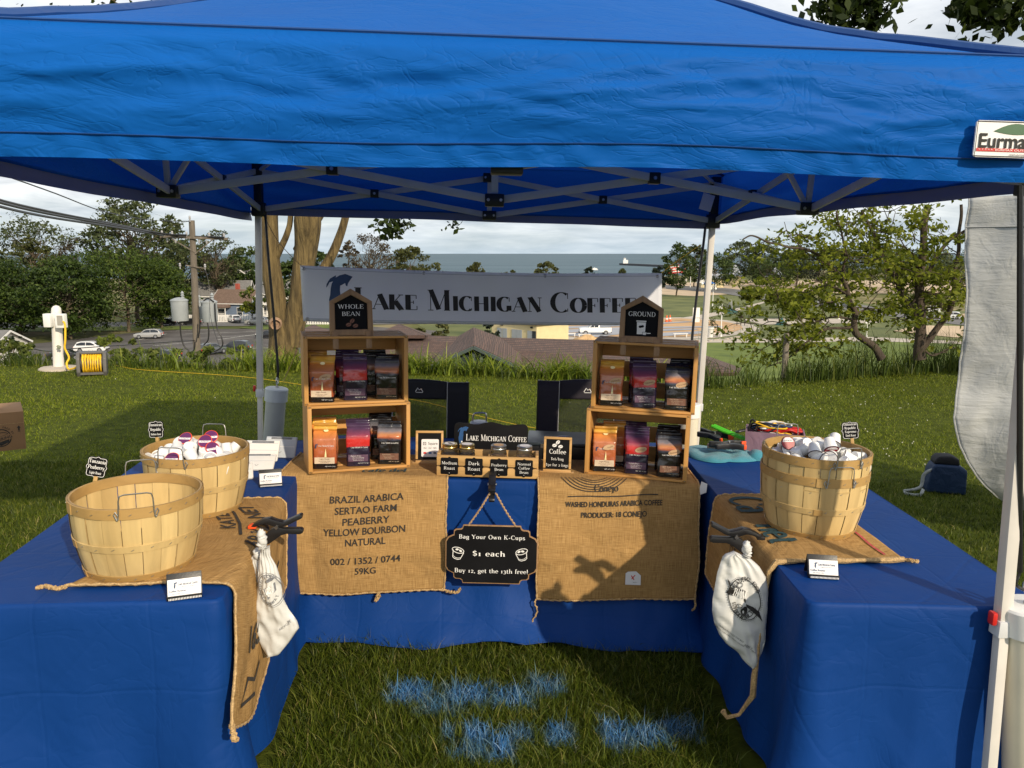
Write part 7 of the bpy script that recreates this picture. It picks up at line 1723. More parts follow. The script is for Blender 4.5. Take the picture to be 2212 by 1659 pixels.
tr_px('budding_tree', 'rust coloured round tree at the right of the brown budding tree', 885, 530, 0, 85, 185, 'leaf_olive', 17, crown0=.3, nleaf=4200, leaf=.34, clumps=60, trunk=.3, group=G1, cl=.28)
tr_px('ash_tree', 'slim brown grey conifer like tree left of the brown budding tree', 755, 520, 0, 55, 175, 'leaf_brown', 18, crown0=.25, nleaf=1500, leaf=.32, clumps=30, trunk=.25, group=G1, cl=.2)
tr_px('willow_tree', 'low olive tree tailing off the tree group above the banner', 930, 565, 0, 60, 200, 'leaf_olive', 19, crown0=.2, nleaf=1200, leaf=.4, clumps=24, trunk=.25, group=G1)
for i, (u, vt, w, Y, mt, lb) in enumerate(((1180, 565, 48, 330, 'leaf_olive', 'round olive tree against the lake above the middle of the banner'), (1097, 577, 36, 340, 'leaf_olive', 'low olive tree top left of the round one, at the banner edge'), (1027, 570, 44, 330, 'leaf_olive', 'olive tree top against the lake left of the banner middle'), (1271, 578, 24, 330, 'leaf_spruce', 'small dark spruce top above the banner'), (1344, 580, 16, 340, 'leaf_grey', 'tiny sapling top above the right part of the banner'))):
 tr_px('shore_tree', lb, u, vt, 0, w, Y, mt, 60 + i, crown0=.15, nleaf=1300, leaf=.6, clumps=24, trunk=.3, group=G2)
for i, (u, vt, vb, w, mt, lb) in enumerate(((1462, 528, 640, 62, 'leaf_mid', 'leafy tree on the beach lawn right of the banner end'), (1422, 575, 640, 30, 'leaf_spruce', 'dark round evergreen just right of the banner'), (1500, 530, 620, 50, 'leaf_grey', 'grey green tree behind the right rear tent leg'), (1545, 548, 628, 70, 'leaf_mid', 'rounded tree just right of the tent leg in front of the grey pavilion roof'), (1600, 520, 610, 60, 'leaf_grey', 'tall poplar clump above the grey pavilion roofs'), (1650, 528, 612, 56, 'leaf_grey', 'second poplar clump right of the pavilion roofs'), (1665, 560, 620, 80, 'leaf_mid', 'broad tree between the second and third pavilion roofs'), (1720, 530, 614, 60, 'leaf_grey', 'poplar clump showing behind the gnarled trees'), (1790, 535, 620, 90, 'leaf_spruce', 'dark tree mass behind the left gnarled tree'), (1880, 530, 622, 110, 'leaf_grey', 'grey green tree mass behind the gnarled trees'), (1980, 540, 630, 120, 'leaf_mid', 'tree mass behind the right gnarled trunk'), (2070, 540, 640, 100, 'leaf_grey', 'tree mass beside the white tent wall'))):
 Y = PZ(u, vb, ZLOW).y; t_ = Y / ray(u, vt).y
 tr_px('park_tree', lb, u, vt, vb, w * (1.35 if u > 1510 else 1.1), Y, mt, 80 + i, crown0=.14, nleaf=4200, leaf=.24 * t_ / 170, clumps=60, cl=.26, trunk=.3, group=G2)
for i, (u, vt, vb, w, lb) in enumerate(((1625, 620, 664, 50, 'lime honey locust by the street, left of three'), (1672, 625, 670, 46, 'olive honey locust by the street, middle of three'), (1720, 628, 690, 70, 'lime honey locust by the street, nearest of three'))):
 Y = PZ(u, vb, ZLOW).y; tr_px('honey_locust', lb, u, vt, vb, w, Y, 'leaf_honey', 110 + i, crown0=.35, nleaf=1800, leaf=.42, clumps=30, trunk=.16, group='honey locusts by the street')
for i, (u, vt, vb, w, mt, lb) in enumerate(((905, 694, 731, 36, 'leaf_olive', 'olive bush between the brown roof and the banner, left of two'), (952, 694, 730, 44, 'leaf_olive', 'olive bush above the brown roof, right of two'), (1063, 694, 732, 50, 'leaf_spruce', 'dark spruce beside the cream building'))):
 Y = 92; tr_px('roadside_bush', lb, u, vt, vb, w, Y, mt, 130 + i, crown0=.0, nleaf=1500, leaf=.24, clumps=26, trunk=.12, group='bushes behind the brown roof', cat='bush')
for i, (u, vt, w, lb) in enumerate(((12, 727, 16, 'clipped dark evergreen by the white roofed house, left of two'), (28, 722, 16, 'clipped dark evergreen by the white roofed house, right of two'))):
 tr_px('evergreen_shrub', lb, u, vt, 0, w, 90, 'leaf_spruce', 140 + i, z0=-12.8, crown0=.0, nleaf=900, leaf=.16, clumps=26, trunk=.08, group='clipped evergreens', cat='shrub', cl=.5)
M['leaf_shrub'] = leaf_mat('leaf_shrub', (.07, .10, .015), (.15, .19, .03), (.26, .30, .06), .4)
M['leaf_weed'] = leaf_mat('leaf_weed', (.04, .06, .012), (.10, .13, .025), (.19, .21, .05), .35)
for i, (u, vt, w, mt, n, lb) in enumerate(((-10, 735, 120, 'leaf_weed', 900, 'yellow green shrub at the left edge behind the lawn'), (40, 745, 90, 'leaf_shrub', 700, 'bright leafed shrub left of the power post'), (228, 716, 100, 'leaf_shrub', 900, 'bright leafed sapling shrub right of the cord reel'), (275, 735, 110, 'leaf_weed', 900, 'leafy weed clump beside the sapling shrub'), (330, 752, 100, 'leaf_weed', 800, 'low weed clump in front of the dark parked car'), (385, 744, 90, 'leaf_weed', 800, 'weed clump left of the utility pole base'), (440, 746, 100, 'leaf_weed', 900, 'weed clump right of the utility pole base'), (505, 740, 90, 'leaf_shrub', 800, 'bright leafed clump beside the left rear tent leg'), (160, 765, 70, 'leaf_weed', 500, 'low clump between power post and reel'))):
 Y = 12.0 if u > 0 else 11.4; p = P(u, 780, Y); zb = hz(p.x, Y) - .05
 tr_px('leafy_shrub', lb, u, vt, 0, w, Y, mt, 150 + i, z0=zb, crown0=.0, nleaf=n, leaf=.045, clumps=30, trunk=.012, group='shrubs on the brow of the lawn', cat='shrub', cl=.22, twigs=1)
# ------------------------------------------------------------------ big three stemmed tree behind the banner
M['bark_near'] = mat('bark_near', (.085, .058, .024), .95, .45, 16, (1, 1, .13), col2=(.21, .15, .06), bump=1.0, bs=26, bdist=.05, detail=8)
M['bark_grey'] = mat('bark_gnarled', (.07, .052, .038), .95, .35, 8, (1, 1, .3), bump=1.0, bs=18, bdist=.03, detail=7)
bt_base = P(622, 752, 13.2); bt_base.z = hz(bt_base.x, 13.2) - .1
bt = thing('shade_tree', 'big tree with thick ochre stems forking behind the banner', 'tree', bt_base, 0, tilt=False)
def lp(u, v, Y=13.2): return P(u, v, Y) - bt_base
q = MB()
q.tube(bez([lp(612, 790), lp(611, 745), lp(603, 690), lp(592, 620), lp(583, 560), lp(580, 470), lp(582, 380), lp(570, 200)], 40), [max(.165, .30 - .012 * k) if k < 20 else .165 - .002 * (k - 20) for k in range(36)][:len(bez([lp(0,0)]*8, 40))], 14)
def stem(pts, r, seg=12, n=36):
 b = bez(pts, n); k = len(b) - 1; rr = np.interp(np.linspace(0, 1, len(b)), np.linspace(0, 1, len(r)), r); q.tube([p + V((noise.noise(p * 1.3) * .03, 0, 0)) for p in b], list(rr), seg)
stem([lp(624, 740, 13.25), lp(636, 690, 13.2), lp(648, 640, 13.15), lp(655, 580, 13.15), lp(660, 530, 13.15), lp(664, 480, 13.1), lp(664, 400, 13.05), lp(640, 150, 13.0)], [.24, .19, .17, .18, .20, .23, .2, .14])
stem([lp(648, 545, 13.2), lp(660, 520, 13.3), lp(675, 480, 13.4), lp(700, 430, 13.5), lp(760, 200, 13.6)], [.14, .13, .12, .11, .07])
stem([lp(640, 690, 13.4), lp(668, 630, 13.5), lp(712, 560, 13.6), lp(733, 515, 13.65), lp(748, 470, 13.7), lp(770, 380, 13.8), lp(800, 200, 13.9)], [.13, .10, .085, .075, .065, .06, .05])
stem([lp(590, 565, 13.2), lp(606, 535, 13.15), lp(620, 505, 13.1), lp(628, 470, 13.1), lp(630, 380, 13.1), lp(620, 250, 13.1)], [.07, .055, .05, .045, .045, .04])
rnd = random.Random(4); tips = []
for (u, v, Y) in ((570, 200, 13.2), (640, 150, 13.0), (760, 200, 13.6), (800, 200, 13.9), (620, 250, 13.1)):
 a = lp(u, v, Y)
 for k in range(7):
  e_ = a + V((rnd.uniform(-3.5, 3.5), rnd.uniform(-2, 3.5), rnd.uniform(1.2, 5.5))); limb(q, a + V((0, 0, -.2)), e_, .10, .02, rnd, .2, 6, 6); tips.append(e_)
q.build('trunk', M['bark_near'], bt, angle=60)
kn = MB(); c = P(595, 700, 12.82) - bt_base; kn.lathe([(.0, .0), (.055, .0), (.075, .03), (.085, .05), (.10, .03), (.11, -.04)], 16, c, rot=Matrix.Rotation(radians(100), 3, 'X') @ Matrix.Rotation(.3, 3, 'Y')); kn.build('knot', mat('pruned_knot', (.30, .19, .12), .9, .35, 30), bt)
M['leaf_near'] = leaf_mat('leaf_oak_near', (.012, .022, .004), (.03, .05, .008), (.06, .085, .014), .35)
pts = []; rng = np.random.default_rng(3)
for e_ in tips: pts.append(np.array(e_)[None] + rng.normal(0, .7, (230, 3)))
for (u, v, Y, n, s_) in ((843, 478, 11.5, 60, .12), (835, 490, 11.5, 45, .10), (852, 488, 11.5, 45, .10), (846, 502, 11.5, 30, .07), (875, 483, 11.6, 22, .07), (868, 492, 11.6, 16, .06), (985, 485, 11.2, 14, .05), (975, 487, 11.2, 16, .06)):
 pts.append(np.array(lp(u, v, Y))[None] + rng.normal(0, s_, (n, 3)))
Vx, Fx = leaf_cloud(np.concatenate(pts), .05, rng); link_mesh('crown', np_mesh('crown', Vx, Fx), M['leaf_near'], bt)
q = MB()
for (u0, u1, v0, v1, Y) in ((800, 845, 430, 482, 11.5), (845, 872, 470, 485, 11.6), (985, 978, 440, 484, 11.2)): limb(q, lp(u0, v0, Y + .6), lp(u1, v1, Y), .02, .006, rnd, .1, 5, 5)
q.build('hanging_twig', M['bark_near'], bt)
ob = V((8.6, 10.2, hz(8.6, 10.2) - .1)); ot = thing('oak_tree', 'dark oak sprays hanging into the sky above the right side of the canopy', 'tree', ob, 0, tilt=False)
q = MB(); w0 = lambda u, v, Y: P(u, v, Y) - ob
sv = [((1800, 10, 9.2), 110, .16), ((1830, 28, 9.2), 90, .14), ((1865, 20, 9.2), 90, .14), ((1895, 38, 9.2), 70, .10), ((1905, 20, 9.2), 60, .10), ((1860, -20, 9.2), 120, .22), ((2110, 5, 9.0), 90, .12), ((2090, 22, 9.0), 60, .09), ((2135, 5, 9.0), 60, .10), ((2175, 20, 9.0), 90, .12), ((2165, 35, 9.0), 50, .09), ((2205, 8, 9.0), 70, .12), ((2150, -25, 9.0), 130, .25), ((2172, 55, 9.0), 10, .05), ((1790, 25, 9.2), 30, .08)]
limb(q, (0, 0, -.5), (.1, -.1, 4.2), .34, .24, rnd, .03, 8, 12)
for tgt in ((1860, -60, 9.3), (2150, -70, 9.1), (2400, -300, 10), (2700, -100, 11), (2600, -500, 12)):
 e_ = w0(*tgt); limb(q, (.1, -.1, 4.1), e_, .16, .04, rnd, .12, 8, 7)
pts = []
for (uvY, n, s_) in sv:
 c = w0(*uvY); src = w0(1860, -60, 9.3) if uvY[0] < 2000 else w0(2150, -70, 9.1); limb(q, src, c, .022, .006, rnd, .12, 5, 5)
 pts.append(np.array(c)[None] + rng.normal(0, s_, (n, 3)))
limb(q, w0(2172, 38, 9.0), w0(2170, 78, 9.0), .006, .003, rnd, .2, 5, 4)
for (u, v, Y) in ((2400, -300, 10), (2700, -100, 11), (2600, -500, 12), (2500, -150, 10.5)): pts.append(np.array(w0(u, v, Y))[None] + rng.normal(0, 1.0, (700, 3)))
q.build('trunk', M['bark_grey'], ot); Vx, Fx = leaf_cloud(np.concatenate(pts), .07, rng); link_mesh('crown', np_mesh('crown', Vx, Fx), M['leaf_near'], ot)
# ------------------------------------------------------------------ gnarled trees at the right
M['leaf_spring'] = leaf_mat('leaf_spring', (.085, .115, .01), (.21, .245, .02), (.36, .38, .045), .5)
def gnarled(label, base_uv, Y, limbs, tuft_n, seed, extra=()):
 b0 = P(base_uv[0], base_uv[1], Y); b0.z = hz(b0.x, Y) - .15
 t = thing('gnarled_tree', label, 'tree', b0, 0, 'gnarled trees on the brow at the right', tilt=False); q = MB(); rnd = random.Random(seed); rng = np.random.default_rng(seed); ends = []
 for pts, r0, r1 in limbs:
  pp_ = [P(u, v, Y + dy) - b0 for u, v, dy in pts]; b = bez(pp_, max(8, 6 * len(pp_))); n = len(b)
  q.tube([p + V((noise.noise(p * 3.0 + V((seed, 0, 0))), 0, noise.noise(p * 3.0 + V((0, seed, 0))))) * .03 for p in b], [.55 * (r0 + (r1 - r0) * (i / (n - 1)) ** .62) * (1 + .12 * noise.noise(b[i] * 6)) for i in range(n)], 9)
  L = sum((b[i + 1] - b[i]).length for i in range(n - 1)); nb = int(L * 5.0 * (1 if r0 < .12 else .5))
  for k in range(nb):                                          # side twigs
   i = rnd.randint(int(n * .25), n - 1); p = b[i]; d = V((rnd.gauss(0, 1), rnd.gauss(0, .9), rnd.gauss(.35, .7))).normalized() * rnd.uniform(.25, .95)
   s_ = limb(q, p, p + d, .009, .003, rnd, .3, 4, 4); ends.append(p + d); ends.append(p + d * .65)
   for _ in range(2): d2 = d * .5 + V((rnd.gauss(0, .25), rnd.gauss(0, .25), rnd.gauss(.05, .2))); limb(q, p + d * .6, p + d * .6 + d2, .007, .003, rnd, .2, 3, 4); ends.append(p + d * .6 + d2)
 q.build('trunk', M['bark_grey'], t, angle=60); pts = []; O_ = []
 for e_ in ends:
  if rnd.random() < .8: pts.append(np.array(e_)[None] + rng.normal(0, 1, (tuft_n, 3)) * np.array([.085, .085, .045]))
 for (u, v, dy, n, s_) in extra:
  for k in range(n // 24):
   c = np.array(P(u, v, Y + dy) - b0) + rng.normal(0, 1, 3) * np.array([s_ * 1.15, s_, s_ * .62]); pts.append(c[None] + rng.normal(0, 1, (30, 3)) * np.array([.085, .085, .028]))
 Pn = np.concatenate(pts); Vx, Fx = leaf_cloud(Pn, .042, rng, out=np.tile(np.array([[0, -.3, .8]]), (len(Pn), 1))); link_mesh('crown', np_mesh('crown', Vx, Fx), M['leaf_spring'], t)
r5 = lambda x, y, dy=0.0: ((1960 + x / 4.148) / 1.15732, (560 + y / 4.148) / 1.15732, dy)
gnarled('gnarled tree leaning left with crooked dark limbs over the lower lawn', r5(1010, 1330)[:2], 11.6, [
 ([r5(1020, 1380), r5(960, 1290), r5(830, 1200), r5(740, 1120), r5(720, 1020), r5(740, 930), r5(700, 830), r5(660, 720), r5(610, 590), r5(560, 500), r5(480, 430), r5(400, 350), r5(250, 265, -.2), r5(0, 235, -.3), r5(-160, 190, -.4), r5(-330, 120, -.5), r5(-420, 150, -.5)], .125, .018),
 ([r5(610, 590), r5(620, 460), r5(640, 330), r5(620, 200), r5(590, 80), r5(560, -30), r5(540, -150)], .05, .018),
 ([r5(720, 1080), r5(620, 1075), r5(500, 1080), r5(380, 1120), r5(260, 1200), r5(130, 1300), r5(-10, 1420), r5(-200, 1490)], .055, .012),
 ([r5(700, 1000), r5(560, 970), r5(420, 990), r5(250, 1030), r5(60, 1060), r5(-120, 1010), r5(-260, 1060)], .035, .010),
 ([r5(740, 940), r5(860, 880), r5(900, 800), r5(960, 720)], .03, .010), ([r5(640, 720), r5(480, 640), r5(330, 600), r5(180, 640), r5(40, 700)], .035, .010),
 ([r5(420, 1090), r5(300, 1160), r5(100, 1190), r5(-60, 1200)], .022, .008), ([r5(480, 430), r5(300, 340), r5(160, 220), r5(50, 100), r5(10, -20)], .022, .008), ([r5(660, 760), r5(540, 800), r5(380, 820), r5(220, 860), r5(40, 840)], .028, .008)], 24, 5,
 [(*r5(250, 780)[:2], 0, 260, .35), (*r5(500, 700)[:2], 0, 260, .35), (*r5(850, 640)[:2], .3, 320, .40), (*r5(100, 960)[:2], 0, 200, .35), (*r5(-100, 900)[:2], 0, 160, .35), (*r5(-180, 1150)[:2], 0, 140, .35), (*r5(350, 880)[:2], 0, 220, .35), (*r5(760, 780)[:2], .2, 220, .35)])
gnarled('upright gnarled tree with forked trunk beside the white tent wall', r5(1410, 1300)[:2], 12.0, [
 ([r5(1410, 1400), r5(1408, 1250), r5(1410, 1050), r5(1415, 880), r5(1405, 700), r5(1400, 560), r5(1425, 400), r5(1440, 200), r5(1465, 0), r5(1490, -200)], .175, .085),
 ([r5(1400, 1000), r5(1330, 910), r5(1260, 800), r5(1200, 680), r5(1150, 560), r5(1080, 450), r5(1010, 310), r5(940, 180), r5(880, 0), r5(800, -150)], .085, .035),
 ([r5(1120, 510), r5(1000, 430), r5(860, 400), r5(740, 405), r5(620, 410)], .032, .012),
 ([r5(1470, 560), r5(1540, 430), r5(1610, 300), r5(1690, 190), r5(1800, 110), r5(1950, 20)], .075, .04),
 ([r5(1440, 1280), r5(1520, 1180), r5(1610, 1050), r5(1700, 940), r5(1750, 800), r5(1770, 600), r5(1800, 300), r5(1830, 0), r5(1850, -200)], .12, .04),
 ([r5(1300, 890), r5(1370, 780), r5(1480, 710), r5(1620, 760), r5(1740, 690), r5(1840, 640)], .04, .012),
 ([r5(1380, 470), r5(1340, 320), r5(1250, 230), r5(1180, 100)], .035, .012), ([r5(1150, 470), r5(1140, 330), r5(1090, 200)], .022, .010), ([r5(1460, 1290), r5(1560, 1350), r5(1680, 1300), r5(1800, 1280)], .04, .012), ([r5(1420, 640), r5(1300, 560), r5(1220, 570), r5(1120, 500)], .03, .012), ([r5(1100, 980), r5(1180, 1000), r5(1060, 1130)], .015, .006)], 24, 9,
 [(*r5(1150, 130)[:2], 0, 300, .4), (*r5(1600, 480)[:2], 0, 300, .4), (*r5(1700, 620)[:2], 0, 260, .4), (*r5(1300, 640)[:2], 0, 200, .35), (*r5(1560, 850)[:2], 0, 260, .4), (*r5(1650, 100)[:2], 0, 240, .4), (*r5(1100, 780)[:2], .4, 260, .5), (*r5(1250, 1150)[:2], 0, 140, .4)])
post_p = P(*r5(10, 1450)[:2], 11.4); fp = thing('wooden_post', 'slim grey wooden post below the left gnarled tree', 'post', V((post_p.x, 11.4, hz(post_p.x, 11.4) - .2)), 0, tilt=False)
q = MB(); q.lathe([(.05, -.2), (.045, 1.15), (.03, 1.19)], 10); q.build('post', mat('post_wood', (.20, .17, .14), .9, .3, 20), fp)
# ------------------------------------------------------------------ utility pole
UPY = 40.0; up0 = P(424, 700, UPY); up0 = V((up0.x, UPY, hz(up0.x, UPY) - .3)); upt = P(414, 476, UPY)
up = thing('utility_pole', 'weathered wooden utility pole with a long crossarm, left of the tent leg', 'utility pole', up0, 0, tilt=False)
M['pole_wood'] = mat('pole_wood', (.16, .135, .108), .95, .35, 6, (1, 1, .12), bump=.8, bs=22, bdist=.03)
ld = lambda u, v, dy=0: P(u, v, UPY + dy) - up0
q = MB(); q.tube([V((.12, 0, 0)), ld(425, 745), ld(420, 600), ld(414, 476)], [.24, .19, .165, .145], 14); q.build('pole', M['pole_wood'], up)
q = MB(); q.bar(ld(346, 511, -.2), ld(492, 516, -.2), .10, .12); q.build('crossarm', M['pole_wood'], up, bevel=.01)
q = MB(); q.bar(ld(368, 514, -.2), ld(421, 545, -.15), .03, .05); q.bar(ld(461, 516, -.2), ld(422, 548, -.15), .03, .05); q.bar(ld(402, 573, -.2), ld(445, 580, -.2), .05, .05); q.build('brace', M['pole_wood'], up)
q = MB()
for u, v in ((350, 506), (372, 507), (403, 508), (452, 511), (484, 512), (410, 474), (389, 576), (443, 578)): q.lathe([(.03, -.12), (.03, 0), (.06, .02), (.06, .08), (.04, .1), (.06, .12), (.04, .18), (.001, .19)], 8, ld(u, v, -.2))
for u, v in ((361, 515), (379, 517), (430, 518), (446, 519)): q.lathe([(.05, 0), (.05, -.14), (.02, -.2)], 8, ld(u, v, -.2))
q.build('insulator', mat('insulator', (.35, .35, .36), .3), up)
M['transformer'] = mat('transformer_paint', (.31, .335, .35), .5, .08, 2.5, bump=.08, bs=5)
for (u, vt, vb, wpx, lab, dy) in ((390, 648, 693, 35, 'left', -.35), (454, 651, 695, 33, 'right', -.3), (428, 653, 690, 22, 'middle', .5)):
 a, b = ld(u, vb, dy), ld(u, vt, dy); rr_ = wpx / 2 / F * UPY; hgt = b.z - a.z
 t = thing('transformer', '%s grey drum transformer mounted on the utility pole' % ({'left': 'leftmost', 'right': 'rightmost', 'middle': 'half hidden middle'}[lab]), 'transformer', up0 + a, 0, 'drum transformers on the pole', tilt=False)
 q = MB(); q.lathe([(rr_ * .93, 0), (rr_ * .96, .03), (rr_, hgt * .97)], 26); q.build('tank', M['transformer'], t)
 q = MB(); q.lathe([(rr_ * 1.05, hgt * .95), (rr_ * 1.05, hgt * 1.0), (rr_ * .5, hgt * 1.10), (.02, hgt * 1.13)], 26, cap1=False); q.build('lid', M['transformer'], t)
 q = MB(); q.lathe([(.07, hgt * 1.05), (.10, hgt * 1.12), (.05, hgt * 1.16), (.10, hgt * 1.22), (.05, hgt * 1.27), (.09, hgt * 1.32), (.03, hgt * 1.42)], 10, (rr_ * .45, 0, 0)); q.build('bushing', M['transformer'], t)
 q = MB(); q.bar((0, .0, hgt * .35), (.0, .55 if dy < 0 else -.5, hgt * .35), .12, .1); q.bar((0, 0, hgt * .8), (.0, .55 if dy < 0 else -.5, hgt * .8), .12, .1); q.build('bracket', M['steel'], t)
def wire(label, pts, r=.035, mt='black'):
 cord('power_line', label, pts, r, M[mt], 'wire', 'wires on the utility pole')
wire('thick bundled power line from the crossarm to the upper left photo edge', [P(484, 513, 39.6), P(372, 508, 39.6), P(235, 482, 34), P(100, 456, 28), P(-30, 424, 23), P(-300, 330, 16)], .05)
wire('second thick power line just below the first', [P(403, 508, 39.6), P(350, 505, 39), P(235, 485, 33.6), P(100, 461, 27.6), P(-30, 429, 22.6), P(-300, 338, 15.8)], .045)
wire('lowest thick power line running to the left photo edge', [P(352, 509, 39.6), P(235, 489, 33), P(100, 468, 27), P(-30, 438, 22), P(-300, 350, 15.5)], .045)
wire('thin top wire rising from the pole head to the upper left', [P(410, 478, 39.8), P(330, 476, 42), P(228, 458, 34), P(120, 418, 26), P(0, 375, 20), P(-200, 300, 15)], .022)
wire('thin black wire at the left edge below the power post', [P(-60, 725, 16), P(40, 744, 22), P(100, 758, 26), P(170, 752, 30), P(424, 735, 40)], .02)
for k, px in enumerate(([(389, 697), (391, 725), (398, 748), (410, 760), (414, 775)], [(464, 655), (466, 690), (470, 712), (478, 727), (481, 745), (472, 755), (460, 760)], [(448, 697), (451, 715), (449, 735), (440, 745)], [(432, 690), (431, 712), (428, 730)], [(421, 738), (420, 752), (415, 765)], [(462, 652), (450, 645), (440, 650), (436, 660)])):
 wire(['black cable dropping from the left transformer into the weeds', 'black cable looping down from the right transformer', 'short black cable hanging under the right transformer', 'short black cable beside the pole', 'black cable loop at the pole foot', 'black cable arched over the transformers'][k], [P(u, v, UPY - .6) for u, v in px], .035)
cord('guy_wire', 'thin guy wire slanting from the pole arm down to the parking lot', [P(443, 580, 39.8), P(452, 620, 39.5), P(456, 690, 39), P(478, 760, 38)], .012, M['black'], 'wire')
# ------------------------------------------------------------------ houses
M['roof_grey'] = mat('roof_grey', (.17, .165, .16), .95, .2, 3, bump=.4, bs=9)
M['roof_brown'] = mat('roof_brown', (.15, .10, .075), .95, .22, 3, bump=.4, bs=9)
M['siding_white'] = mat('siding_white', (.66, .64, .60), .7, .06, 1, (1, 1, 6), bump=.3, bs=6)
M['siding_blue'] = mat('siding_blue', (.15, .20, .29), .7, .08, 1, (1, 1, 6), bump=.3, bs=6)
M['siding_grey'] = mat('siding_grey', (.33, .34, .34), .7, .08, 1, (1, 1, 6))
M['pane'] = mat('window_pane', (.03, .04, .05), .08, .3, 2, spec=.8)
M['trim'] = mat('white_trim', (.75, .73, .70), .6, .04, 3)
M['brick'] = mat('brick_red', (.36, .075, .05), .9, .2, 8)
def gable_house(name, label, loc, rz, w, d, h, rise, wallm, roofm, wins=(), eave=.45, extra=None, group='houses along the street'):
 """front faces local -y; ridge along x"""
 t = thing(name, label, 'house', loc, rz, group, tilt=False)
 q = MB(); q.prism([(-d / 2, 0), (d / 2, 0), (d / 2, h), (0, h + rise), (-d / 2, h)], -w / 2, w / 2, fn=lambda p: V((p.y, p.x, p.z))); q.build('wall', M[wallm], t, smooth=False)
 q = MB()
 for s_ in (-1, 1):
  k = rise / (d / 2); a = V((0, 0, h + rise + .12)); b = V((0, s_ * (d / 2 + eave), h - k * eave + .12))
  n = V((0, -s_ * k, -1)).normalized() * .16
  vs = [V((x, p.y, p.z)) for x in (-w / 2 - eave, w / 2 + eave) for p in (a, b, b + n, a + n)]
  q.add(vs, [(0, 1, 2, 3), (7, 6, 5, 4), (0, 4, 5, 1), (1, 5, 6, 2), (2, 6, 7, 3), (3, 7, 4, 0)])
 r_ = q.build('roof', M[roofm], t, smooth=False)
 q = MB()
 for s_ in (-1, 1):
  for x in (-w / 2 - eave - .03, w / 2 + eave + .03): q.bar((x, 0, h + rise - .02), (x, s_ * (d / 2 + eave), h - rise / (d / 2) * eave - .02), .06, .24)
  q.box((0, s_ * (d / 2 + eave + .03), h - rise / (d / 2) * eave - .04), (w + 2 * eave, .06, .2))
 q.build('fascia', M['trim'], t)
 for (side, x, z, ww, hh) in wins:
  f = MB(); g = MB()
  if side == 'f': c = V((x, -d / 2 - .03, z)); f.box(c, (ww + .24, .06, hh + .24)); g.box(c + V((0, -.04, 0)), (ww, .03, hh)); f.box(c + V((0, -.06, 0)), (ww, .03, .07))
  else:
   s_ = 1 if side == 'r' else -1; c = V((s_ * (w / 2 + .03), x, z)); f.box(c, (.06, ww + .24, hh + .24)); g.box(c + V((s_ * .04, 0, 0)), (.03, ww, hh)); f.box(c + V((s_ * .06, 0, 0)), (.03, ww, .07))
  fo = f.build('window', M['trim'], t); g.build('pane', M['pane'], fo)
 if extra: extra(t)
 return t
def porch(t, x0, x1, y, h, roofm='roof_brown', rail=True, dp=2.0):
 q = MB(); q.prism([(y, h + .9), (y - dp - .3, h + .15), (y - dp - .3, h), (y, h)], x0 - .2, x1 + .2, fn=lambda p: V((p.y, p.x, p.z))); q.build('porch_roof', M[roofm], t, smooth=False)
 q = MB();
 for x in (x0, (x0 + x1) / 2, x1): q.box((x, y - dp, h / 2), (.16, .16, h))
 q.box(((x0 + x1) / 2, y - dp, h - .1), (x1 - x0, .14, .2)); q.build('porch_post', M['trim'], t)
 q = MB(); q.box(((x0 + x1) / 2, y - dp / 2, .3), (x1 - x0 + .2, dp, .6)); q.build('porch_floor', M['siding_grey'], t)
 if rail:
  q = MB(); q.box(((x0 + x1) / 2, y - dp, 1.5), (x1 - x0, .07, .09)); q.box(((x0 + x1) / 2, y - dp, .75), (x1 - x0, .07, .09))
  n = int((x1 - x0) / .22)
  for k in range(n): q.box((x0 + (k + .5) * (x1 - x0) / n, y - dp, 1.12), (.06, .05, .75))
  q.build('porch_railing', M['trim'], t)
def gnd(u, v): return PZ(u, v, ZLOW)
hb_ = gnd(498, 692);
def _bx(t):
 q = MB(); q.box((-.5, .6, 6.9), (.75, .75, 2.0)); q.build('chimney', M['brick'], t)
 porch(t, -4.2, -.2, -3.2, 2.7)
gable_house('house', 'blue house with brown gable roof and brick chimney behind the transformers', hb_ + V((0, 6, 0)), radians(-14), 9.6, 6.4, 3.9, 2.6, 'siding_blue', 'roof_brown', (('f', -2.4, 1.7, 1.6, 1.6), ('f', 2.2, 1.7, 1.2, 1.9), ('r', .2, 1.9, 1.9, 1.7)), extra=_bx)
hg = gnd(438, 690)
gable_house('house', 'grey house with gabled dormer, left of the blue house', hg + V((0, 14, 0)), radians(8), 12.5, 8.5, 5.0, 3.2, 'siding_grey', 'roof_grey', (('f', -1.5, 3.9, 1.0, 1.8), ('f', 3.6, 3.9, 1.0, 1.8), ('f', .5, 1.5, 1.4, 1.8)), extra=lambda t: porch(t, -5.5, 1.0, -4.25, 2.6, 'roof_grey'))
hw = gnd(403, 688)
gable_house('house', 'tall narrow white house rising behind the grey house', hw + V((0, 34, 0)), radians(90), 9, 8, 9.5, 2.8, 'siding_white', 'roof_grey', (('l', -1.5, 8.2, 1.1, 1.6), ('l', 1.6, 8.2, 1.1, 1.6), ('l', -1.5, 4.8, 1.1, 1.6), ('l', 1.6, 4.8, 1.1, 1.6)))
hp_ = gnd(560, 690)
def _pw(t):
 for z in (0, 2.7):
  q = MB(); q.box((0, -4.9, z + .5), (7.4, 2.2, .22)); q.box((0, -6.0, z + 1.5), (7.4, .08, .1)); n = 32
  for k in range(n): q.box((-3.6 + k * 7.2 / (n - 1), -6.0, z + 1.05), (.06, .05, .85))
  q.build('porch_railing', M['trim'], t)
 q = MB()
 for x in (-3.6, -1.2, 1.2, 3.6): q.box((x, -6.0, 2.9), (.2, .2, 5.8))
 q.build('porch_post', M['trim'], t)
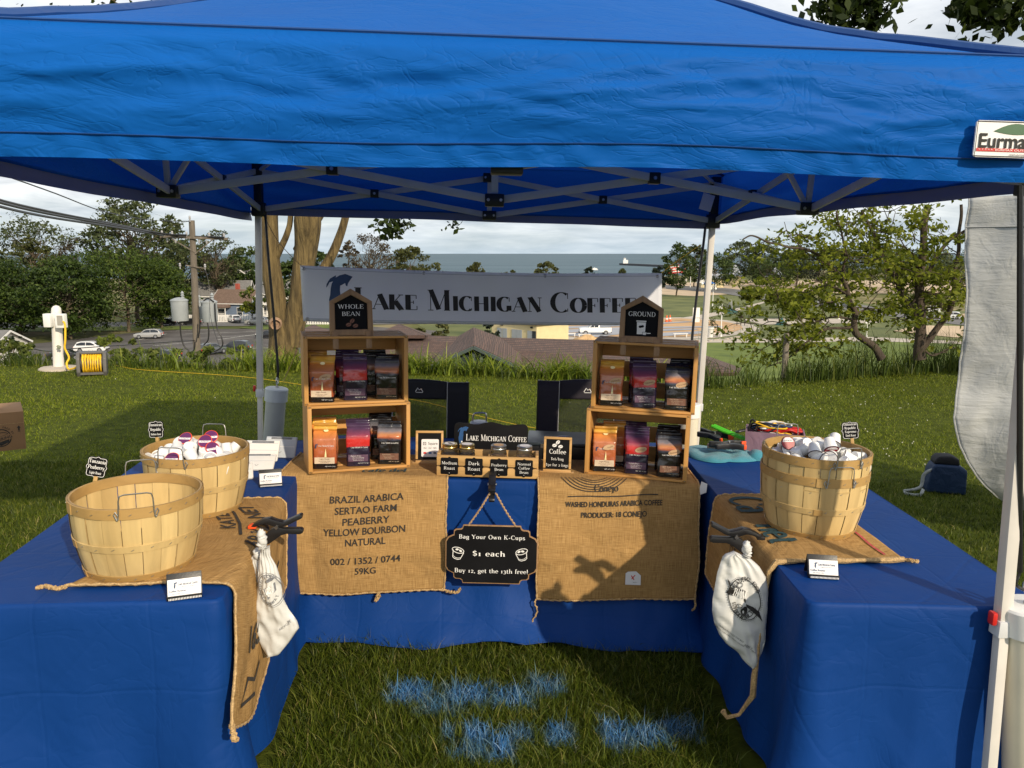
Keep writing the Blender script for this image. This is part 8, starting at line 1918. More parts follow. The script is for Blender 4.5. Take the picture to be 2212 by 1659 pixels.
gable_house('house', 'white house with two storey railed porch beside the big trunk', hp_ + V((2, 8, 0)), radians(-4), 8.6, 7.6, 5.7, 2.4, 'siding_white', 'roof_grey', (('f', -2, 4.4, 1.3, 1.7), ('f', 2, 4.4, 1.3, 1.7), ('f', -2, 1.6, 1.3, 1.7), ('f', 1.8, 1.4, 1.0, 2.1)), extra=_pw)
hl = P(-20, 720, 95);
gable_house('house', 'low white house with grey roof and skylight at the left photo edge', V((hl.x - 7.4, 99, -13.2)), radians(4), 13, 9.0, 3.3, 1.75, 'siding_white', 'roof_grey', (('f', -1, 1.5, 1.3, 1.4), ('f', 3.5, 1.6, 1.0, 1.1)), extra=lambda t: (lambda q: (q.box((3.2, -1.7, 4.55), (1.1, 1.4, .12), Matrix.Rotation(radians(21), 3, 'X')), q.build('skylight', M['pane'], t)))(MB()))
def fence(label, pa, pb_, h, step=.32):
 pa, pb_ = V(pa), V(pb_); o = (pa + pb_) / 2; t = thing('picket_fence', label, 'fence', o, 0, 'white picket fences', tilt=False); L = (pb_ - pa).length; d = (pb_ - pa).normalized(); ang = atan2(d.y, d.x); R3 = Matrix.Rotation(ang, 3, 'Z'); n = int(L / step); q = MB()
 for k in range(n + 1): q.box(pa + d * (L * k / n) - o + V((0, 0, h / 2)), (step * .6, .04, h), R3)
 q.build('pickets', M['trim'], t); q = MB()
 for z in (.25, h - .25): q.bar(pa - o + V((0, .05, z)), pb_ - o + V((0, .05, z)), .06, .12)
 q.build('fence_rail', M['trim'], t)
fence('white picket fence behind the black street cars, left of the grey car', gnd(367, 697), gnd(496, 696.5), 1.7)
fence('short white picket fence right of the silver car by the porch house', gnd(521, 696), gnd(560, 695), 1.7)
fence('long pale railing below the left part of the banner', gnd(655, 702), gnd(740, 702), 1.3, .5)
M['cream_block'] = mat('cream_block', (.66, .55, .32), .9, .06, 1.5, bump=.4, bs=3)
M['door_grey'] = mat('door_grey', (.34, .37, .40), .6, .06, 3)
cb = P(1160, 735, 104); ca = P(1063, 739, 106); cb0 = V((P(1228, 740, 100).x, 100, ZLOW));
t = thing('service_building', 'cream block building with flat brown eaves and grey doors below the banner', 'building', V((cb.x, 104, ZLOW)), 0, tilt=False)
cdn = lambda u, v, Y: P(u, v, Y) - t.location
xa, xb_, xc = cdn(1063, 735, 110).x, cdn(1159, 735, 104).x, cdn(1228, 735, 107).x
ztop = cdn(1160, 702.5, 104).z
foot = [(xa, 6.0), (xb_, 0.0), (xc, 3.2), (xa + (xc - xb_), 9.2)]
q = MB(); n = 4; vs = [V((x, y, 0)) for x, y in foot] + [V((x, y, ztop)) for x, y in foot]; q.add(vs, [(0, 1, 5, 4), (1, 2, 6, 5), (2, 3, 7, 6), (3, 0, 4, 7)]); q.build('wall', M['cream_block'], t, smooth=False)
q = MB(); cxm, cym = (xa + xc) / 2, 4.6; vs = [V((cxm + (x - cxm) * 1.06, cym + (y - cym) * 1.12, z)) for z in (ztop, ztop + .28) for x, y in foot]; q.add(vs, [(0, 1, 5, 4), (1, 2, 6, 5), (2, 3, 7, 6), (3, 0, 4, 7), (4, 5, 6, 7), (3, 2, 1, 0)]); q.build('roof', M['roof_brown'], t, smooth=False)
dirx = V((xb_ - xa, -6.0, 0)); L_ = dirx.length; dirn = dirx / L_; nn = V((dirn.y, -dirn.x, 0)); nn = nn if nn.y < 0 else -nn
for f, w_, mt in ((.18, .9, 'door_grey'), (.30, .9, 'door_grey'), (.52, 1.0, 'door_grey'), (.63, 1.0, 'door_grey'), (.86, .9, 'door_grey'), (.945, .75, 'pane')):
 p0 = V((xa, 6.0, 0)) + dirn * (L_ * f) + nn * .04; q = MB(); q.box(p0 + V((0, 0, ztop * .42)), (w_, .06, ztop * .84), Matrix.Rotation(atan2(dirn.y, dirn.x), 3, 'Z')); q.build('door', M[mt], t)
for f in (.24, .9):
 p0 = V((xa, 6.0, ztop - .35)) + dirn * (L_ * f) + nn * .12; q = MB(); q.box(p0, (.35, .2, .22)); q.build('wall_lamp', M['black'], t)
M['shingle'] = None
m, nt, b, out = new_mat('shingle'); vec = n_coord(nt)
br_ = nt.nodes.new('ShaderNodeTexBrick'); br_.inputs['Scale'].default_value = 5.0; br_.inputs['Mortar Size'].default_value = .03; br_.inputs['Color1'].default_value = (.155, .092, .072, 1); br_.inputs['Color2'].default_value = (.105, .068, .058, 1); br_.inputs['Mortar'].default_value = (.05, .035, .03, 1); br_.inputs['Row Height'].default_value = .28; br_.inputs['Brick Width'].default_value = .6
sw = nt.nodes.new('ShaderNodeMapping'); sw.inputs['Rotation'].default_value = (radians(90), 0, 0); nt.links.new(vec, sw.inputs[0]); nt.links.new(sw.outputs[0], br_.inputs['Vector'])
col = n_mix(nt, 1.0, br_.outputs['Color'], n_ramp(nt, n_noise(nt, vec, 1.2, 6, .7), [(.3, (.75, .72, .7)), (.7, (1, 1, 1))]), 'MULTIPLY'); nt.links.new(col, b.inputs['Base Color']); b.inputs['Roughness'].default_value = .95; n_bump(nt, b, br_.outputs['Fac'], .5, .02); M['shingle'] = m
M['dark_trim'] = mat('dark_green_trim', (.045, .065, .062), .7, .1, 6)
PYm = 46.0; pv0 = P(1080, 740, PYm); pv0.z = hz(pv0.x, PYm) - 2.0
pv = thing('pavilion', 'pavilion with brown shingled hip roof and dark green gable below the brow of the lawn', 'pavilion', pv0, 0, tilt=False)
lq = lambda u, v, dy=0.0: P(u, v, PYm + dy) - pv0
q = MB()
R1, R2 = lq(1000, 735, 4), lq(1290, 743, 4); LA, LB = lq(720, 835, -4.5), lq(1570, 800, -4.5); LL = lq(800, 728, 4); BKr, BKl = lq(1600, 800, 14), lq(700, 800, 14);
RR = lq(1440, 745, 4)
q.add([LL, RR, lq(1590, 812, -4.5), LA], [(0, 1, 2, 3)]); q.add([RR, BKr, lq(1590, 812, -4.5)], [(0, 1, 2)]); q.add([LL, LA, BKl], [(0, 1, 2)]); q.add([LL, BKl, BKr, RR], [(0, 1, 2, 3)])
ap, apb = lq(1023, 745, -5.8), lq(1023, 707, 4.3); gl, gr = lq(960, 774, -5.8), lq(1098, 779, -5.8)
gl, gr = ap + (gl - ap) * 1.5, ap + (gr - ap) * 1.4
q.add([ap, apb, gl + V((0, 10.1, 0)), gl], [(0, 1, 2, 3)]); q.add([ap, gr, gr + V((0, 10.1, 0)), apb], [(0, 1, 2, 3)])
q.add([lq(862, 706, 6), lq(918, 731, 2), lq(806, 731, 2)], [(0, 1, 2)]); q.add([lq(862, 706, 6), lq(930, 729, 9), lq(918, 731, 2)], [(0, 1, 2)])
q.add([lq(678, 707, 6), lq(725, 726, 2), lq(630, 726, 2)], [(0, 1, 2)])
ro = q.build('roof', M['shingle'], pv, smooth=False); so = ro.modifiers.new('t', 'SOLIDIFY'); so.thickness = .2
q = MB(); dy = V((0, -.12, -.12)); q.bar(ap + dy, gl + dy, .16, .30, (0, 1, 0)); q.bar(ap + dy, gr + dy, .16, .30, (0, 1, 0)); q.build('gable_board', M['dark_trim'], pv)
q = MB(); q.add([ap + V((0, .3, -.4)), gl.lerp(ap, .1) + V((0, .3, -.3)), gr.lerp(ap, .1) + V((0, .3, -.3))], [(0, 1, 2)]); q.build('gable_shade_sheet', M['pane'], pv, smooth=False)  # solid dark sheet stands in for the shade inside the open gable
q = MB();
for f in (-.9, .0, .4): q.box(ap + V((f, .1, -3.0)), (.16, .16, 5.2))
q.build('gable_post', M['dark_trim'], pv)
q = MB(); q.box(((LA.x + LB.x) / 2, 4, LB.z / 2 - .2), (abs(LB.x - LA.x) * .9, 12, LB.z - .2)); q.build('wall', M['siding_grey'], pv, smooth=False)
for i, (ua, ub, vt, ve, vb, lb) in enumerate(((1510, 1570, 583, 602, 622, 'left grey hip roofed beach pavilion, partly behind the tent leg'), (1575, 1604, 572, 597, 618, 'middle grey hip roofed beach pavilion'), (1660, 1700, 578, 598, 616, 'right grey hip roofed beach pavilion among the trees'))):
 Y = PZ(ua, vb, ZLOW).y; a, c = P(ua, ve, Y), P(ub, ve, Y); w_ = c.x - a.x; t = thing('beach_pavilion', lb, 'pavilion', V(((a.x + c.x) / 2, Y + w_ * .3, ZLOW)), 0, 'grey roofed beach pavilions', tilt=False); he = a.z - ZLOW; hr = P(ua, vt, Y).z - ZLOW
 q = MB(); q.box((0, 0, he / 2), (w_ * .8, w_ * .5, he)); q.build('wall', M['cream_block'], t, smooth=False)
 q = MB(); q.add([(-w_ / 2, -w_ * .35, he), (w_ / 2, -w_ * .35, he), (w_ / 2, w_ * .35, he), (-w_ / 2, w_ * .35, he), (-w_ * .06, 0, hr), (w_ * .06, 0, hr)], [(0, 1, 5, 4), (1, 2, 5), (2, 3, 4, 5), (3, 0, 4), (3, 2, 1, 0)]); q.build('roof', mat('roof_metal', (.30, .32, .36), .5), t, smooth=False)
# ------------------------------------------------------------------ vehicles
M['tyre'] = mat('tyre', (.015, .015, .016), .85); M['rim'] = mat('wheel_rim', (.35, .36, .38), .35, metal=.6)
M['tail'] = mat('tail_lamp', (.45, .02, .015), .25); M['head'] = mat('head_lamp', (.7, .7, .68), .15)
M['car_glass'] = mat('car_glass', (.015, .018, .022), .05, .2, 2, spec=.9)
def paint(n, c, metal=.0):
 if n not in M: M[n] = mat(n, c, .28, .05, 1, coat=.8, metal=metal)
 return n
def car(kind, label, loc, rz, pm, cat='car', group='parked cars'):
 """length along x, nose to +x"""
 t = thing({'suv': 'parked_suv', 'sedan': 'parked_sedan', 'pickup': 'pickup_truck'}[kind], label, cat, loc, rz, group, tilt=False)
 if kind == 'suv': L, W, prof, roof, wheels, gw = 4.6, 1.85, [(-2.25, .35), (-2.3, .75), (-2.2, 1.02), (-1.95, 1.08), (1.0, 1.02), (1.9, .92), (2.25, .72), (2.28, .4), (2.1, .3), (-2.1, .3)], [(-2.12, 1.05), (-1.75, 1.58), (-1.2, 1.68), (.1, 1.66), (.55, 1.5), (1.15, 1.02)], (-1.35, 1.38), .36
 elif kind == 'sedan': L, W, prof, roof, wheels, gw = 4.7, 1.8, [(-2.3, .4), (-2.35, .75), (-2.25, .95), (-1.5, .98), (1.1, .92), (2.0, .78), (2.32, .6), (2.33, .35), (2.1, .25), (-2.1, .25)], [(-1.75, .95), (-1.0, 1.38), (-.5, 1.45), (.2, 1.42), (.55, 1.32), (1.25, .92)], (-1.4, 1.42), .33
 else: L, W, prof, roof, wheels, gw = 5.9, 2.0, [(-2.9, .6), (-2.92, 1.3), (-2.85, 1.36), (-.75, 1.36), (1.25, 1.34), (2.5, 1.26), (2.88, 1.15), (2.92, .7), (2.8, .5), (-2.8, .5)], [(-.78, 1.34), (-.7, 1.88), (-.55, 1.95), (.55, 1.94), (.75, 1.86), (1.35, 1.34)], (-1.85, 1.85), .42
 q = MB();
 def narrow(p): k = 1 - .08 * max(0, (p.z - .8)) ; return V((p.x, p.y * k, p.z))
 for wx in wheels: pass
 q.prism(prof, -W / 2, W / 2, fn=narrow); bo = q.build('body', M[pm], t, bevel=.05, angle=50)
 q = MB(); z0 = min(z for _, z in roof)
 def cab(p): k = 1 - .26 * (p.z - z0); return V((p.x, p.y * k, p.z))
 q.prism(roof, -W / 2 + .04, W / 2 - .04, fn=cab); q.build('cabin', M[pm], t, bevel=.05, angle=50)
 cx = sum(x for x, _ in roof) / len(roof)
 for s_ in (-1, 1):                                                  # side windows, two panes each side
  xs_ = [x for x, _ in roof]; g0, g1 = min(xs_) + .3, max(xs_) - .35; mid_ = (g0 + g1) / 2
  for a_, b_2 in ((g0, mid_ - .04), (mid_ + .04, g1)):
   def top(x): return interp(x, xs_, [z for _, z in roof]) - .10
   pl = [(a_, z0 + .08), (b_2, z0 + .08), (b_2, max(z0 + .12, top(b_2))), ((a_ + b_2) / 2, max(z0 + .12, top((a_ + b_2) / 2))), (a_, max(z0 + .12, top(a_)))]
   g = MB(); g.add([V((x, s_ * ((W / 2 - .04) * (1 - .26 * (z - z0)) + .012), z)) for x, z in pl], [tuple(range(5)) if s_ < 0 else tuple(range(4, -1, -1))]); g.build('window', M['car_glass'], t, smooth=False)
 g = MB(); a_, b_2 = roof[-1], roof[-2]
 def slab(p, r, nm, mt):
  g = MB(); (x0, z0_), (x1, z1_) = p, r; d = V((x1 - x0, 0, z1_ - z0_)); n = V((d.z, 0, -d.x)).normalized() * .015
  if n.z < 0: n.negate()
  vs = []
  for f in (.12, .88):
   for s_ in (-1, 1): x, z = x0 + (x1 - x0) * f, z0_ + (z1_ - z0_) * f; vs.append(V((x, s_ * (W / 2 - .16) * (1 - .26 * (z - z0)), z)) + n)
  g.add(vs, [(0, 1, 3, 2)]); g.build(nm, M[mt], t, smooth=False)
 slab(roof[-1], roof[-2], 'windscreen', 'car_glass'); slab(roof[0], roof[1], 'rear_window', 'car_glass')
 for wx in wheels:
  for s_ in (-1, 1):
   g = MB(); g.lathe([(gw * .6, -.11), (gw * .92, -.11), (gw, -.07), (gw, .07), (gw * .92, .11), (gw * .6, .11)], 20, (wx, s_ * (W / 2 - .08), gw), rot=Matrix.Rotation(pi / 2, 3, 'X'), cap0=True, cap1=True); wo = g.build('wheel', M['tyre'], t)
   g = MB(); g.lathe([(.001, .116), (gw * .3, .125), (gw * .6, .118), (gw * .62, .10)], 14, (wx, s_ * (W / 2 - .08), gw), rot=Matrix.Rotation(pi / 2 * (1 if s_ < 0 else -1), 3, 'X'), cap0=False, cap1=False); g.build('rim', M['rim'], wo)
 zl = .82 if kind != 'pickup' else 1.1
 for s_ in (-1, 1):
  g = MB(); g.box((-L / 2 + .03, s_ * (W / 2 - .22), zl), (.10, .3, .22)); g.build('tail_lamp', M['tail'], t, bevel=.02)
  g = MB(); g.box((L / 2 - .14, s_ * (W / 2 - .25), zl - .1), (.16, .36, .14)); g.build('headlamp', M['head'], t, bevel=.02)
  g = MB(); g.box((.75, s_ * (W / 2 + .06), z0 + .1), (.1, .2, .13)); g.build('mirror', M[pm], t, bevel=.03)
 g = MB(); g.box((-L / 2 + .01, 0, zl - .18), (.05, .5, .14)); g.build('number_plate', M['card'], t)
 g = MB(); g.box((-L / 2 + .04, 0, .48), (.12, W - .2, .2)); g.box((L / 2 - .06, 0, .45), (.12, W - .2, .2)); g.build('bumper', M['black'], t, bevel=.03)
 if kind == 'pickup':
  g = MB(); g.box((-1.83, 0, 1.368), (2.05, W - .32, .02)); g.build('bed_cover', M['black'], t)
 return t
paint('paint_white', (.75, .75, .74)); paint('paint_silver', (.40, .40, .39), .3); paint('paint_black', (.012, .012, .014)); paint('paint_grey', (.10, .11, .12), .2); paint('paint_dark', (.03, .035, .042), .2)
def cpos(u, v): return gnd(u, v)
LOTZ = .04
def pcar(kind, label, u, v, rz, pm, **kw): p = cpos(u, v); p.z = ZLOW + .10; car(kind, label, p, radians(rz), pm, **kw)
pcar('suv', 'white hatchback under the dark maples right of the power post', 199, 762, 8, 'paint_white')
pcar('suv', 'silver hatchback parked at the verge below the dark maples', 322, 732, 188, 'paint_silver')
pcar('sedan', 'black sedan at the lower left beside the power post', 143, 778, 15, 'paint_black')
pcar('sedan', 'dark sedan showing its roof above the weeds, left of the utility pole', 354, 778, 172, 'paint_dark')
pcar('suv', 'dark estate car above the weeds right of the utility pole', 510, 760, 176, 'paint_dark')
pcar('suv', 'grey pickup bed and tailgate right beside the utility pole', 458, 766, 60, 'paint_grey')
pcar('sedan', 'black sedan on the street in front of the picket fence, behind the pole', 413, 703, 180, 'paint_black')
pcar('sedan', 'black sedan on the street at the edge of the maples', 358, 703, 180, 'paint_black')
pcar('suv', 'white grey crossover parked in the drive of the blue house', 506, 697, 125, 'paint_white')
pcar('suv', 'grey off road car on the street beside the big trunk', 555, 702, 180, 'paint_silver')
pcar('sedan', 'black car half hidden behind the big trunk in the parking lot', 583, 731, 184, 'paint_black')
pcar('suv', 'dark car on the street under the maples, left of the silver hatchback', 318, 705, 180, 'paint_black')
pcar('pickup', 'white crew cab pickup with black bed cover beside the cream building', 1285, 724, 183, 'paint_white', cat='pickup')
pcar('suv', 'white car on the beach street seen through the right gnarled tree', 2052, 690, 150, 'paint_white')
pcar('suv', 'white car parked further along the beach street behind the forked trunk', 2010, 676, 150, 'paint_white')
pcar('sedan', 'dark car on the beach street behind the left gnarled tree', 1830, 664, 150, 'paint_grey')
q = MB(); c = PZ(1268, 737, ZLOW)
for k in range(9): q.blob(c + V((k * .5 - 2, .3 * sin(k * 2), .12)), (1.4 - abs(k - 4) * .15, 1.2, 1.05 - abs(k - 4) * .2), 10, 6, jit=.25, fr=.8)
so_ = q.build('sand_heap', mat('sand_heap', (.52, .34, .17), .95, .2, 2, bump=.8, bs=6), None, origin=c); tag(so_, 'small heap of orange sand in front of the white pickup', 'sand heap')
for i, (u, v, w_, lb) in enumerate(((1232, 728, 1.9, 'low white bench in front of the pickup, left'), (1262, 730, 2.2, 'low white bench in front of the pickup, right'), (1470, 729, 2.6, 'low white bench by the plaza, left of two'), (1545, 728, 2.6, 'low white bench by the plaza, right of two'))):
 p = PZ(u, v, ZLOW); t = thing('park_bench', lb, 'bench', p + V((0, 0, .05)), 0, 'white benches by the plaza', tilt=False); g = MB(); g.box((0, 0, .62), (w_, .5, .09)); g.build('seat', M['white_paint'], t)
 for s_ in (-1, 1): g = MB(); g.box((s_ * w_ * .4, 0, .29), (.12, .4, .58)); g.build('leg', M['white_paint'], t)
def lamp(label, u, vt, vb, heads=2):
 p = PZ(u, vb, ZLOW); H = P(u, vt, p.y).z - ZLOW; t = thing('lamp_post', label, 'street lamp', p, 0, 'white lamp posts of the park', tilt=False); g = MB(); k = H / 6.0
 g.lathe([(.26 * k, 0), (.2 * k, .5 * k), (.10 * k, .8 * k), (.075 * k, H * .93), (.05 * k, H)], 10); g.build('post', M['white_paint'], t)
 n = 2 if heads == 2 else 4
 for i in range(n):
  a = 2 * pi * i / n + (.0 if n == 2 else .5); r = .75 * k if n > 2 else .5 * k; g = MB(); g.tube(bez([(0, 0, H * .80), (r * .7 * cos(a), r * .7 * sin(a), H * .93), (r * cos(a), r * sin(a), H * .86)], 10), .045 * k, 5); g.lathe([(.05 * k, H * .86), (.24 * k, H * .80), (.26 * k, H * .78), (.10 * k, H * .74)], 9, (r * cos(a), r * sin(a), 0)); g.build('lamp_head', M['white_plastic'], t)
lamp('white lamp post right of the tent leg beside the round plaza', 1557, 657, 728); lamp('white lamp post left of two by the beach street', 1521, 600, 661, 4); lamp('white lamp post right of two by the beach street', 1539, 612, 667, 4); lamp('white lamp post among the honey locust trees', 1722, 634, 672, 2); lamp('white multi headed lamp post behind the gnarled tree', 1812, 640, 690, 4); lamp('white lamp post low in the branches of the gnarled tree', 1872, 690, 728, 2)
for u, vt, vb, lb in ((1482, 568, 610, 'white flagpole flying a flag on the beach'), (1491, 572, 621, 'bare white flagpole right of the flag'), (1506, 572, 618, 'bare white flagpole beside the right rear tent leg')):
 p = PZ(u, vb, ZLOW); H = P(u, vt, p.y).z - ZLOW; t = thing('flagpole', lb, 'flagpole', p, 0, 'flagpoles on the beach', tilt=False); g = MB(); g.lathe([(.2, 0), (.14, H * .5), (.1, H), (.001, H + .2)], 8); g.build('pole', M['white_paint'], t)
 if 'flying' in lb:
  w_, h_ = 9.0, 4.4
  for k in range(7):
   g = MB(); g.grid(lambda a, b_2: V((-.2 - a * w_, .5 * sin(a * 7), H - .3 - h_ * (k + 1 - b_2) / 7 - a * .9)), 8, 1); g.build('flag_stripe', M['red'] if k % 2 == 0 else M['white_paint'], t)
  g = MB(); g.grid(lambda a, b_2: V((-.2 - a * w_ * .4, .5 * sin(a * 2.8) - .06, H - .3 - h_ * .55 * (1 - b_2) - a * .36)), 4, 1); g.build('flag_canton', M['navy_ink'], t)
q = MB(); a, b_2 = PZ(1342, 570.5, ZLAKE + 1.5), PZ(1440, 575, ZLAKE + 1.5); q.bar(a, b_2, 7, 3.0); o = q.build('pier', mat('pier_stone', (.07, .07, .075), .9), None, origin=(a + b_2) / 2); tag(o, 'long dark stone pier reaching into the lake', 'pier')
pl = PZ(1351, 571, ZLAKE + 1.5); t = thing('pier_light', 'small white light house at the end of the pier', 'lighthouse', pl, 0, tilt=False); g = MB(); g.box((0, 0, 4.2), (7.5, 5, 5.5)); g.build('base_house', M['white_paint'], t); g = MB(); g.box((-1.2, 0, 8.2), (3.4, 3, 2.6)); g.build('lantern_room', M['white_paint'], t); g = MB(); g.lathe([(2.2, 9.4), (.1, 11)], 10, (-1.2, 0, 0)); g.build('roof', M['siding_grey'], t)
bo_t = PZ(1284, 588, ZLAKE); t = thing('marina_roof', 'tiny white tent roof on the shore above the banner', 'tent', V((bo_t.x, bo_t.y, ZLOW)), 0, tilt=False); Hh = P(1284, 578, bo_t.y).z - ZLOW; g = MB(); g.lathe([(4, Hh - 2.4), (.1, Hh)], 4); g.build('roof', M['white_paint'], t); g = MB(); g.box((0, 0, (Hh - 2.4) / 2), (5, 5, Hh - 2.4)); g.build('wall', M['white_paint'], t)
M['cone'] = mat('traffic_cone', (.75, .12, .03), .5)
for u, v, lb in ((1440, 696.5, 'orange traffic cone right of the ground sign, left of two'), (1447, 695.5, 'orange traffic cone right of the ground sign, right of two')):
 p = PZ(u, v, ZLOW); t = thing('traffic_cone', lb, 'cone', p + V((0, 0, .05)), 0, 'traffic cones', tilt=False); g = MB(); g.box((0, 0, .05), (.8, .8, .1)); g.build('base', M['black'], t); g = MB(); g.lathe([(.34, .1), (.10, 1.5)], 12); g.build('cone', M['cone'], t); g = MB(); g.lathe([(.255, .6), (.195, .9)], 12, cap0=False, cap1=False); g.v = [V((p_.x * 1.04, p_.y * 1.04, p_.z)) for p_ in g.v]; g.build('cone_band', M['white_paint'], t)
p = PZ(1503, 697, ZLOW); t = thing('park_notice', 'white notice board on a short post by the plaza path', 'sign', p, 0, tilt=False); g = MB(); g.box((0, 0, .6), (.18, .18, 1.2)); g.box((0, .25, .45), (1.5, .9, .9)); g.build('post', M['white_paint'], t); g = MB(); g.box((0, -.12, 2.2), (1.5, .1, 2.1)); g.build('panel', M['white_plastic'], t)
p = PZ(1534, 728, ZLOW); t = thing('litter_bin', 'white litter bin left of the white lamp post', 'bin', p, 0, tilt=False); g = MB(); g.lathe([(.5, 0), (.62, 1.5), (.66, 1.55), (.66, 1.7)], 14); g.build('bin_body', M['white_paint'], t); g = MB(); g.lathe([(.66, 1.7), (.5, 1.85), (.001, 1.9)], 14, cap1=False); g.build('lid', M['siding_grey'], t)
for i, (u, vt, vb, hw, lb) in enumerate(((1538, 690, 728, .9, 'black tree guard frame beside the litter bin'), (1600, 678, 704, .8, 'black tree guard frame right of the round plaza'))):
 p = PZ(u, vb, ZLOW); H = P(u, vt, p.y).z - ZLOW; t = thing('tree_guard', lb, 'tree guard', p, 0, 'tree guards with saplings', tilt=False); g = MB()
 for s_ in (-1, 1): g.box((s_ * hw, 0, H * .36), (.14, .14, H * .72))
 g.box((0, 0, H * .70), (hw * 2, .12, .12)); g.build('guard_frame', M['black'], t); g = MB(); limb(g, (0, 0, 0), (.05, 0, H), .10, .03, random.Random(i), .05, 6, 6); g.build('sapling_stem', M['tree_bark'], t)
 rng = np.random.default_rng(i); pts = np.array([[0, 0, H * .85]]) + rng.normal(0, 1, (90, 3)) * np.array([.3, .3, H * .13]); Vx, Fx = leaf_cloud(pts, .16, rng); link_mesh('sapling_leaves', np_mesh('sapling_leaves', Vx, Fx), M['leaf_olive'], t)
M['net_green'] = mat('net_green', (.02, .075, .07), .8)
for (u, vt, vb, wpx, lb) in ((1577, 648, 676, 40, 'lattice climbing tower over a dark green base on the park lawn'), (1688, 690, 702, 28, 'small dark green canopy on the park lawn behind the branches')):
 p = PZ(u, vb, ZLOW); tt = p.y; w_ = wpx / F * tt / 2; t = thing('play_structure', lb, 'play equipment', p, 0, 'play structures', tilt=False); H = P(u, vt, p.y).z - ZLOW
 g = MB(); g.lathe([(w_, .0), (w_ * .35, .9), (.05, 1.6)], 14); g.build('green_base', M['net_green'], t)
 if H > 3:
  g = MB()
  for k in range(6):
   a = 2 * pi * k / 6; g.tube([(w_ * .32 * cos(a), w_ * .32 * sin(a), .4), (.25 * cos(a), .25 * sin(a), H)], .06, 5)
  for z in np.linspace(1.5, H, 7): r = w_ * .32 + (.25 - w_ * .32) * z / H; g.tube([(r * cos(a), r * sin(a), z) for a in np.linspace(0, 2 * pi, 13)[:-1]], .05, 5, closed=True)
  g.build('lattice', M['siding_grey'], t)
pa, pb_ = PZ(1492, 742, ZLOW), PZ(1640, 722, ZLOW); t = thing('mesh_fence', 'low temporary mesh fence crossing the lower lawn beside the tent leg', 'fence', (pa + pb_) / 2, 0, tilt=False); g = MB(); o = t.location.copy()
for k in range(11): p = pa.lerp(pb_, k / 10) - o; g.box(p + V((0, 0, 1.0)), (.07, .07, 2.0))
g.build('fence_post', M['steel'], t); g = MB()
for z in (.15, .6, 1.05, 1.5, 1.95): g.tube([pa - o + V((0, 0, z)), pb_ - o + V((0, 0, z))], .018, 4)
g.build('fence_wire', M['steel'], t)
for k in range(10):
 p = pa.lerp(pb_, (k + .5) / 10) + V((.4 * sin(k * 2), -.8, 0)); q = MB(); q.box((0, 0, .12), (1.0, .5, .24)); o_ = q.build('fence_block', M['concrete'], None, bevel=.05); o_.location = p; o_.rotation_euler.z = k; tag(o_, 'pale concrete fence block lying along the mesh fence', 'concrete block', 'concrete blocks of the mesh fence')
for i, (u, v, w_, h_, mt, lb) in enumerate(((1516, 622, 4, 3.2, 'white_paint', 'white market canopy left of the beach promenade'), (1530, 624, 4, 3.2, 'blue_ink', 'blue market canopy on the beach promenade'))):
 p = PZ(u, v + 6, ZLOW); t = thing('market_stall', lb, 'market stall', p, 0, 'market stalls on the promenade', tilt=False); g = MB(); g.lathe([(w_ * .75, h_), (.1, h_ + 1.3)], 4, rot=Matrix.Rotation(pi / 4, 3, 'Z')); g.build('canopy', M[mt], t)
 for sx in (-1, 1):
  for sy in (-1, 1): g = MB(); g.box((sx * w_ * .5, sy * w_ * .5, h_ / 2), (.1, .1, h_)); g.build('pole', M['steel'], t)
# ------------------------------------------------------------------ left lawn: power post, reel, cartons
pp0 = P(128, 806, 10.6); pp0 = V((pp0.x, 10.6, gz(pp0.x))); pt = P(121, 661, 10.6)
post = thing('power_post', 'white round power post with open socket boxes on the left lawn', 'power post', pp0, 0, tilt=False); Hh = pt.z - pp0.z; lean = V((pt.x - pp0.x, 0, 0)); sh = lambda p: V((p.x + lean.x * p.z / Hh, p.y, p.z)); rr_ = 10.2 / F * 11.3
g = MB(); g.lathe([(rr_ * 1.05, 0), (rr_, .05), (rr_ * .92, Hh - .08), (rr_ * .84, Hh - .03), (rr_ * .5, Hh), (.001, Hh + .01)], 28, cap1=False); g.v = [sh(p) for p in g.v]; g.build('post', mat('post_white', (.74, .70, .64), .55, .08, 3, bump=.15, bs=9), post)
g = MB(); g.lathe([(.26, -.03), (.25, .03), (.08, .045)], 18); g.v = [V((p.x * (1 + .1 * sin(p.y * 20)), p.y, p.z)) for p in g.v]; g.build('base_slab', M['concrete'], post)
bxp = P(105, 692, 10.5) - pp0; g = MB(); g.box(bxp, (.10, .10, .185)); g.build('socket_box', M['white_plastic'], post, bevel=.012)
bxp = P(132, 693, 10.48) - pp0; g = MB(); g.box(bxp, (.125, .09, .19)); so1 = g.build('socket_box', M['white_plastic'], post, bevel=.01); g = MB(); g.box(bxp + V((.012, -.047, .01)), (.075, .01, .13)); g.build('recess_shade_plate', mat('recess_shadow', (.35, .33, .29), .8), so1)  # raised plate in a darker tone stands for shade inside the box
g = MB(); g.blob(P(127, 750, 10.46) - pp0 + V((0, 0, 0)), (.035, .006, .03), 8, 5, jit=.5, fr=30); g.build('peeled_patch', mat('peeled', (.22, .24, .17), .9, .4, 40), post)
rl0 = P(201, 808, 10.2); rl0 = V((rl0.x, 10.2, gz(rl0.x)))
reel = thing('cord_reel', 'grey plastic cord reel wound with yellow cable on the left lawn', 'cord reel', rl0, radians(24), tilt=True)
M['reel_grey'] = mat('reel_grey', (.10, .095, .09), .55, .12, 12)
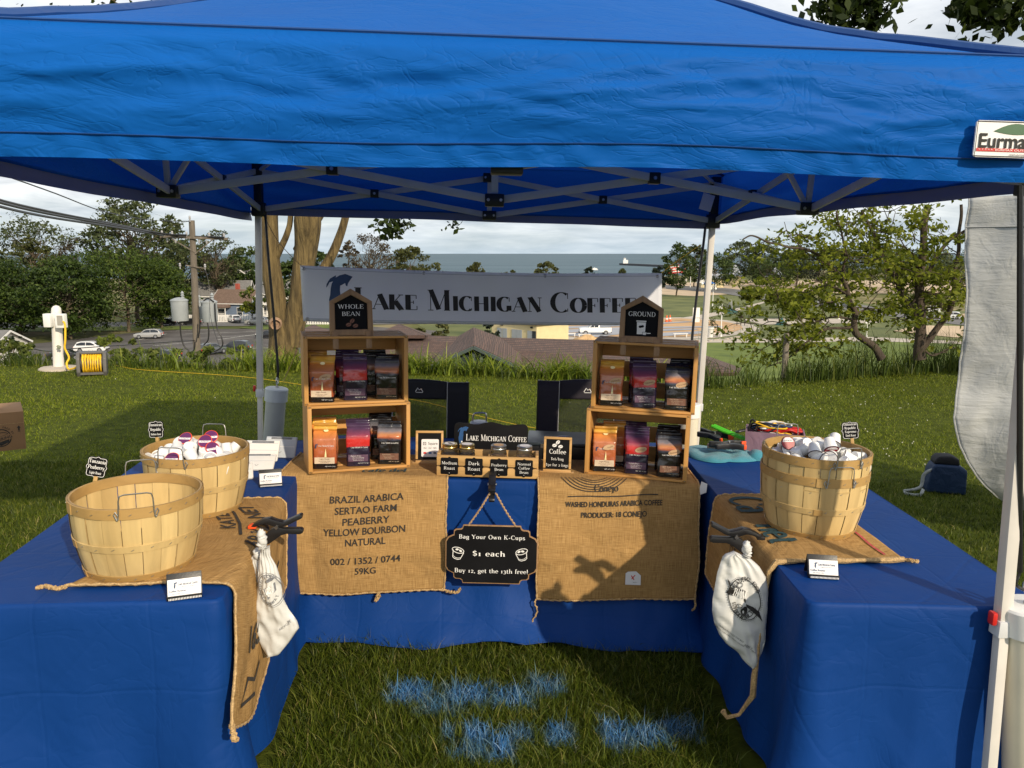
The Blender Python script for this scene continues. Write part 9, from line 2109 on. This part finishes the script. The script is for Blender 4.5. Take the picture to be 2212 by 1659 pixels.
for s_ in (-1, 1):
 g = MB(); g.prism([(-.13, 0), (.13, 0), (.165, .06), (.15, .24), (.10, .31), (-.10, .31), (-.15, .24), (-.165, .06)], -.022, .022, fn=lambda p: V((p.y + s_ * .155, p.x, p.z))); g.build('side_frame', M['reel_grey'], reel, bevel=.012)
g = MB(); g.bar((-.155, .0, .305), (.155, .0, .305), .10, .03); g.build('top_handle', M['reel_grey'], reel, bevel=.01); g = MB(); g.bar((-.155, .13, .04), (.155, .13, .04), .03, .03); g.bar((-.155, -.13, .04), (.155, -.13, .04), .03, .03); g.build('cross_bar', M['reel_grey'], reel)
g = MB(); R3 = Matrix.Rotation(pi / 2, 3, 'Y'); g.lathe([(.09, -.13), (.09, .13)], 20, (0, 0, .16), rot=R3); g.build('drum', M['reel_grey'], reel)
g = MB(); rr2 = random.Random(2); pts = []
for k in range(26 * 12):
 a = 2 * pi * k / 12; pts.append(V((-.115 + .23 * abs(((k / 12 / 8.0) % 2) - 1) + rr2.uniform(-.005, .005), (.105 + .03 * (k / 312)) * cos(a), .16 + (.105 + .03 * (k / 312)) * sin(a))))
g.tube(pts, .0085, 5); g.build('wound_cable', M['yellow'], reel)
cord('extension_cord', 'yellow extension cord hanging from the socket box down to the reel', [P(131, 692, 10.45), P(140, 700, 10.43), P(141, 735, 10.4), P(140, 752, 10.4), P(149, 772, 10.4), P(144, 785, 10.35), P(148, 797, 10.3), P(158, 796, 10.25), P(172, 790, 10.2)], .013, M['yellow'], 'cord', n=48)
lawncord = [P(208, 796, 10.05)] + [V((PZ(u, v, .03).x, PZ(u, v, .03).y, gz(PZ(u, v, .03).x) + .022)) for u, v in ((240, 806), (285, 814), (345, 818), (450, 822), (550, 828), (660, 841), (760, 852), (900, 868), (1010, 893), (1110, 914), (1180, 925), (1290, 940))]
cord('extension_cord', 'thin yellow cord running across the lawn from the reel behind the stall', lawncord, .0022, M['yellow'], 'cord', n=60)
M['carton'] = mat('carton', (.30, .165, .075), .85, .1, 6, bump=.1, bs=40); M['carton_in'] = mat('carton_green', (.035, .055, .02), .8)
ed_ = P(61, 1006, 4.6); tb0 = V((ed_.x - .60, 4.55, gz(ed_.x))); lt_ = thing('side_table', 'low black folding table at the left photo edge carrying the cartons', 'table', tb0, radians(28))
g = MB(); g.box((-.27, .1, .462), (.94, .55, .03)); g.build('tabletop', M['black'], lt_, bevel=.006)
for sx, sy in ((-.7, -.14), (.16, -.14), (-.7, .33), (.16, .33)): g = MB(); g.tube([(sx, sy, .45), (sx + .02, sy - .02, .0)], [.022, .017], 8); g.build('leg', M['black'], lt_)
RB3 = Matrix.Rotation(radians(10), 3, 'Z')
def carton(label, c, rz, w, d, h):
 t = thing('carton', label, 'cardboard box', c, rz, 'catering cartons at the left edge'); g = MB(); g.box((0, d / 2, h / 2), (w, d, h)); g.build('box', M['carton'], t, bevel=.002); return t
c0 = V((ed_.x, ed_.y, tb0.z + .49)) - .23 * V((cos(.6), sin(.6), 0)); ct = carton('brown catering carton with printed round badge at the left photo edge', c0, .6, .46, .34, .235)
fnc = lambda x, y, z: V((x, -.0015 - z, y)); g = MB(); g.box((.0, -.001, .165), (.458, .0015, .0015)); g.build('flap_line', M['twine'], ct)
bx, by = .105, .082; g = MB(); stroke(g, ellipse(bx, by, .052, .052, 0, 30), .006, fnc, .0004, True); stroke(g, ellipse(bx, by + .012, .038, .020, .2, 20), .004, fnc, .0006, True); flat_poly(g, [(bx - .04, by - .03), (bx - .048, by - .005), (bx + .03, by + .02), (bx + .045, by + .01), (bx + .04, by - .03), (bx, by - .048)], fnc, .0003)
flat_poly(g, [(.196, .120), (.204, .120), (.204, .136), (.210, .136), (.200, .150), (.190, .136), (.196, .136)], fnc, .0006); flat_poly(g, [(.193, .113), (.207, .113), (.207, .117), (.193, .117)], fnc, .0006); g.build('badge_print', M['sack_ink'], ct, smooth=False)
g = MB(); cr_, sr_ = cos(.28), sin(.28); flat_poly(g, [(bx + x * cr_ - y * sr_, by - .008 + x * sr_ + y * cr_) for x, y in ((-.066, -.014), (.066, -.014), (.066, .016), (-.066, .016))], fnc, .001); g.build('badge_band', M['carton'], ct, smooth=False)
letters('badge_text', ct, M['sack_ink'], [('CATERING', bx + .002, by - .016, .019, 'sans', dict(w=.118, bold=.02, rot=.28))], fnc, .0018)
arc_text(ct, M['sack_ink'], 'FOOD DELIVERED BY', bx, by, .062, .062, 170, 20, .010, fnc, off=.0006)
t = thing('carton', 'open brown carton with gable handle standing on the badge carton', 'cardboard box', c0 + V((-.13, .0, .237)), .6, 'catering cartons at the left edge')
g = MB(); g.prism([(-.25, 0), (.20, .0), (.205, .03), (.15, .17), (.09, .205), (-.25, .205)], .0, .012); g.build('gable_panel', mat('carton_dark', (.14, .05, .025), .85), t); g = MB(); g.prism([(-.25, 0), (.19, 0), (.17, .062), (-.25, .02)], -.012, -.002); g.build('green_panel', M['carton_in'], t); g = MB(); g.box((-.03, .10, .03), (.42, .17, .06)); g.build('box', M['carton'], t)
# ------------------------------------------------------------------ right: neighbouring tent wall and bag
M['tent_wall'] = fabric('tent_wall_white', (.56, .57, .56), .6, crease=.22, cs=5.5, weave=.1, transl=.25, stretch=(1.0, 1.0, .8))
TWY = 4.7; two = P(2150, 800, TWY)
nt = M['tent_wall'].node_tree; mp_ = nt.nodes.new('ShaderNodeMapping'); mp_.inputs['Rotation'].default_value = (0, radians(-38), 0); mp_.inputs['Scale'].default_value = (5, 5, 30); nt.links.new(nt.nodes.new('ShaderNodeTexCoord').outputs['Object'], mp_.inputs[0])
n_bump(nt, next(n for n in nt.nodes if n.type == 'BSDF_PRINCIPLED'), n_noise(nt, mp_.outputs[0], 1.0, 4, .6, .8), .5, .012)
tw_ = thing('tent_side_wall', 'wrinkled white side wall of the neighbouring tent at the right photo edge', 'tent wall', two, 0, tilt=False)
ledge = [(2093, 425), (2088, 500), (2077, 640), (2066, 760), (2058, 830), (2048, 865), (2043, 895), (2047, 925), (2056, 955), (2070, 985), (2090, 1016), (2112, 1042), (2140, 1066), (2172, 1084), (2212, 1099), (2260, 1114), (2320, 1125)]
def twf(a, b):
 """b 0 top .. 1 along the free edge; a 0 at the free edge .. 1 far right"""
 i = b * (len(ledge) - 1); k = min(int(i), len(ledge) - 2); u = lerp(ledge[k][0], ledge[k + 1][0], i - k); v = lerp(ledge[k][1], ledge[k + 1][1], i - k)
 p = P(u, v, TWY); r = V((p.x + (5.2 - p.x) * a, TWY - 1.1 * a - .12 * sin(a * 5) * 1.0, p.z * (1 - .25 * a * max(0, b - .4)) ))
 q_ = noise.noise(V((r.x * 3.2 - r.z * 1.2, r.z * 1.9 + r.x, 3))) * .035 + noise.noise(V((r.x * 8 - r.z * 4, r.z * 5 + r.x * 3, 7))) * .016 + (.5 - abs(noise.noise(V((r.x * 5 - r.z * 6, r.z * 2.2 + r.x * 2, 9))) * 2)) * .012
 r.y += q_ - .10 * (1 - a) ** 6 * sin(pi * b)
 return r - two
g = MB(); g.grid(twf, 120, 120); wo_ = g.build('wall_sheet', M['tent_wall'], tw_, angle=80); so = wo_.modifiers.new('t', 'SOLIDIFY'); so.thickness = .003
g = MB(); g.tube([twf(0, b) for b in np.linspace(0, 1, 60)], .006, 6); g.build('edge_hem', M['tent_wall'], tw_); g = MB(); g.tube([twf(a, .055) + V((0, -.006, 0)) for a in np.linspace(0, 1, 20)], .005, 5); g.build('top_seam', M['siding_grey'], tw_)
M['bag_blue'] = fabric('bag_blue', (.008, .028, .08), .6, crease=.3, cs=6); M['strap_grey'] = mat('strap_grey', (.34, .37, .38), .8, .15, 30)
bgp = P(2030, 1058, 5.6); bgp = V((bgp.x, 5.75, gz(bgp.x))); bg = thing('cooler_bag', 'dark blue cooler bag with grey strap on the grass beside the white tent wall', 'bag', bgp, radians(-14))
g = MB(); g.prism([(-.19, 0), (.22, 0), (.21, .28), (.13, .33), (-.13, .33), (-.165, .25)], -.13, .13); g.build('bag_body', M['bag_blue'], bg, bevel=.03, angle=60); g = MB(); g.prism([(-.135, .325), (.135, .325), (.12, .40), (.04, .43), (-.09, .42), (-.125, .38)], -.10, .10); g.build('bag_top', M['chair_cloth'], bg, bevel=.025, angle=60)
def strap_mesh(pts, w):
 g = MB(); pts = bez(pts, 30); vs = []
 for p in pts: vs += [p + V((0, 0, -w / 2)), p + V((0, .0, w / 2))]
 g.add(vs, [(2 * i, 2 * i + 2, 2 * i + 3, 2 * i + 1) for i in range(len(pts) - 1)]); return g
def ribbon(path, w):
 g = MB(); pts = bez(path, 36); vs = []
 for i, p in enumerate(pts):
  d = (pts[min(i + 1, len(pts) - 1)] - pts[max(i - 1, 0)]).normalized(); n = d.cross(V((0, -1, 0))).normalized() * w / 2; vs += [p - n, p + n]
 g.add(vs, [(2 * i, 2 * i + 2, 2 * i + 3, 2 * i + 1) for i in range(len(pts) - 1)]); return g
bg.scale = (.68, .68, .68); bg.location.x += .10
sb_ = ribbon([V((-.15, -.10, .26)), V((-.20, -.14, .25)), V((-.245, -.15, .20)), V((-.25, -.15, .12)), V((-.27, -.16, .06)), V((-.36, -.18, .025)), V((-.44, -.20, .012)), V((-.42, -.30, .01)), V((-.30, -.30, .012)), V((-.26, -.26, .07))], .036).build('strap', M['strap_grey'], bg); so = sb_.modifiers.new('t', 'SOLIDIFY'); so.thickness = .004
